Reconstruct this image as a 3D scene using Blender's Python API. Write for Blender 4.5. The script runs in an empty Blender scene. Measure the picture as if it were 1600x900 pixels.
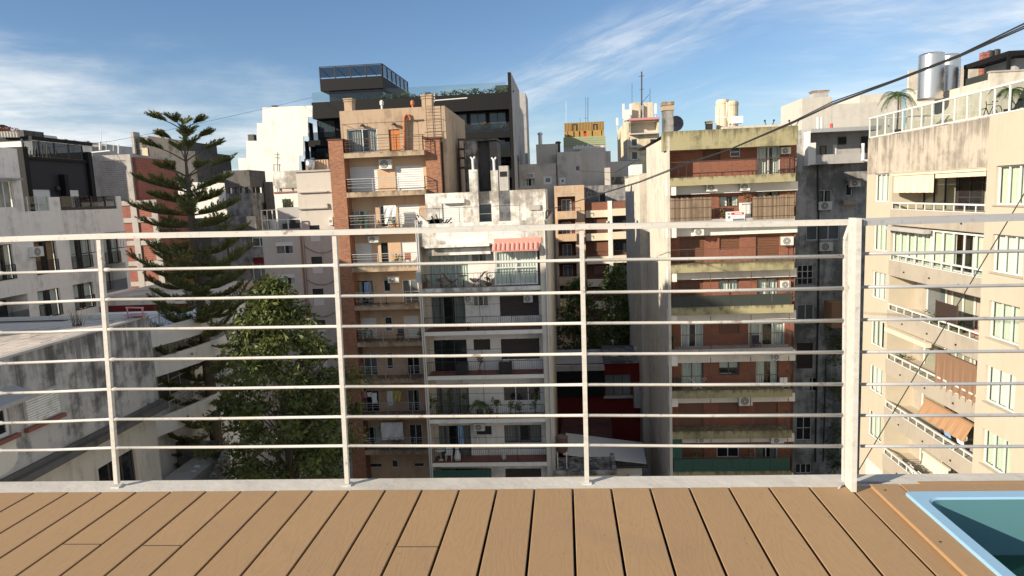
import bpy, math, random
from mathutils import Vector, Matrix
import numpy as np
R_ = math.radians
rnd = random.Random(7)
sc = bpy.context.scene
col = sc.collection
# ------------------------------------------------------------------ camera
CZ = 24.0                      # eye height above the courtyard ground
FPX = 1067.0                   # focal length in pixels of a 1600 px wide frame
CAM = Matrix(((0.99641403, 0.03057986, 0.07889202), (0.07408027, 0.13519649, -0.98804556), (-0.04088021, 0.9903468, 0.13244631)))
cd = bpy.data.cameras.new('camera'); cam = bpy.data.objects.new('camera', cd); col.objects.link(cam)
cd.sensor_width = 36; cd.lens = 36 * FPX / 1600; cd.clip_start = .05; cd.clip_end = 4000
cam.matrix_world = Matrix.Translation((0, 0, CZ)) @ CAM.to_4x4()
sc.camera = cam
# ------------------------------------------------------------------ light
SUN_AZ = math.atan2(-1.8, -1.2); SUN_EL = R_(21)
to_sun = Vector((math.sin(SUN_AZ) * math.cos(SUN_EL), math.cos(SUN_AZ) * math.cos(SUN_EL), math.sin(SUN_EL)))
sd = bpy.data.lights.new('sun', 'SUN'); sd.energy = 3.75; sd.angle = R_(.5); sd.color = (1, .885, .72)
so = bpy.data.objects.new('sun', sd); col.objects.link(so); so.rotation_euler = to_sun.to_track_quat('Z', 'Y').to_euler(); so.location = to_sun * 300
sc.view_settings.view_transform = 'Standard'; sc.view_settings.look = 'None'
sc.view_settings.exposure = 1.05; sc.view_settings.gamma = 1; sc.view_settings.use_curve_mapping = False

class NT:                       # tiny helper for node trees
    def __init__(s, tree): s.t = tree; s.n = tree.nodes; s.l = tree.links
    def new(s, typ, ins=None, **kw):
        n = s.n.new(typ)
        for k, v in kw.items(): setattr(n, k, v)
        for k, v in (ins or {}).items(): s.set(n, k, v)
        return n
    def set(s, n, k, v):
        i = n.inputs[k]
        if isinstance(v, bpy.types.NodeSocket): s.l.new(v, i)
        elif isinstance(v, bpy.types.Node): s.l.new(v.outputs[0], i)
        elif hasattr(v, '__len__') and i.type == 'RGBA' and len(v) == 3: i.default_value = (*v, 1)
        else: i.default_value = v
    def math(s, op, a, b=0.0, c=0.0, clamp=False):
        n = s.new('ShaderNodeMath', operation=op, use_clamp=clamp); s.set(n, 0, a); s.set(n, 1, b); s.set(n, 2, c); return n.outputs[0]
    def vmath(s, op, a, b=(0, 0, 0)):
        n = s.new('ShaderNodeVectorMath', operation=op); s.set(n, 0, a); s.set(n, 1, b); return n
    def mix(s, f, a, b, blend='MIX'):
        n = s.new('ShaderNodeMix', data_type='RGBA', blend_type=blend)
        s.set(n, 0, f); s.set(n, 6, a); s.set(n, 7, b); return n.outputs[2]
    def step(s, x, lo, hi):
        n = s.new('ShaderNodeMapRange', interpolation_type='SMOOTHSTEP'); s.set(n, 0, x); n.inputs[1].default_value = lo; n.inputs[2].default_value = hi; return n.outputs[0]
    def noise(s, vec, scale, detail=4, rough=.55, dist=0.):
        n = s.new('ShaderNodeTexNoise'); s.set(n, 'Vector', vec); s.set(n, 'Scale', scale); s.set(n, 'Detail', detail); s.set(n, 'Roughness', rough); s.set(n, 'Distortion', dist); return n.outputs[0]
    def mapping(s, vec, scale=(1, 1, 1), loc=(0, 0, 0), rot=(0, 0, 0)):
        n = s.new('ShaderNodeMapping'); s.set(n, 'Vector', vec); n.inputs['Scale'].default_value = scale; n.inputs['Location'].default_value = loc; n.inputs['Rotation'].default_value = rot; return n.outputs[0]

def pray(px, py):
    return CAM @ Vector(((px - 800) / FPX, -(py - 450) / FPX, -1))
# ------------------------------------------------------------------ sky
w = bpy.data.worlds.new('World'); sc.world = w; w.use_nodes = True
T = NT(w.node_tree); T.n.clear()
sky = T.new('ShaderNodeTexSky', sky_type='NISHITA', sun_disc=False, sun_elevation=SUN_EL, sun_rotation=SUN_AZ % (2 * math.pi), altitude=30, air_density=1.0, dust_density=.2, ozone_density=3.5)
tc = T.new('ShaderNodeTexCoord'); D = T.vmath('NORMALIZE', tc.outputs['Generated']).outputs[0]
sx = T.new('ShaderNodeSeparateXYZ'); T.set(sx, 0, D); dx, dy, dz = sx.outputs
zc = T.math('MAXIMUM', dz, .03)
flat = T.new('ShaderNodeCombineXYZ'); T.set(flat, 0, T.math('DIVIDE', dx, T.math('ADD', zc, .12))); T.set(flat, 1, T.math('DIVIDE', dy, T.math('ADD', zc, .12)))
FL = flat.outputs[0]
# one long cirrus streak, a band along a great circle; haze to the right; a low bank, higher to the left
d1, d2 = pray(800, 150).normalized(), pray(1140, 8).normalized()
nn = d1.cross(d2).normalized(); tt = (d2 - d1).normalized()
al = T.vmath('DOT_PRODUCT', D, tuple(tt)).outputs['Value']; ac_ = T.vmath('DOT_PRODUCT', D, tuple(nn)).outputs['Value']
sv = T.new('ShaderNodeCombineXYZ'); T.set(sv, 0, al); T.set(sv, 1, ac_)
wob = T.noise(T.mapping(sv.outputs[0], (5, 5, 1)), 1., 4, .6)
fibre = T.noise(T.mapping(sv.outputs[0], (7, 46, 1), rot=(0, 0, R_(9))), 1., 7, .68, .4)
dd = T.math('ADD', ac_, T.math('MULTIPLY', T.math('SUBTRACT', wob, .5), .06))
ahead = T.step(T.vmath('DOT_PRODUCT', D, tuple((d1 + d2).normalized())).outputs['Value'], .90, .985)
streak = T.math('MULTIPLY', T.math('MULTIPLY', T.step(T.math('ABSOLUTE', dd), .06, .0), ahead), T.step(fibre, .28, .70))
second = T.math('MULTIPLY', T.math('MULTIPLY', T.step(T.math('ABSOLUTE', T.math('SUBTRACT', dd, .10)), .05, .0), ahead), T.step(fibre, .42, .75))
streak = T.math('MAXIMUM', T.math('MULTIPLY', streak, .52), T.math('MULTIPLY', second, .25))
wisp = T.noise(T.mapping(FL, (.7, 1.5, 1), rot=(0, 0, R_(-28))), .9, 8, .66, .5)
veil = T.math('MULTIPLY', T.math('ADD', T.math('MULTIPLY', T.step(wisp, .34, .70), .75), .25), T.step(T.math('ADD', T.math('ADD', dx, T.math('MULTIPLY', wisp, .25)), T.math('MULTIPLY', T.math('SUBTRACT', .85, dy), .40)), .22, .68)); veil = T.math('MULTIPLY', veil, .9)  # veil also thickens behind the camera, unseen cloud added as fill light
hgt = T.math('ADD', T.math('MULTIPLY', T.math('MAXIMUM', T.math('MULTIPLY', dx, -1.), -.15), .17), .10)
bank = T.math('SUBTRACT', hgt, T.math('SUBTRACT', dz, T.math('MULTIPLY', T.math('SUBTRACT', T.noise(T.mapping(D, (3, 3, 9)), 1.4, 6, .62), .5), .16)))
low = T.math('MULTIPLY', T.step(bank, -.03, .09), T.step(T.noise(T.mapping(D, (2.2, 2.2, 15)), 1.6, 7, .62), .26, .60)); low = T.math('MULTIPLY', low, .8)
cov = T.math('MAXIMUM', T.math('MAXIMUM', streak, veil), low, clamp=True)
shade = T.noise(T.mapping(D, (3, 3, 16)), 2.2, 6, .6)
cloudcol = T.mix(T.step(shade, .36, .64), (4.7, 5.4, 6.1), (8.0, 8.1, 8.0))
skyc = T.mix(cov, T.mix(1., sky.outputs[0], (.93, .95, 1.0), 'MULTIPLY'), cloudcol)
bg = T.new('ShaderNodeBackground', {'Color': skyc, 'Strength': .064})
wo = T.new('ShaderNodeOutputWorld'); T.l.new(bg.outputs[0], wo.inputs[0])

# ------------------------------------------------------------------ helpers
def onY(px, py, Y): r = pray(px, py); t = Y / r.y; return r.x * t, CZ + r.z * t
def onX(px, py, X): r = pray(px, py); t = X / r.x; return r.y * t, CZ + r.z * t
def onZ(px, py, Z): r = pray(px, py); t = (Z - CZ) / r.z; return r.x * t, r.y * t
def at(px, py, Y): x, z = onY(px, py, Y); return Vector((x, Y, z))

class MB:
    def __init__(s): s.v = []; s.f = []
    def add(s, vs, fs):
        n = len(s.v); s.v += [tuple(v) for v in vs]; s.f += [tuple(i + n for i in f) for f in fs]; return s
    def quad(s, a, b, c, d): return s.add([a, b, c, d], [(0, 1, 2, 3)])
    def hexa(s, p): return s.add(p, [(0, 3, 2, 1), (4, 5, 6, 7), (0, 1, 5, 4), (1, 2, 6, 5), (2, 3, 7, 6), (3, 0, 4, 7)])
    def box(s, x0, x1, y0, y1, z0, z1):
        return s.hexa([(x0, y0, z0), (x1, y0, z0), (x1, y1, z0), (x0, y1, z0), (x0, y0, z1), (x1, y0, z1), (x1, y1, z1), (x0, y1, z1)])
    def tube(s, pts, r, n=6, cap=True):
        pts = [Vector(p) for p in pts]; k = len(pts); rs = r if isinstance(r, (list, tuple)) else [r] * k; b = len(s.v)
        for i, p in enumerate(pts):
            t = (pts[min(i + 1, k - 1)] - pts[max(i - 1, 0)]).normalized()
            a = t.cross(Vector((0, 0, 1)))
            if a.length < .05: a = t.cross(Vector((0, 1, 0)))
            a.normalize(); c = t.cross(a)
            for j in range(n):
                h = 2 * math.pi * (j + .5) / n
                s.v.append(tuple(p + (a * math.cos(h) + c * math.sin(h)) * rs[i]))
        for i in range(k - 1):
            for j in range(n): s.f.append((b + i * n + j, b + i * n + (j + 1) % n, b + (i + 1) * n + (j + 1) % n, b + (i + 1) * n + j))
        if cap: s.f.append(tuple(b + j for j in range(n))[::-1]); s.f.append(tuple(b + (k - 1) * n + j for j in range(n)))
        return s
    def lathe(s, c, prof, n=16):
        b = len(s.v); c = Vector(c)
        for r, z in prof:
            for j in range(n): h = 2 * math.pi * j / n; s.v.append((c.x + r * math.cos(h), c.y + r * math.sin(h), c.z + z))
        for i in range(len(prof) - 1):
            for j in range(n): s.f.append((b + i * n + j, b + i * n + (j + 1) % n, b + (i + 1) * n + (j + 1) % n, b + (i + 1) * n + j))
        s.f.append(tuple(b + j for j in range(n))[::-1]); s.f.append(tuple(b + (len(prof) - 1) * n + j for j in range(n)))
        return s
    def poly_prism(s, pts, y0, y1):      # polygon of (x,z), extruded along y
        n = len(pts); s.add([(x, y0, z) for x, z in pts] + [(x, y1, z) for x, z in pts],
              [tuple(range(n)), tuple(range(2 * n - 1, n - 1, -1))] + [(i, i + n, (i + 1) % n + n, (i + 1) % n) for i in range(n)]); return s

class FR:      # a facade plane: u along the wall, v up, d outwards
    def __init__(s, ox, oy, U, N): s.o = Vector((ox, oy, 0)); s.U = Vector((*U, 0)); s.N = Vector((*N, 0))
    def p(s, u, v, d=0.): return s.o + s.U * u + s.N * d + Vector((0, 0, v))
    def px(s, px, py, d=0.):
        r = pray(px, py); q = s.o + s.N * d; t = (q - Vector((0, 0, CZ))).dot(s.N) / r.dot(s.N)
        w_ = Vector((0, 0, CZ)) + r * t; return (w_ - s.o).dot(s.U), w_.z
    def rect(s, x0, y0, x1, y1, d=0.):
        ym, xm = (y0 + y1) / 2, (x0 + x1) / 2
        return s.px(x0, ym, d)[0], s.px(x1, ym, d)[0], s.px(xm, y1, d)[1], s.px(xm, y0, d)[1]
    def box(s, mb, u0, u1, v0, v1, d0, d1):
        return mb.hexa([s.p(u0, v0, d1), s.p(u1, v0, d1), s.p(u1, v0, d0), s.p(u0, v0, d0), s.p(u0, v1, d1), s.p(u1, v1, d1), s.p(u1, v1, d0), s.p(u0, v1, d0)])
    def wall(s, mb, u0, u1, v0, v1, holes=(), depth=.25, d=0.):
        us = sorted({u0, u1, *[h[0] for h in holes], *[h[1] for h in holes]}); us = [u for u in us if u0 <= u <= u1]
        vs = sorted({v0, v1, *[h[2] for h in holes], *[h[3] for h in holes]}); vs = [v for v in vs if v0 <= v <= v1]
        for i in range(len(us) - 1):
            for j in range(len(vs) - 1):
                a, b = (us[i] + us[i + 1]) / 2, (vs[j] + vs[j + 1]) / 2
                if any(h[0] < a < h[1] and h[2] < b < h[3] for h in holes): continue
                mb.quad(s.p(us[i], vs[j], d), s.p(us[i + 1], vs[j], d), s.p(us[i + 1], vs[j + 1], d), s.p(us[i], vs[j + 1], d))
        for h in holes:
            a, b, c, e = h[:4]; q = d - (h[4] if len(h) > 4 else depth)
            mb.quad(s.p(a, c, d), s.p(a, e, d), s.p(a, e, q), s.p(a, c, q)); mb.quad(s.p(b, c, d), s.p(b, c, q), s.p(b, e, q), s.p(b, e, d))
            mb.quad(s.p(a, e, d), s.p(b, e, d), s.p(b, e, q), s.p(a, e, q)); mb.quad(s.p(a, c, d), s.p(a, c, q), s.p(b, c, q), s.p(b, c, d))
        return mb
def front(Y): return FR(0, Y, (1, 0), (0, -1))
def leftface(X): return FR(X, 0, (0, -1), (-1, 0))     # looks towards -X, u = -Y
def rightface(X): return FR(X, 0, (0, 1), (1, 0))      # looks towards +X, u = Y

def thing(name, label, cat, loc, group=None):
    o = bpy.data.objects.new(name, None); col.objects.link(o); o.location = loc; o.empty_display_size = .2
    o['label'] = label; o['category'] = cat
    if group: o['group'] = group
    o['_o'] = tuple(loc); return o
def origin(p):
    return Vector(p['_o']) if p is not None and '_o' in p else Vector((0, 0, 0))
def part(name, mb, mat, parent, smooth=False, kind=None, label=None):
    O = origin(parent); me = bpy.data.meshes.new(name)
    me.from_pydata([(v[0] - O.x, v[1] - O.y, v[2] - O.z) for v in mb.v], [], mb.f)
    me.materials.append(mat)
    if smooth: me.polygons.foreach_set('use_smooth', [True] * len(me.polygons))
    o = bpy.data.objects.new(name, me); col.objects.link(o); o.parent = parent; o['_o'] = tuple(O)
    if kind: o['kind'] = kind
    if label: o['label'] = label
    return o
def solo(name, mb, mat, label, cat, group=None, smooth=False, loc=None):
    """a thing that is a single mesh"""
    if loc is None:
        a = np.array(mb.v); loc = ((a[:, 0].min() + a[:, 0].max()) / 2, (a[:, 1].min() + a[:, 1].max()) / 2, a[:, 2].min())
    mb.v = [(v[0] - loc[0], v[1] - loc[1], v[2] - loc[2]) for v in mb.v]
    o = part(name, mb, mat, None, smooth); o.location = loc; o['label'] = label; o['category'] = cat
    if group: o['group'] = group
    return o
def structure(name, mb, mat): o = part(name, mb, mat, None); o['kind'] = 'structure'; return o

# ------------------------------------------------------------------ materials
def newmat(name):
    m = bpy.data.materials.new(name); m.use_nodes = True; t = NT(m.node_tree); t.n.clear()
    b = t.new('ShaderNodeBsdfPrincipled'); o = t.new('ShaderNodeOutputMaterial'); t.l.new(b.outputs[0], o.inputs[0])
    t.b = b; t.o = o; t.pos = t.new('ShaderNodeNewGeometry').outputs['Position']; return m, t
def bump(t, h, strength=.2, dist=.02):
    n = t.new('ShaderNodeBump', {'Height': h, 'Strength': strength, 'Distance': dist}); t.l.new(n.outputs[0], t.b.inputs['Normal'])
def plain(name, c, rough=.6, metal=0., var=.12, scale=6., spec=.4):
    m, t = newmat(name); n = t.noise(t.pos, scale, 4)
    t.set(t.b, 'Base Color', t.mix(n, tuple(x * (1 - var) for x in c), tuple(min(1, x * (1 + var)) for x in c)))
    t.set(t.b, 'Roughness', rough); t.set(t.b, 'Metallic', metal); t.set(t.b, 'Specular IOR Level', spec); return m
def stucco(name, c, dirt=(.10, .09, .08), amt=.5, streak=.5, patch=.0, patchcol=None, rough=.9, thr=(.47, .64), drip=0.):
    """painted render: cloudy weathering, vertical run marks, grain, peeling patches"""
    m, t = newmat(name); P = t.pos
    big = t.noise(P, .35, 5, .6); mid = t.noise(P, 1.7, 5, .65); run = t.math('ADD', t.math('MULTIPLY', t.noise(t.mapping(P, (2.1, 2.1, .20)), 1., 7, .68), .65), t.math('MULTIPLY', t.noise(P, .8, 6, .7), .35)); fine = t.noise(P, 14., 3)
    base = t.mix(mid, tuple(x * .86 for x in c), tuple(min(1, x * 1.1) for x in c))
    k = t.math('ADD', t.math('MULTIPLY', big, 1 - streak), t.math('MULTIPLY', run, streak))
    k = t.math('ADD', k, t.math('MULTIPLY', t.math('SUBTRACT', mid, .5), .35))
    base = t.mix(t.math('MULTIPLY', t.step(k, *thr), amt), base, dirt)
    if drip:     # run marks starting at the top edge of a band or slab
        g_ = t.new('ShaderNodeTexCoord').outputs['Generated']; sz = t.new('ShaderNodeSeparateXYZ'); t.set(sz, 0, g_); dn_ = t.noise(t.mapping(P, (3.4, 3.4, .10)), 1., 6, .7)
        base = t.mix(t.math('MULTIPLY', t.step(t.math('ADD', sz.outputs[2], t.math('MULTIPLY', t.math('SUBTRACT', dn_, .5), 2.6)), .62, 1.15), drip), base, dirt)
    if patch:
        pn = t.noise(t.mapping(P, (1., 1., 1.6)), 1.6, 9, .74, .3)
        base = t.mix(t.math('MULTIPLY', t.step(pn, .66 - .25 * patch, .72 - .25 * patch), .7), base, patchcol or tuple(x * .5 for x in c))
    base = t.mix(t.math('MULTIPLY', fine, .25), base, tuple(x * .7 for x in c))
    t.set(t.b, 'Base Color', base); t.set(t.b, 'Roughness', rough); t.set(t.b, 'Specular IOR Level', .25)
    bump(t, t.math('ADD', fine, mid), .25, .02); return m
def bricky(name, c1, c2, mortar, bw=.25, bh=.075, stain=.25, msize=.012):
    m, t = newmat(name); s = t.new('ShaderNodeSeparateXYZ'); t.set(s, 0, t.pos)
    v = t.new('ShaderNodeCombineXYZ'); t.set(v, 0, t.math('ADD', s.outputs[0], s.outputs[1])); t.set(v, 1, s.outputs[2])
    b = t.new('ShaderNodeTexBrick', {'Vector': v.outputs[0], 'Color1': c1, 'Color2': c2, 'Mortar': mortar, 'Scale': 1., 'Mortar Size': msize, 'Brick Width': bw, 'Row Height': bh, 'Bias': -.1})
    n = t.noise(t.mapping(t.pos, (1, 1, .4)), .9, 6, .65); cc = t.mix(t.math('MULTIPLY', t.step(n, .45, .75), stain), b.outputs[0], (.07, .05, .045))
    n2 = t.noise(t.mapping(t.pos, (4, 4, 13)), 1., 2); cc = t.mix(t.math('MULTIPLY', n2, .5), cc, t.mix(1., cc, (.55, .5, .5), 'MULTIPLY'))
    t.set(t.b, 'Base Color', cc); t.set(t.b, 'Roughness', .9); bump(t, b.outputs[1], -.4, .01); return m
def glass_dark(name, c=(.012, .015, .018), rough=.06):
    m, t = newmat(name); n = t.noise(t.pos, .8, 3)
    t.set(t.b, 'Base Color', t.mix(n, tuple(x * .6 for x in c), tuple(x * 1.8 for x in c))); t.set(t.b, 'Roughness', rough); t.set(t.b, 'Specular IOR Level', .6); return m
def glass_clear(name, tint=(.86, .92, .9), refl=.12):
    m, t = newmat(name); tr = t.new('ShaderNodeBsdfTransparent', {'Color': tint}); g = t.new('ShaderNodeBsdfGlossy', {'Roughness': .03})
    lw = t.new('ShaderNodeLayerWeight', {'Blend': .5}); k = t.math('ADD', t.math('MULTIPLY', t.math('POWER', lw.outputs['Facing'], 4.), .75), refl * .5, clamp=True)
    mx = t.new('ShaderNodeMixShader'); t.set(mx, 0, k); t.l.new(tr.outputs[0], mx.inputs[1]); t.l.new(g.outputs[0], mx.inputs[2]); t.l.new(mx.outputs[0], t.o.inputs[0]); return m
def leafmat(name, c1, c2, c3, trans=.3):
    m, t = newmat(name); g = t.new('ShaderNodeNewGeometry'); n = t.noise(t.pos, .9, 3)
    cc = t.mix(g.outputs['Random Per Island'], c1, c2); cc = t.mix(t.step(n, .5, .75), cc, c3)
    t.set(t.b, 'Base Color', cc); t.set(t.b, 'Roughness', .5); t.set(t.b, 'Specular IOR Level', .35)
    tl = t.new('ShaderNodeBsdfTranslucent'); t.set(tl, 0, cc); mx = t.new('ShaderNodeMixShader'); t.set(mx, 0, trans)
    t.l.new(t.b.outputs[0], mx.inputs[1]); t.l.new(tl.outputs[0], mx.inputs[2]); t.l.new(mx.outputs[0], t.o.inputs[0]); return m
def rusty(name, c, rust=.25, rough=.45, metal=0.):
    m, t = newmat(name); n = t.noise(t.pos, 9., 6, .7); n2 = t.noise(t.pos, 45., 4, .6); n3 = t.noise(t.mapping(t.pos, (6, 6, 60)), 1., 3)
    b = t.mix(n3, tuple(x * .8 for x in c), tuple(min(1, x * 1.12) for x in c))
    b = t.mix(t.math('MULTIPLY', t.step(n2, .55, .72), .5), b, tuple(x * .55 for x in c))
    b = t.mix(t.math('MULTIPLY', t.step(n, .60, .68), min(1, rust * 3)), b, (.16, .075, .035))
    t.set(t.b, 'Base Color', b); t.set(t.b, 'Roughness', rough); t.set(t.b, 'Metallic', metal); bump(t, n2, .25, .002); return m

M = {}
M['white'] = stucco('white_paint', (.80, .765, .69), (.30, .28, .25), .35, .6)
M['whitewall'] = stucco('white_wall', (.84, .80, .73), (.26, .25, .235), .55, .55)
M['peel'] = stucco('peeling_white', (.80, .78, .72), (.19, .16, .12), .88, .5, .42, (.44, .36, .25), thr=(.43, .60))
M['peelside'] = stucco('weathered_cream', (.60, .55, .46), (.25, .22, .18), .6, .7)
M['tan'] = stucco('tan_render', (.60, .42, .275), (.22, .16, .11), .45, .55)
M['tanslab'] = stucco('tan_slab', (.46, .35, .24), (.10, .075, .05), .7, .7, thr=(.44, .62), drip=.8)
M['penth'] = stucco('brown_render', (.47, .345, .235), (.18, .13, .09), .6, .75)
M['beige'] = stucco('beige_render', (.56, .52, .45), (.33, .30, .26), .4, .6)
M['cream'] = stucco('cream_render', (.53, .465, .355), (.37, .315, .235), .30, .6)
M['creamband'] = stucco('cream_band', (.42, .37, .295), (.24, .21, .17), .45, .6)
M['creamstain'] = stucco('stained_cream', (.52, .455, .365), (.17, .15, .125), .8, .7, thr=(.44, .60), drip=.8)
M['olive'] = stucco('olive_band', (.37, .33, .19), (.10, .09, .055), .75, .6, .12, (.60, .56, .45), thr=(.45, .62), drip=.85)
M['grey'] = stucco('grey_render', (.41, .395, .375), (.11, .11, .11), .6, .5)
M['greydark'] = stucco('weathered_grey', (.30, .29, .28), (.06, .06, .06), .9, .5, thr=(.40, .57))
M['mould'] = stucco('mouldy_wall', (.36, .34, .31), (.035, .034, .033), .97, .55, thr=(.37, .56))
M['soot'] = stucco('sooty_concrete', (.13, .12, .11), (.03, .028, .026), .8, .7)
M['concrete'] = stucco('raw_concrete', (.45, .42, .38), (.18, .165, .15), .6, .45)
M['kerb'] = stucco('kerb_concrete', (.60, .555, .48), (.34, .30, .25), .6, .2)
M['brick'] = bricky('orange_brick', (.33, .11, .055), (.24, .078, .042), (.20, .12, .09))
M['pierbrick'] = bricky('pier_brick', (.40, .15, .065), (.20, .065, .035), (.36, .25, .17), .26, .09, .2, .012)
M['redbrick'] = bricky('hollow_brick', (.38, .10, .06), (.27, .075, .05), (.26, .19, .16), .33, .19, .25, .02)
M['block'] = bricky('concrete_block', (.36, .32, .29), (.29, .26, .24), (.43, .41, .39), .4, .2, .3, .025)
M['brown'] = bricky('brown_cladding', (.16, .065, .04), (.12, .05, .03), (.09, .05, .035), .5, .1, .2)
M['black'] = plain('charcoal_cladding', (.0075, .007, .007), .65, spec=.25)
M['blackwall'] = plain('black_panel_wall', (.020, .020, .024), .7)
M['rgrey1'] = stucco('warm_grey_render', (.56, .50, .43), (.22, .20, .17), .6, .6)
M['rgrey2'] = stucco('plain_grey_render', (.50, .455, .40), (.26, .24, .21), .4, .6)
M['mouldlight'] = stucco('black_stained_render', (.50, .475, .44), (.05, .048, .045), .9, .6, thr=(.43, .60), drip=.7)
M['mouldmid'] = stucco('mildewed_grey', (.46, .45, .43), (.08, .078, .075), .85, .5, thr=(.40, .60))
M['roof'] = stucco('roof_membrane', (.36, .30, .26), (.16, .13, .11), .6, 0.)
M['rooflight'] = stucco('pale_roof', (.66, .59, .50), (.32, .27, .22), .6, 0.)
M['frame'] = plain('white_frame', (.68, .67, .63), .4, var=.04)
M['alu'] = plain('aluminium_frame', (.55, .55, .54), .35, .3, .05)
M['darkframe'] = plain('dark_frame', (.05, .045, .04), .5)
M['brownframe'] = plain('brown_frame', (.10, .06, .04), .5)
M['iron'] = plain('black_iron', (.03, .028, .027), .5)
M['ironbrown'] = rusty('rusty_iron', (.11, .06, .045), .5)
M['rail'] = rusty('grey_rail', (.40, .39, .38), .15)
M['glass'] = glass_dark('dark_glass')
M['glassblue'] = glass_dark('bluish_glass', (.03, .045, .055), .04)
M['glassgrey'] = glass_dark('greyish_glass', (.10, .115, .12), .05)
M['clear'] = glass_clear('clear_glass')
M['guard'] = glass_clear('guard_glass', (.86, .89, .87), .06)
M['guarddark'] = glass_clear('smoked_glass', (.50, .53, .56), .08)
M['screenmesh'] = glass_clear('mesh_screen', (.42, .42, .43), .03)
M['dark'] = plain('dark_interior', (.018, .016, .015), .9)
M['shutwhite'] = plain('white_shutter', (.68, .67, .63), .5, var=.05)
M['shutbrown'] = plain('brown_shutter', (.145, .062, .032), .55)
M['shutdark'] = plain('dark_shutter', (.05, .032, .025), .6)
M['curtain'] = plain('pale_curtain', (.62, .63, .58), .9)
M['curtaingreen'] = plain('greenish_blind', (.55, .57, .46), .9, var=.06)
M['curtaindark'] = plain('grey_curtain', (.25, .24, .23), .9)
M['ac'] = plain('ac_casing', (.66, .65, .60), .45, var=.06)
M['fan'] = plain('fan_grille', (.04, .04, .04), .5)
M['terracotta'] = plain('terracotta_tile', (.22, .085, .06), .7)
M['pink'] = plain('pink_roof_tile', (.66, .30, .24), .6, var=.15)
M['orange'] = plain('orange_door', (.52, .18, .05), .5)
M['pipe'] = plain('orange_pipe', (.48, .17, .07), .5)
M['steel'] = plain('steel_tank', (.62, .60, .57), .28, .9, .08)
M['red'] = stucco('dark_red_wall', (.16, .018, .014), (.05, .01, .01), .5, .4)
M['zinc'] = plain('zinc_sheet', (.40, .40, .40), .5, .3)
M['mesh'] = plain('green_mesh', (.03, .085, .065), .7)
M['netdark'] = plain('dark_mesh', (.035, .042, .036), .6)
M['cane'] = leafmat('cane', (.12, .08, .05), (.34, .26, .18), (.16, .11, .07), .0)
M['awning'] = plain('cream_awning', (.70, .60, .44), .8, var=.05)
M['awnorange'] = plain('orange_awning', (.37, .215, .115), .8, var=.1)
M['awnbrown'] = plain('brown_awning', (.23, .135, .08), .85, var=.08)
M['yellow'] = rusty('yellow_sheet', (.40, .25, .08), .35)
M['siding'] = plain('green_siding', (.30, .34, .20), .6)
M['cloth'] = plain('white_cloth', (.75, .74, .72), .9, var=.05)
M['clothpink'] = plain('pink_cloth', (.50, .24, .24), .9)
M['clothblue'] = plain('blue_cloth', (.20, .32, .48), .9)
M['clothyellow'] = plain('yellow_cloth', (.45, .40, .12), .9)
M['clothdark'] = plain('dark_cloth', (.04, .04, .06), .9)
M['leather'] = plain('rust_canvas', (.30, .10, .055), .7)
M['plastic'] = plain('white_plastic', (.76, .75, .70), .5, var=.05)
M['cable'] = plain('black_cable', (.025, .025, .025), .6)
M['trunk'] = plain('bark', (.10, .075, .055), .9, var=.4, scale=12)
M['pine'] = leafmat('pine_needles', (.14, .16, .048), (.235, .235, .065), (.095, .12, .035), .3)
M['leaf'] = leafmat('glossy_leaves', (.055, .085, .022), (.165, .175, .045), (.04, .065, .018), .3)
M['leafdark'] = leafmat('dark_leaves', (.05, .08, .022), (.15, .18, .05), (.035, .055, .018), .35)
M['plant'] = leafmat('plant_leaves', (.05, .10, .03), (.12, .18, .05), (.04, .08, .03), .3)
M['dry'] = leafmat('dry_leaves', (.20, .10, .05), (.12, .14, .05), (.10, .06, .03), .3)
M['galv'] = rusty('painted_railing', (.56, .535, .48), .24)
M['galvgrey'] = rusty('grey_railing_bar', (.34, .34, .345), .12)
M['signred'] = plain('sign_red', (.55, .04, .03), .5)
M['signgrey'] = plain('sign_grey', (.16, .16, .20), .5)
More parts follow.
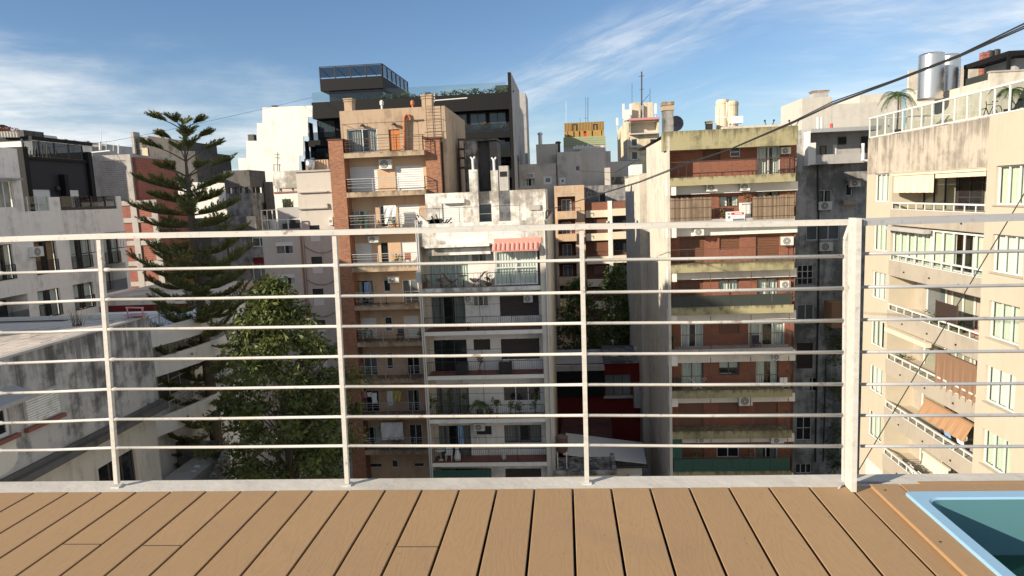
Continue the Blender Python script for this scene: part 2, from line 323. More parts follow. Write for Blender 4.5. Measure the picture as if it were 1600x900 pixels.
# ------------------------------------------------------------------ building components
def window(p, F, r, kind='dark', d=-.18, n=2, fm='frame', fw=.06, rows=1, pane=None, cur=None, label=None, dp=.07):
    u0, u1, v0, v1 = r[:4]
    if kind == 'dark' and n > 1 and rows == 1 and pane is None and rnd.random() < .4: kind, cur = 'half', 'curtaindark'
    if kind in ('shutter', 'shutbrown', 'shutdark'):
        mb = MB(); k = max(5, int((v1 - v0) / .16))
        for i in range(k):
            a, b = v0 + (v1 - v0) * i / k, v0 + (v1 - v0) * (i + .92) / k
            mb.hexa([F.p(u0, a, d + .05), F.p(u1, a, d + .05), F.p(u1, a, d - .03), F.p(u0, a, d - .03), F.p(u0, b, d + .015), F.p(u1, b, d + .015), F.p(u1, b, d - .03), F.p(u0, b, d - .03)])
        F.box(mb, u0, u1, v0, v1, d - .06, d - .03)
        return part('shutter', mb, M[{'shutter': 'shutwhite'}.get(kind, kind)], p, label=label)
    mb = MB(); e = .002
    for a, b, c, f in ((u0, u1, v0, v0 + fw), (u0, u1, v1 - fw, v1), (u0, u0 + fw, v0 + fw, v1 - fw), (u1 - fw, u1, v0 + fw, v1 - fw)): F.box(mb, a, b, c, f, d - dp / 2, d + dp / 2)
    for i in range(1, n): x = u0 + (u1 - u0) * i / n; F.box(mb, x - fw * .5, x + fw * .5, v0 + fw, v1 - fw, d - dp / 2 + .004, d + dp / 2 - .004)
    for j in range(1, rows): y = v0 + (v1 - v0) * j / rows; F.box(mb, u0 + fw, u1 - fw, y - fw * .4, y + fw * .4, d - dp / 2 + .008, d + dp / 2 - .008)
    o = part('window', mb, M[fm], p, label=label)
    g = MB(); g.quad(F.p(u0 + fw / 2, v0 + fw / 2, d), F.p(u1 - fw / 2, v0 + fw / 2, d), F.p(u1 - fw / 2, v1 - fw / 2, d), F.p(u0 + fw / 2, v1 - fw / 2, d))
    clear = kind in ('curtain', 'half', 'blind')
    part('pane', g, M[pane or ('clear' if clear else 'glass')], o)
    if clear:
        b = MB(); F.box(b, u0 - .001, u1 + .001, v0, v1, d - .5, d - .46); part('room', b, M['dark'], o)
        c = MB(); q = d - .16; spans = [(u0 + .04, u1 - .04, v0 + .03, v1)]
        if kind == 'half': m_ = (u1 - u0); spans = [(u0 + .04, u0 + m_ * .42, v0 + .03, v1), (u1 - m_ * .30, u1 - .04, v0 + .03, v1)]
        if kind == 'blind': spans = [(u0 + .04, u1 - .04, v0 + (v1 - v0) * rnd.uniform(.1, .5), v1)]
        for a, b_, v_, t_ in spans:
            k = 2 if kind == 'blind' else max(6, int((b_ - a) / .09))
            for i in range(k):
                x0, x1 = a + (b_ - a) * i / k, a + (b_ - a) * (i + 1) / k; z0, z1 = (0, .05) if i % 2 else (.05, 0)
                if kind == 'blind': z0 = z1 = 0
                c.quad(F.p(x0, v_, q + z0), F.p(x1, v_, q + z1), F.p(x1, t_, q + z1), F.p(x0, t_, q + z0))
        part('curtain' if kind != 'blind' else 'blind', c, M[cur or 'curtain'], o)
    return o
def bars(mb, a, b, z0, z1, step=.13, r=.009, hor=(), posts=1.6, pr=.018, top=.022):
    """railing run from point a to b (xy), vertical bars and a top rail"""
    a, b = Vector((a[0], a[1], 0)), Vector((b[0], b[1], 0)); L = (b - a).length
    def bx(p, q, s):
        d_ = (q - p).normalized(); x = d_.cross(Vector((0, 0, 1)))
        if x.length < .1: x = Vector((1, 0, 0)); y = Vector((0, 1, 0))
        else: x.normalize(); y = x.cross(d_)
        mb.hexa([p - x * s - y * s, p + x * s - y * s, p + x * s + y * s, p - x * s + y * s, q - x * s - y * s, q + x * s - y * s, q + x * s + y * s, q - x * s + y * s])
    Z = lambda p, z: Vector((p.x, p.y, z))
    bx(Z(a, z1), Z(b, z1), top)
    for h in hor: bx(Z(a, h), Z(b, h), r * 1.25)
    if step:
        bx(Z(a, z0 + .06), Z(b, z0 + .06), r * 1.2)
        k = max(1, int(L / step))
        for i in range(k + 1): p = a.lerp(b, i / k); bx(Z(p, z0 + .06), Z(p, z1), r)
    k = max(1, round(L / posts))
    for i in range(k + 1): p = a.lerp(b, i / k); bx(Z(p, z0), Z(p, z1), pr)
    return mb
def balcony(p, F, u0, u1, vt, th, dep, mat, rail=None, rh=1., railmat='iron', d0=0., floor=None, sides=True, **kw):
    mb = MB(); F.box(mb, u0, u1, vt - th, vt, d0 + .002, dep); o = part('balcony', mb, M[mat], p)
    if floor: b = MB(); F.box(b, u0 + .05, u1 - .05, vt + .003, vt + .02, d0 + .01, dep - .06); part('balcony_floor', b, M[floor], o)
    if rail:
        b = MB(); q = dep - .06; A, B, C, E_ = F.p(u0 + .05, 0, q), F.p(u1 - .05, 0, q), F.p(u0 + .05, 0, d0 + .02), F.p(u1 - .05, 0, d0 + .02)
        if rail == 'h': kw = dict(step=0, hor=[vt + rh * f for f in (.35, .62, .82)], posts=2.2, pr=.022, top=.024, **kw)
        bars(b, A, B, vt, vt + rh, **kw)
        if sides: bars(b, C, A, vt, vt + rh, **kw); bars(b, B, E_, vt, vt + rh, **kw)
        part('railing', b, M[railmat], o)
    return o
ACN = 'air conditioner units on the facades'
def ac(F, r, label, dep=.32, d0=.02):
    u0, u1, v0, v1 = r; o = thing('air_conditioner', label, 'air conditioner', F.p((u0 + u1) / 2, v0, d0 + dep / 2), ACN)
    mb = MB(); F.box(mb, u0, u1, v0, v1, d0, d0 + dep); part('casing', mb, M['ac'], o)
    g = MB(); R = min((u1 - u0) * .36, (v1 - v0) * .42); cu, cv = u0 + (u1 - u0) * .42, (v0 + v1) / 2; n = 16
    ring = [F.p(cu + R * math.cos(2 * math.pi * i / n), cv + R * math.sin(2 * math.pi * i / n), d0 + dep + .012) for i in range(n)]
    back = [q - F.N * .03 for q in ring]; g.add(ring + back, [tuple(range(n))] + [(i, i + n, (i + 1) % n + n, (i + 1) % n) for i in range(n)]); f = part('fan_grille', g, M['fan'], o)
    h = MB(); rr = R * .28
    h.add([F.p(cu + rr * math.cos(2 * math.pi * i / 8), cv + rr * math.sin(2 * math.pi * i / 8), d0 + dep + .022) for i in range(8)], [tuple(range(8))])
    for q in (.55, .8):
        for i in range(12):
            a, b = 2 * math.pi * i / 12, 2 * math.pi * (i + 1) / 12
            h.quad(*[F.p(cu + R * s * math.cos(x), cv + R * s * math.sin(x), d0 + dep + .02) for s, x in ((q - .05, a), (q + .05, a), (q + .05, b), (q - .05, b))])
    part('grille_ring', h, M['ac'], f)
    k = MB()
    for x in (u0 + .12, u1 - .16): F.box(k, x, x + .04, v0 - .05, v0 - .002, 0, d0 + dep + .03)
    part('bracket', k, M['iron'], o); return o
def shell(p, x0, x1, y0, y1, z1, mat, z0=0., fh=(), lh=(), rh=(), depth=.25, roof='roof', parapet=0., pt=.15, name='wall', fz=None):
    """four walls with openings and a roof; fh / lh / rh are openings of the front, left and right faces"""
    mb = MB(); front(y0).wall(mb, x0, x1, z0, z1, fh, depth); leftface(x0).wall(mb, -y1, -y0, z0, z1, lh, depth); rightface(x1).wall(mb, y0, y1, z0, z1, rh, depth)
    mb.quad((x0, y1, z0), (x0, y1, z1), (x1, y1, z1), (x1, y1, z0))
    if parapet:
        zi = z1 - parapet
        for a, b, c, e in ((x0, x1, y0, y0 + pt), (x0, x1, y1 - pt, y1), (x0, x0 + pt, y0 + pt, y1 - pt), (x1 - pt, x1, y0 + pt, y1 - pt)):
            mb.quad((a, c, z1), (b, c, z1), (b, e, z1), (a, e, z1))
        a, b, c, e = x0 + pt, x1 - pt, y0 + pt, y1 - pt
        mb.quad((a, c, zi), (a, c, z1), (b, c, z1), (b, c, zi)); mb.quad((a, e, zi), (b, e, zi), (b, e, z1), (a, e, z1))
        mb.quad((a, c, zi), (a, e, zi), (a, e, z1), (a, c, z1)); mb.quad((b, c, zi), (b, c, z1), (b, e, z1), (b, e, zi))
    o = part(name, mb, M[mat], p); r = MB(); zi = z1 - parapet
    r.quad((x0 + (pt if parapet else 0), y0 + (pt if parapet else 0), zi), (x1 - (pt if parapet else 0), y0 + (pt if parapet else 0), zi), (x1 - (pt if parapet else 0), y1 - (pt if parapet else 0), zi), (x0 + (pt if parapet else 0), y1 - (pt if parapet else 0), zi))
    part('roof', r, M[roof], p); return o
def bldg(label, cat, x, y, group=None, name=None): return thing(name or 'apartment_building', label, cat, (x, y, 0), group)
def blob_leaves(mb, centers, n, size, spread, flat=.6):
    for c in centers:
        for _ in range(n):
            v = Vector((rnd.gauss(0, 1), rnd.gauss(0, 1), rnd.gauss(0, 1))); v = v.normalized() * (rnd.random() ** .45) * spread
            q = Vector(c) + Vector((v.x, v.y, v.z * flat)); s = size * rnd.uniform(.6, 1.25)
            a = Vector((rnd.gauss(0, 1), rnd.gauss(0, 1), rnd.gauss(-.2, .6))).normalized(); b = a.cross(Vector((rnd.gauss(0, 1), rnd.gauss(0, 1), rnd.gauss(0, 1)))).normalized() * s * .26
            mb.add([q - a * s * .5, q - b * .8 + a * s * .05, q + a * s * .5, q + b * .8 + a * s * .05], [(0, 1, 2, 3)])
def pot_plant(F, px, py, d, label, h=.7, w_=.35, mat='plant', group='potted plants on the balconies', pot='terracotta', n=60, lf=.2, v=None, name='potted_plant'):
    u, vv = F.px(px, py, d); v = vv if v is None else v
    c = F.p(u, v, d); o = thing(name, label, 'plant', c, group)
    mb = MB(); mb.lathe(c, [(.09, 0), (.13, .22), (.14, .24)], 10); part('pot', mb, M[pot], o)
    mb = MB(); blob_leaves(mb, [c + Vector((rnd.uniform(-w_, w_) * .6, rnd.uniform(-.1, .1), .24 + h * rnd.random())) for _ in range(5)], n // 5, lf, w_ * .7, 1.)
    for _ in range(4): mb.tube([c + Vector((0, 0, .2)), c + Vector((rnd.uniform(-w_, w_) * .4, rnd.uniform(-.1, .1), .24 + h * .8))], .012, 4)
    part('leaves', mb, M[mat], o); return o
def palm(c, label, h=1.2, fl=.9, n=12, cat='palm', name='potted_palm', pot=True, group=None):
    c = Vector(c); o = thing(name, label, cat, c, group)
    if pot: mb = MB(); mb.lathe(c, [(.17, 0), (.24, .42), (.26, .45), (.22, .45)], 14); part('pot', mb, M['iron'], o)
    mb = MB(); mb.tube([c + Vector((0, 0, .2)), c + Vector((.04, 0, h * .6)), c + Vector((.02, 0, h))], [.05, .04, .03], 6); part('stem', mb, M['trunk'], o)
    mb = MB()
    for i in range(n):
        a = 2 * math.pi * i / n + rnd.uniform(-.2, .2); up = rnd.uniform(.3, 1.1); p0 = c + Vector((.02, 0, h)); L = fl * rnd.uniform(.8, 1.1); pts = []
        for k in range(7):
            t = k / 6; pts.append(p0 + Vector((math.cos(a) * L * t * (1 - .15 * t), math.sin(a) * L * t * (1 - .15 * t), L * (up * t - 1.05 * t * t))))
        mb.tube(pts, .01, 4)
        for k in range(1, 7):
            for m_ in range(4):
                q = pts[k - 1].lerp(pts[k], m_ / 4); dr = (pts[k] - pts[k - 1]).normalized()
                for s in (-1, 1):
                    sd_ = dr.cross(Vector((0, 0, 1))).normalized() * s; e = q + sd_ * fl * .30 * (1.1 - abs(k / 6 - .4)) + dr * fl * .16 - Vector((0, 0, fl * .07))
                    mb.add([q, q + dr * .035, e], [(0, 1, 2)])
    part('fronds', mb, M['plant'], o); return o

# ------------------------------------------------------------------ the setting: ground, terrace, kerb
g = MB(); g.quad((-1500, -1500, 0), (1500, -1500, 0), (1500, 2500, 0), (-1500, 2500, 0)); structure('ground', g, M['concrete'])
DZ = CZ - 1.12                                   # top of the deck boards
b = MB(); b.box(-5.2, 1.15, -9, 2.60, 0, DZ - .16); b.box(1.151, 6.5, -9, 2.598, 0, DZ - 1.05); b.box(1.151, 6.5, 2.5, 2.597, DZ - 1.049, DZ - .162); structure('terrace_building', b, M['beige'])
b = MB(); b.box(-5.2, 6.5, 2.513, 2.625, DZ - .15, DZ - .004); kerb = structure('kerb', b, M['kerb'])
# wood grain boards: embossed cathedral grain, each board its own offset
def deckmat():
    m, t = newmat('deck_composite'); oi = t.new('ShaderNodeObjectInfo')
    off = t.new('ShaderNodeCombineXYZ'); t.set(off, 1, t.math('MULTIPLY', oi.outputs['Random'], 37.)); t.set(off, 0, t.math('MULTIPLY', oi.outputs['Random'], 11.)); 
    P = t.vmath('ADD', t.pos, off.outputs[0]).outputs[0]
    wv = t.noise(t.mapping(P, (7, 1.3, 1)), 1.0, 3, .5); 
    s = t.new('ShaderNodeSeparateXYZ'); t.set(s, 0, P)
    rings = t.math('SINE', t.math('ADD', t.math('MULTIPLY', wv, 120.), t.math('MULTIPLY', s.outputs[0], 90.)))
    rings = t.step(rings, -.2, .95); fib = t.noise(t.mapping(P, (160, 9, 1)), 1., 3, .6); big = t.noise(P, 2.2, 5, .6); wear = t.noise(P, 22., 5, .65)
    c = t.mix(big, (.365, .228, .108), (.425, .275, .132)); c = t.mix(t.math('MULTIPLY', rings, .10), c, (.26, .145, .075)); c = t.mix(t.math('MULTIPLY', fib, .35), c, (.33, .19, .10))
    c = t.mix(t.math('MULTIPLY', t.step(wear, .58, .74), .22), c, (.22, .14, .09)); c = t.mix(t.math('MULTIPLY', oi.outputs['Random'], .5), c, (.325, .20, .10))
    c = t.mix(t.math('MULTIPLY', t.step(t.noise(t.pos, 1.6, 7, .7, .8), .50, .68), .28), c, (.27, .18, .105)); c = t.mix(t.math('MULTIPLY', t.step(t.noise(t.pos, 55., 3, .6), .68, .74), .5), c, (.12, .085, .06))
    t.set(t.b, 'Base Color', c); t.set(t.b, 'Roughness', .62); t.set(t.b, 'Specular IOR Level', .35)
    bump(t, t.math('ADD', t.math('MULTIPLY', rings, -1.), t.math('MULTIPLY', fib, .8)), .16, .0010); return m
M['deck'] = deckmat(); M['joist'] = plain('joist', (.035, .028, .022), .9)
d = MB(); d.box(-4.2, 1.16, .2, 2.49, DZ - .149, DZ - .045)
for i in range(5): d.box(-4.2, 1.16, .5 + .42 * i, .55 + .42 * i, DZ - .044, DZ - .027)
deck = structure('deck', d, M['joist'])
def plank(x0, x1, y0, y1, z0, z1, parent, mat='deck', e=.0018, name='deck_board', ey=None):
    mb = MB(); zs = [(.004, z0, 0), (.004, z1 - .0032, 0), (0, z1 - .0028, 0), (0, z1 - e * .6, 0), (e, z1, e)]   # grooved flanks under a thin lip
    vs = []; f0, f1 = ey or (1, 1)
    for ins, z, _ in zs: vs += [(x0 + ins, y0 + ins * f0, z), (x1 - ins, y0 + ins * f0, z), (x1 - ins, y1 - ins * f1, z), (x0 + ins, y1 - ins * f1, z)]
    fs = [(0, 3, 2, 1), (16, 17, 18, 19)]
    for k in (0, 4, 8, 12):
        for j in range(4): fs.append((k + j, k + (j + 1) % 4, k + 4 + (j + 1) % 4, k + 4 + j))
    mb.add(vs, fs); return part(name, mb, M[mat], parent)
P_ = .1465; GAP = .0085
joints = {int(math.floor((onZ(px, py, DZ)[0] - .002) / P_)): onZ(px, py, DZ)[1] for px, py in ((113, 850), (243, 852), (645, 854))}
for k in range(-28, 8):
    x0, x1 = .002 + k * P_ + GAP / 2, .002 + (k + 1) * P_ - GAP / 2; y1 = 2.508 + .0012 * rnd.uniform(-1, 1)
    if k == 6: y1 = 2.503
    if k in joints:
        j = joints[k]; plank(x0, x1, .25, j - .0038, DZ - .024, DZ, deck, ey=(1, 0)); b_ = MB(); b_.box(x0 + .003, x1 - .003, j - .0036, j + .0016, DZ - .02, DZ - .0002); part('joint_shade', b_, M['joist'], deck); plank(x0, x1, j + .0018, y1, DZ - .024, DZ - .0006, deck, ey=(0, 1))  # dark strip stands in for the shade inside the end joint
    elif k == 7: plank(x0, 1.157, .25, 2.515, DZ - .024, DZ - .001, deck)
    else: plank(x0, x1, .25, y1, DZ - .024, DZ, deck)
# raised pool edge
FZ = DZ + .016
fa, fb = onZ(1362, 755, FZ), onZ(1505, 900, FZ); ra, rb = onZ(1416, 771, FZ), onZ(1553, 900, FZ)
fx, rx = (fa[0] + fb[0]) / 2, (ra[0] + rb[0]) / 2; ry = ra[1]; by = onZ(1480, 755, FZ)[1]
ps = thing('pool_surround', 'raised brown plank edging around the small blue pool', 'pool edging', (fx, 1.5, DZ))
plank(fx, rx + .02, .25, by, DZ + .0015, FZ, ps, name='edge_plank', e=.003); plank(rx + .023, 3.4, ry - .02, by - .002, DZ + .0015, FZ, ps, name='edge_plank', e=.003)
plank(rx + .1, 3.4, by + .004, by + .03, DZ - .1, FZ - .004, ps, name='fascia_plank', e=.002)
sc_ = MB()
for px, py in ((1383, 766), (1469, 847)):
    x, y = onZ(px, py, FZ); sc_.lathe((x, y, FZ + .0005), [(.004, 0), (.004, .0012), (.002, .0016)], 8)
part('screw', sc_, M['iron'], ps)
# the pool: moulded shell with a rounded rim, water a little below
M['poolrim'] = plain('pool_rim', (.27, .45, .59), .35, var=.06); M['poolin'] = plain('pool_inner', (.085, .20, .22), .4, var=.05)
ia, ib = onZ(1449, 778.5, FZ + .009), onZ(1589, 900, FZ + .009); ix = (ia[0] + ib[0]) / 2; iy = ia[1]
pool = thing('pool', 'small light blue moulded plunge pool half sunk in the deck', 'pool', (2.2, 1.2, DZ - .9))
def rloop(x0, y1, x1, y0, r, z):          # rounded rectangle loop
    o = []
    for cx, cy, a0 in ((x0 + r, y1 - r, 90), (x0 + r, y0 + r, 180), (x1 - r, y0 + r, 270), (x1 - r, y1 - r, 0)):
        for i in range(7): a = R_(a0 + 90 * i / 6); o.append((cx + r * math.cos(a), cy + r * math.sin(a), z))
    return o
loops = [rloop(rx, ry, 3.3, .3, .02, FZ - .0005), rloop(rx, ry, 3.3, .3, .02, FZ + .006), rloop(rx + .004, ry - .004, 3.296, .304, .022, FZ + .009), rloop(ix - .006, iy + .006, 3.166, .434, .05, FZ + .009), rloop(ix, iy, 3.16, .44, .05, FZ + .003)]
def band(ls):
    mb = MB(); n = len(ls[0])
    for l in ls: mb.v += l
    for k in range(len(ls) - 1):
        for j in range(n): mb.f.append((k * n + j, k * n + (j + 1) % n, (k + 1) * n + (j + 1) % n, (k + 1) * n + j))
    return mb
part('rim', band(loops), M['poolrim'], pool)
lo = band([rloop(ix, iy, 3.16, .44, .05, FZ + .003), rloop(ix + .02, iy - .02, 3.14, .46, .07, FZ - .12), rloop(ix + .05, iy - .05, 3.1, .5, .1, FZ - .95)]); lo.f.append(tuple(range(56, 84))); part('basin', lo, M['poolin'], pool, True)
wm, t = newmat('pool_water'); t.set(t.b, 'Base Color', (.018, .07, .045)); t.set(t.b, 'Roughness', .08); t.set(t.b, 'Specular IOR Level', .2); bump(t, t.noise(t.pos, 14., 4), .12, .01); M['water'] = wm
wz = onY(1590, 868, iy - .03)[1]
wb = MB(); wb.add(rloop(ix + .03, iy - .03, 3.12, .48, .08, wz), [tuple(range(28))]); part('water', wb, M['water'], pool)

# ------------------------------------------------------------------ railings
YR = 2.565
def sq(mb, p, q, sx, sy):       # slender bar of rectangular section between two points
    p, q = Vector(p), Vector(q); d_ = (q - p).normalized()
    x = Vector((1, 0, 0)) if abs(d_.x) < .7 else Vector((0, 0, 1)); x = (x - d_ * x.dot(d_)).normalized(); y = d_.cross(x)
    mb.hexa([p - x * sx - y * sy, p + x * sx - y * sy, p + x * sx + y * sy, p - x * sx + y * sy, q - x * sx - y * sy, q + x * sx - y * sy, q + x * sx + y * sy, q - x * sx + y * sy]); return mb
rl = thing('railing', 'long white metal railing with seven thin rods along the kerb', 'railing', (-.4, YR, DZ))
mb = MB(); tr_ = [(-760, 401), (-140, 379), (0, 374), (155, 369), (524, 363), (909, 354), (1150, 350.5), (1326, 347)]
for a, b in zip(tr_[:-1], tr_[1:]): sq(mb, at(*a, YR), at(*b, YR), .0105, .015)
part('top_rail', mb, M['galv'], rl)
for (bx_, by_), (tx, ty) in (((183, 755), (155.5, 373)), ((543, 755), (523, 367)), ((917, 755), (908.5, 358))):
    mb = MB(); sq(mb, at(bx_, by_, YR), at(tx, ty, YR), .0085, .009)
    q = at(bx_, by_, YR); mb.box(q.x - .018, q.x + .018, q.y - .018, q.y + .018, DZ - .004, DZ + .002); part('post', mb, M['galv'], rl)
mb = MB(); sq(mb, Vector((-2.90, YR, DZ)), Vector((-2.80, YR, at(-180, 380, YR).z)), .0085, .009); part('post', mb, M['galv'], rl)
mb = MB(); sq(mb, at(1319.5, 753, YR), at(1322, 375, YR), .0075, .010); sq(mb, at(1322, 375, YR), at(1330, 352, YR - .02), .0085, .010); part('post', mb, M['galv'], rl)
rows = [[(-760, 466), (-120, 433), (0, 427), (168, 421.5), (524, 414.5), (911, 406.5), (1317, 400)], [(-760, 512), (-120, 480), (0, 474.5), (168, 468), (528, 462.5), (911, 457), (1317, 450)], [(-760, 558), (-120, 526), (0, 520), (172, 514.5), (532, 510), (912, 505), (1317, 500.5)],
        [(-760, 604), (-120, 574), (0, 568), (175, 561.5), (534, 557), (913, 553), (1317, 550)], [(-760, 649), (-120, 620), (0, 614.5), (178, 608), (537, 604), (914, 601), (1318, 600)], [(-760, 693), (-120, 666), (0, 661), (180, 655), (540, 651), (915, 649), (1318, 648.5)], [(-760, 735), (-120, 709), (0, 704), (182, 699.5), (541, 696.5), (916, 695.5), (1318, 697)]]
for r in rows:
    mb = MB(); pts = []
    rad = []
    for (x0, y0), (x1, y1) in zip(r[:-1], r[1:]):
        for dxp, rr in ((-5, .0062), (-3, .0088), (3, .0088), (5, .0062)): pts.append(at(x0 + dxp, y0, YR)); rad.append(rr)
        pts.append(at(x0 * .55 + x1 * .45, y0 * .55 + y1 * .45 + rnd.uniform(.2, 1.1), YR)); rad.append(.0062)
    pts.append(at(*r[-1], YR)); rad.append(.0075); mb.tube(pts, rad, 7); part('rod', mb, M['galv'], rl, True)
rr_ = thing('railing', 'right hand grey railing running from the thick white post past the pool', 'railing', (1.3, 2.46, DZ))
YP = 2.452
mb = MB(); pb, pt_ = at(1334.5, 769, YP), at(1342.5, 341, YP)
mb.hexa([pb + Vector((-.009, 0, 0)), pb + Vector((.009, 0, 0)), pb + Vector((.009, .062, 0)), pb + Vector((-.009, .062, 0)), pt_ + Vector((-.009, 0, 0)), pt_ + Vector((.009, 0, 0)), pt_ + Vector((.009, .066, 0)), pt_ + Vector((-.009, .066, 0))])
part('post', mb, M['galv'], rr_)
mb = MB(); sq(mb, at(1347, 347, YP + .03), at(1760, 334, YP + .03), .0125, .012); part('top_rail', mb, M['galvgrey'], rr_)
for y0, y1 in ((396.5, 392), (448.5, 445.5), (499.5, 497), (550, 548.5), (600.5, 599), (649, 648.5), (697, 697.5)):
    mb = MB(); mb.tube([at(1345, y0, YP + .03), at(1470, (y0 + y1) / 2 + .4, YP + .03), at(1600, y1, YP + .03), at(1740, y1 * 1.5 - y0 * .5, YP + .03)], .0062, 7); part('rod', mb, M['galvgrey'], rr_, True)
hz = MB()
for k in range(2):
    o_ = .012 * k; hz.tube([at(1309, 766 + 2 * k, 2.485), at(1314, 758 - k, 2.50 + o_), at(1326, 754, 2.53 + o_), at(1352, 752.5 + k, 2.54 + o_), at(1366, 753 + k, 2.54 + o_), at(1395, 753.5, 2.56)], .0042, 6)
solo('cable_loop', hz, M['galvgrey'], 'grey cable looped around the foot of the thick white railing post', 'cable', smooth=True)
# ================================================================== right hand cream building
F = leftface(18.4); y0, y1 = 20., 43.42; ZT = 26.56
rb_ = bldg('cream apartment building along the right edge with recessed glass balconies', 'building', 22, 32)
PIT = 2.868; FL = [22.43 - PIT * k for k in range(9)]          # parapet tops (bottom of each balcony opening)
holes = []; HI = {}
for k in range(7):
    if k < 6: holes.append((-42.38, -40.58, FL[k] + .40, FL[k] + 2.02, .16))
    if FL[k] > .2: holes.append((-40.2, -31.38, FL[k], FL[k] + 1.98, 1.5))
mb = MB(); F.wall(mb, -y1, -31.36, 0, ZT, holes)
ww = MB(); h2 = [h for k in range(8) for h in ((-30.72, -28.7, FL[k] + .40, FL[k] + 2.02, .18), (-26.6, -24.2, FL[k] + .40, FL[k] + 2.02, .18)) if FL[k] > .2]
F.wall(ww, -31.34, -y0, 0, ZT + .01, h2, d=.13); ww.quad(F.p(-31.34, 0, .13), F.p(-31.34, ZT + .01, .13), F.p(-31.34, ZT + .01, 0), F.p(-31.34, 0, 0))
part('wall', mb, M['cream'], rb_); part('wall', ww, M['cream'], rb_)
bd = MB(); F.box(bd, -y1 + .02, -31.365, FL[0] + 2.02, ZT - .004, .001, .012); part('parapet', bd, M['creamstain'], rb_, label='rain streaked parapet under the glass railing')
for k in range(0, 6):
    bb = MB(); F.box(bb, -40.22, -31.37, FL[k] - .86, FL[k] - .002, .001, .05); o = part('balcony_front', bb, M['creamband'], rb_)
    e = MB()
    for u in (-38.4, -35.8, -33.2): F.box(e, u - .04, u + .04, FL[k] - .55, FL[k] - .47, .05, .10)
    part('drain_spout', e, M['iron'], o)
bk = MB(); bk.quad((18.4, y1, 0), (32, y1, 0), (32, y1, ZT), (18.4, y1, ZT)); bk.quad((18.4, y0, 0), (18.4, y0, ZT), (32, y0, ZT), (32, y0, 0)); bk.quad((32, y0, 0), (32, y0, ZT), (32, y1, ZT), (32, y1, 0)); part('wall', bk, M['cream'], rb_)
rf = MB(); rf.quad((18.42, y0, ZT - .12), (31.98, y0, ZT - .12), (31.98, y1 - .02, ZT - .12), (18.42, y1 - .02, ZT - .12)); part('roof', rf, M['rooflight'], rb_)
for k in range(6): window(rb_, F, (-42.38, -40.58, FL[k] + .40, FL[k] + 2.02), 'curtain' if k != 3 else 'half', d=-.12, n=3, cur='curtaingreen' if k % 2 else 'curtain')
for k in range(7):
    window(rb_, F, (-30.72, -28.7, FL[k] + .40, FL[k] + 2.02), 'curtain', d=-.03, n=3, cur='curtain' if k % 2 else 'curtaingreen'); window(rb_, F, (-26.6, -24.2, FL[k] + .40, FL[k] + 2.02), 'curtain', d=-.03, n=3)
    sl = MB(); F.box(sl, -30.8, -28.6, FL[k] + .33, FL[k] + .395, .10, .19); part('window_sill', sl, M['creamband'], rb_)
lv = MB(); zl = FL[6] + .4
for i in range(9): F.box(lv, -42.4, -40.3, zl + .15 * i, zl + .15 * i + .09, .002, .05)
part('louvre', lv, M['plastic'], rb_)
def back(k, segs):       # rear wall of a balcony, glazing by segment
    for a, b, kind, kw in segs: window(rb_, F, (a, b, FL[k] - .7, FL[k] + 1.95), kind, d=-1.42, fw=.07, **kw)
for k in range(6):
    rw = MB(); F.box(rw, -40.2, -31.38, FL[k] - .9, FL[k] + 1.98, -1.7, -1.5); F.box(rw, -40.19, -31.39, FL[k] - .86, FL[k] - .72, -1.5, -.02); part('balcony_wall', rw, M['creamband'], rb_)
    r = MB(); F.box(r, -40.2, -31.38, FL[k] + .32, FL[k] + .40, -.06, .03); F.box(r, -40.2, -31.38, FL[k] + .002, FL[k] + .035, -.05, .02)
    for i in range(11): u = -40.16 + i * .873; F.box(r, u, u + .045, FL[k] + .035, FL[k] + .32, -.04, .0)
    o = part('railing', r, M['frame'], rb_); g = MB(); g.quad(F.p(-40.18, FL[k] + .03, -.02), F.p(-31.4, FL[k] + .03, -.02), F.p(-31.4, FL[k] + .33, -.02), F.p(-40.18, FL[k] + .33, -.02)); part('pane', g, M['guard'], o)
back(0, [(-39.6, -36.4, 'dark', dict(n=3, fm='darkframe')), (-36.3, -34.2, 'dark', dict(n=2, rows=2, fm='darkframe')), (-33.9, -31.5, 'half', dict(n=3, cur='curtaingreen'))])
back(2, [(-38.8, -36.9, 'dark', dict(n=1, pane='glassgrey')), (-36.4, -34.4, 'half', dict(n=2)), (-33.4, -31.4, 'curtain', dict(n=2))])
back(3, [(-38.9, -36.8, 'curtain', dict(n=1)), (-36.5, -34.5, 'curtain', dict(n=3)), (-34.2, -31.4, 'dark', dict(n=2))])
back(4, [(-38.9, -36.6, 'curtain', dict(n=1, cur='curtaingreen')), (-36.2, -33.6, 'half', dict(n=3)), (-33.4, -31.4, 'dark', dict(n=2, pane='glassblue'))])
back(5, [(-38.9, -36.6, 'curtain', dict(n=1)), (-36.2, -34.0, 'curtain', dict(n=3)), (-33.6, -31.4, 'dark', dict(n=2))])
window(rb_, F, (-40.1, -36.1, FL[1] + .03, FL[1] + 1.9), 'curtain', d=-.14, n=5, cur='curtaingreen', fw=.08); window(rb_, F, (-36.0, -31.45, FL[1] + .03, FL[1] + 1.9), 'half', d=-.16, n=5, cur='curtaingreen', fw=.08)
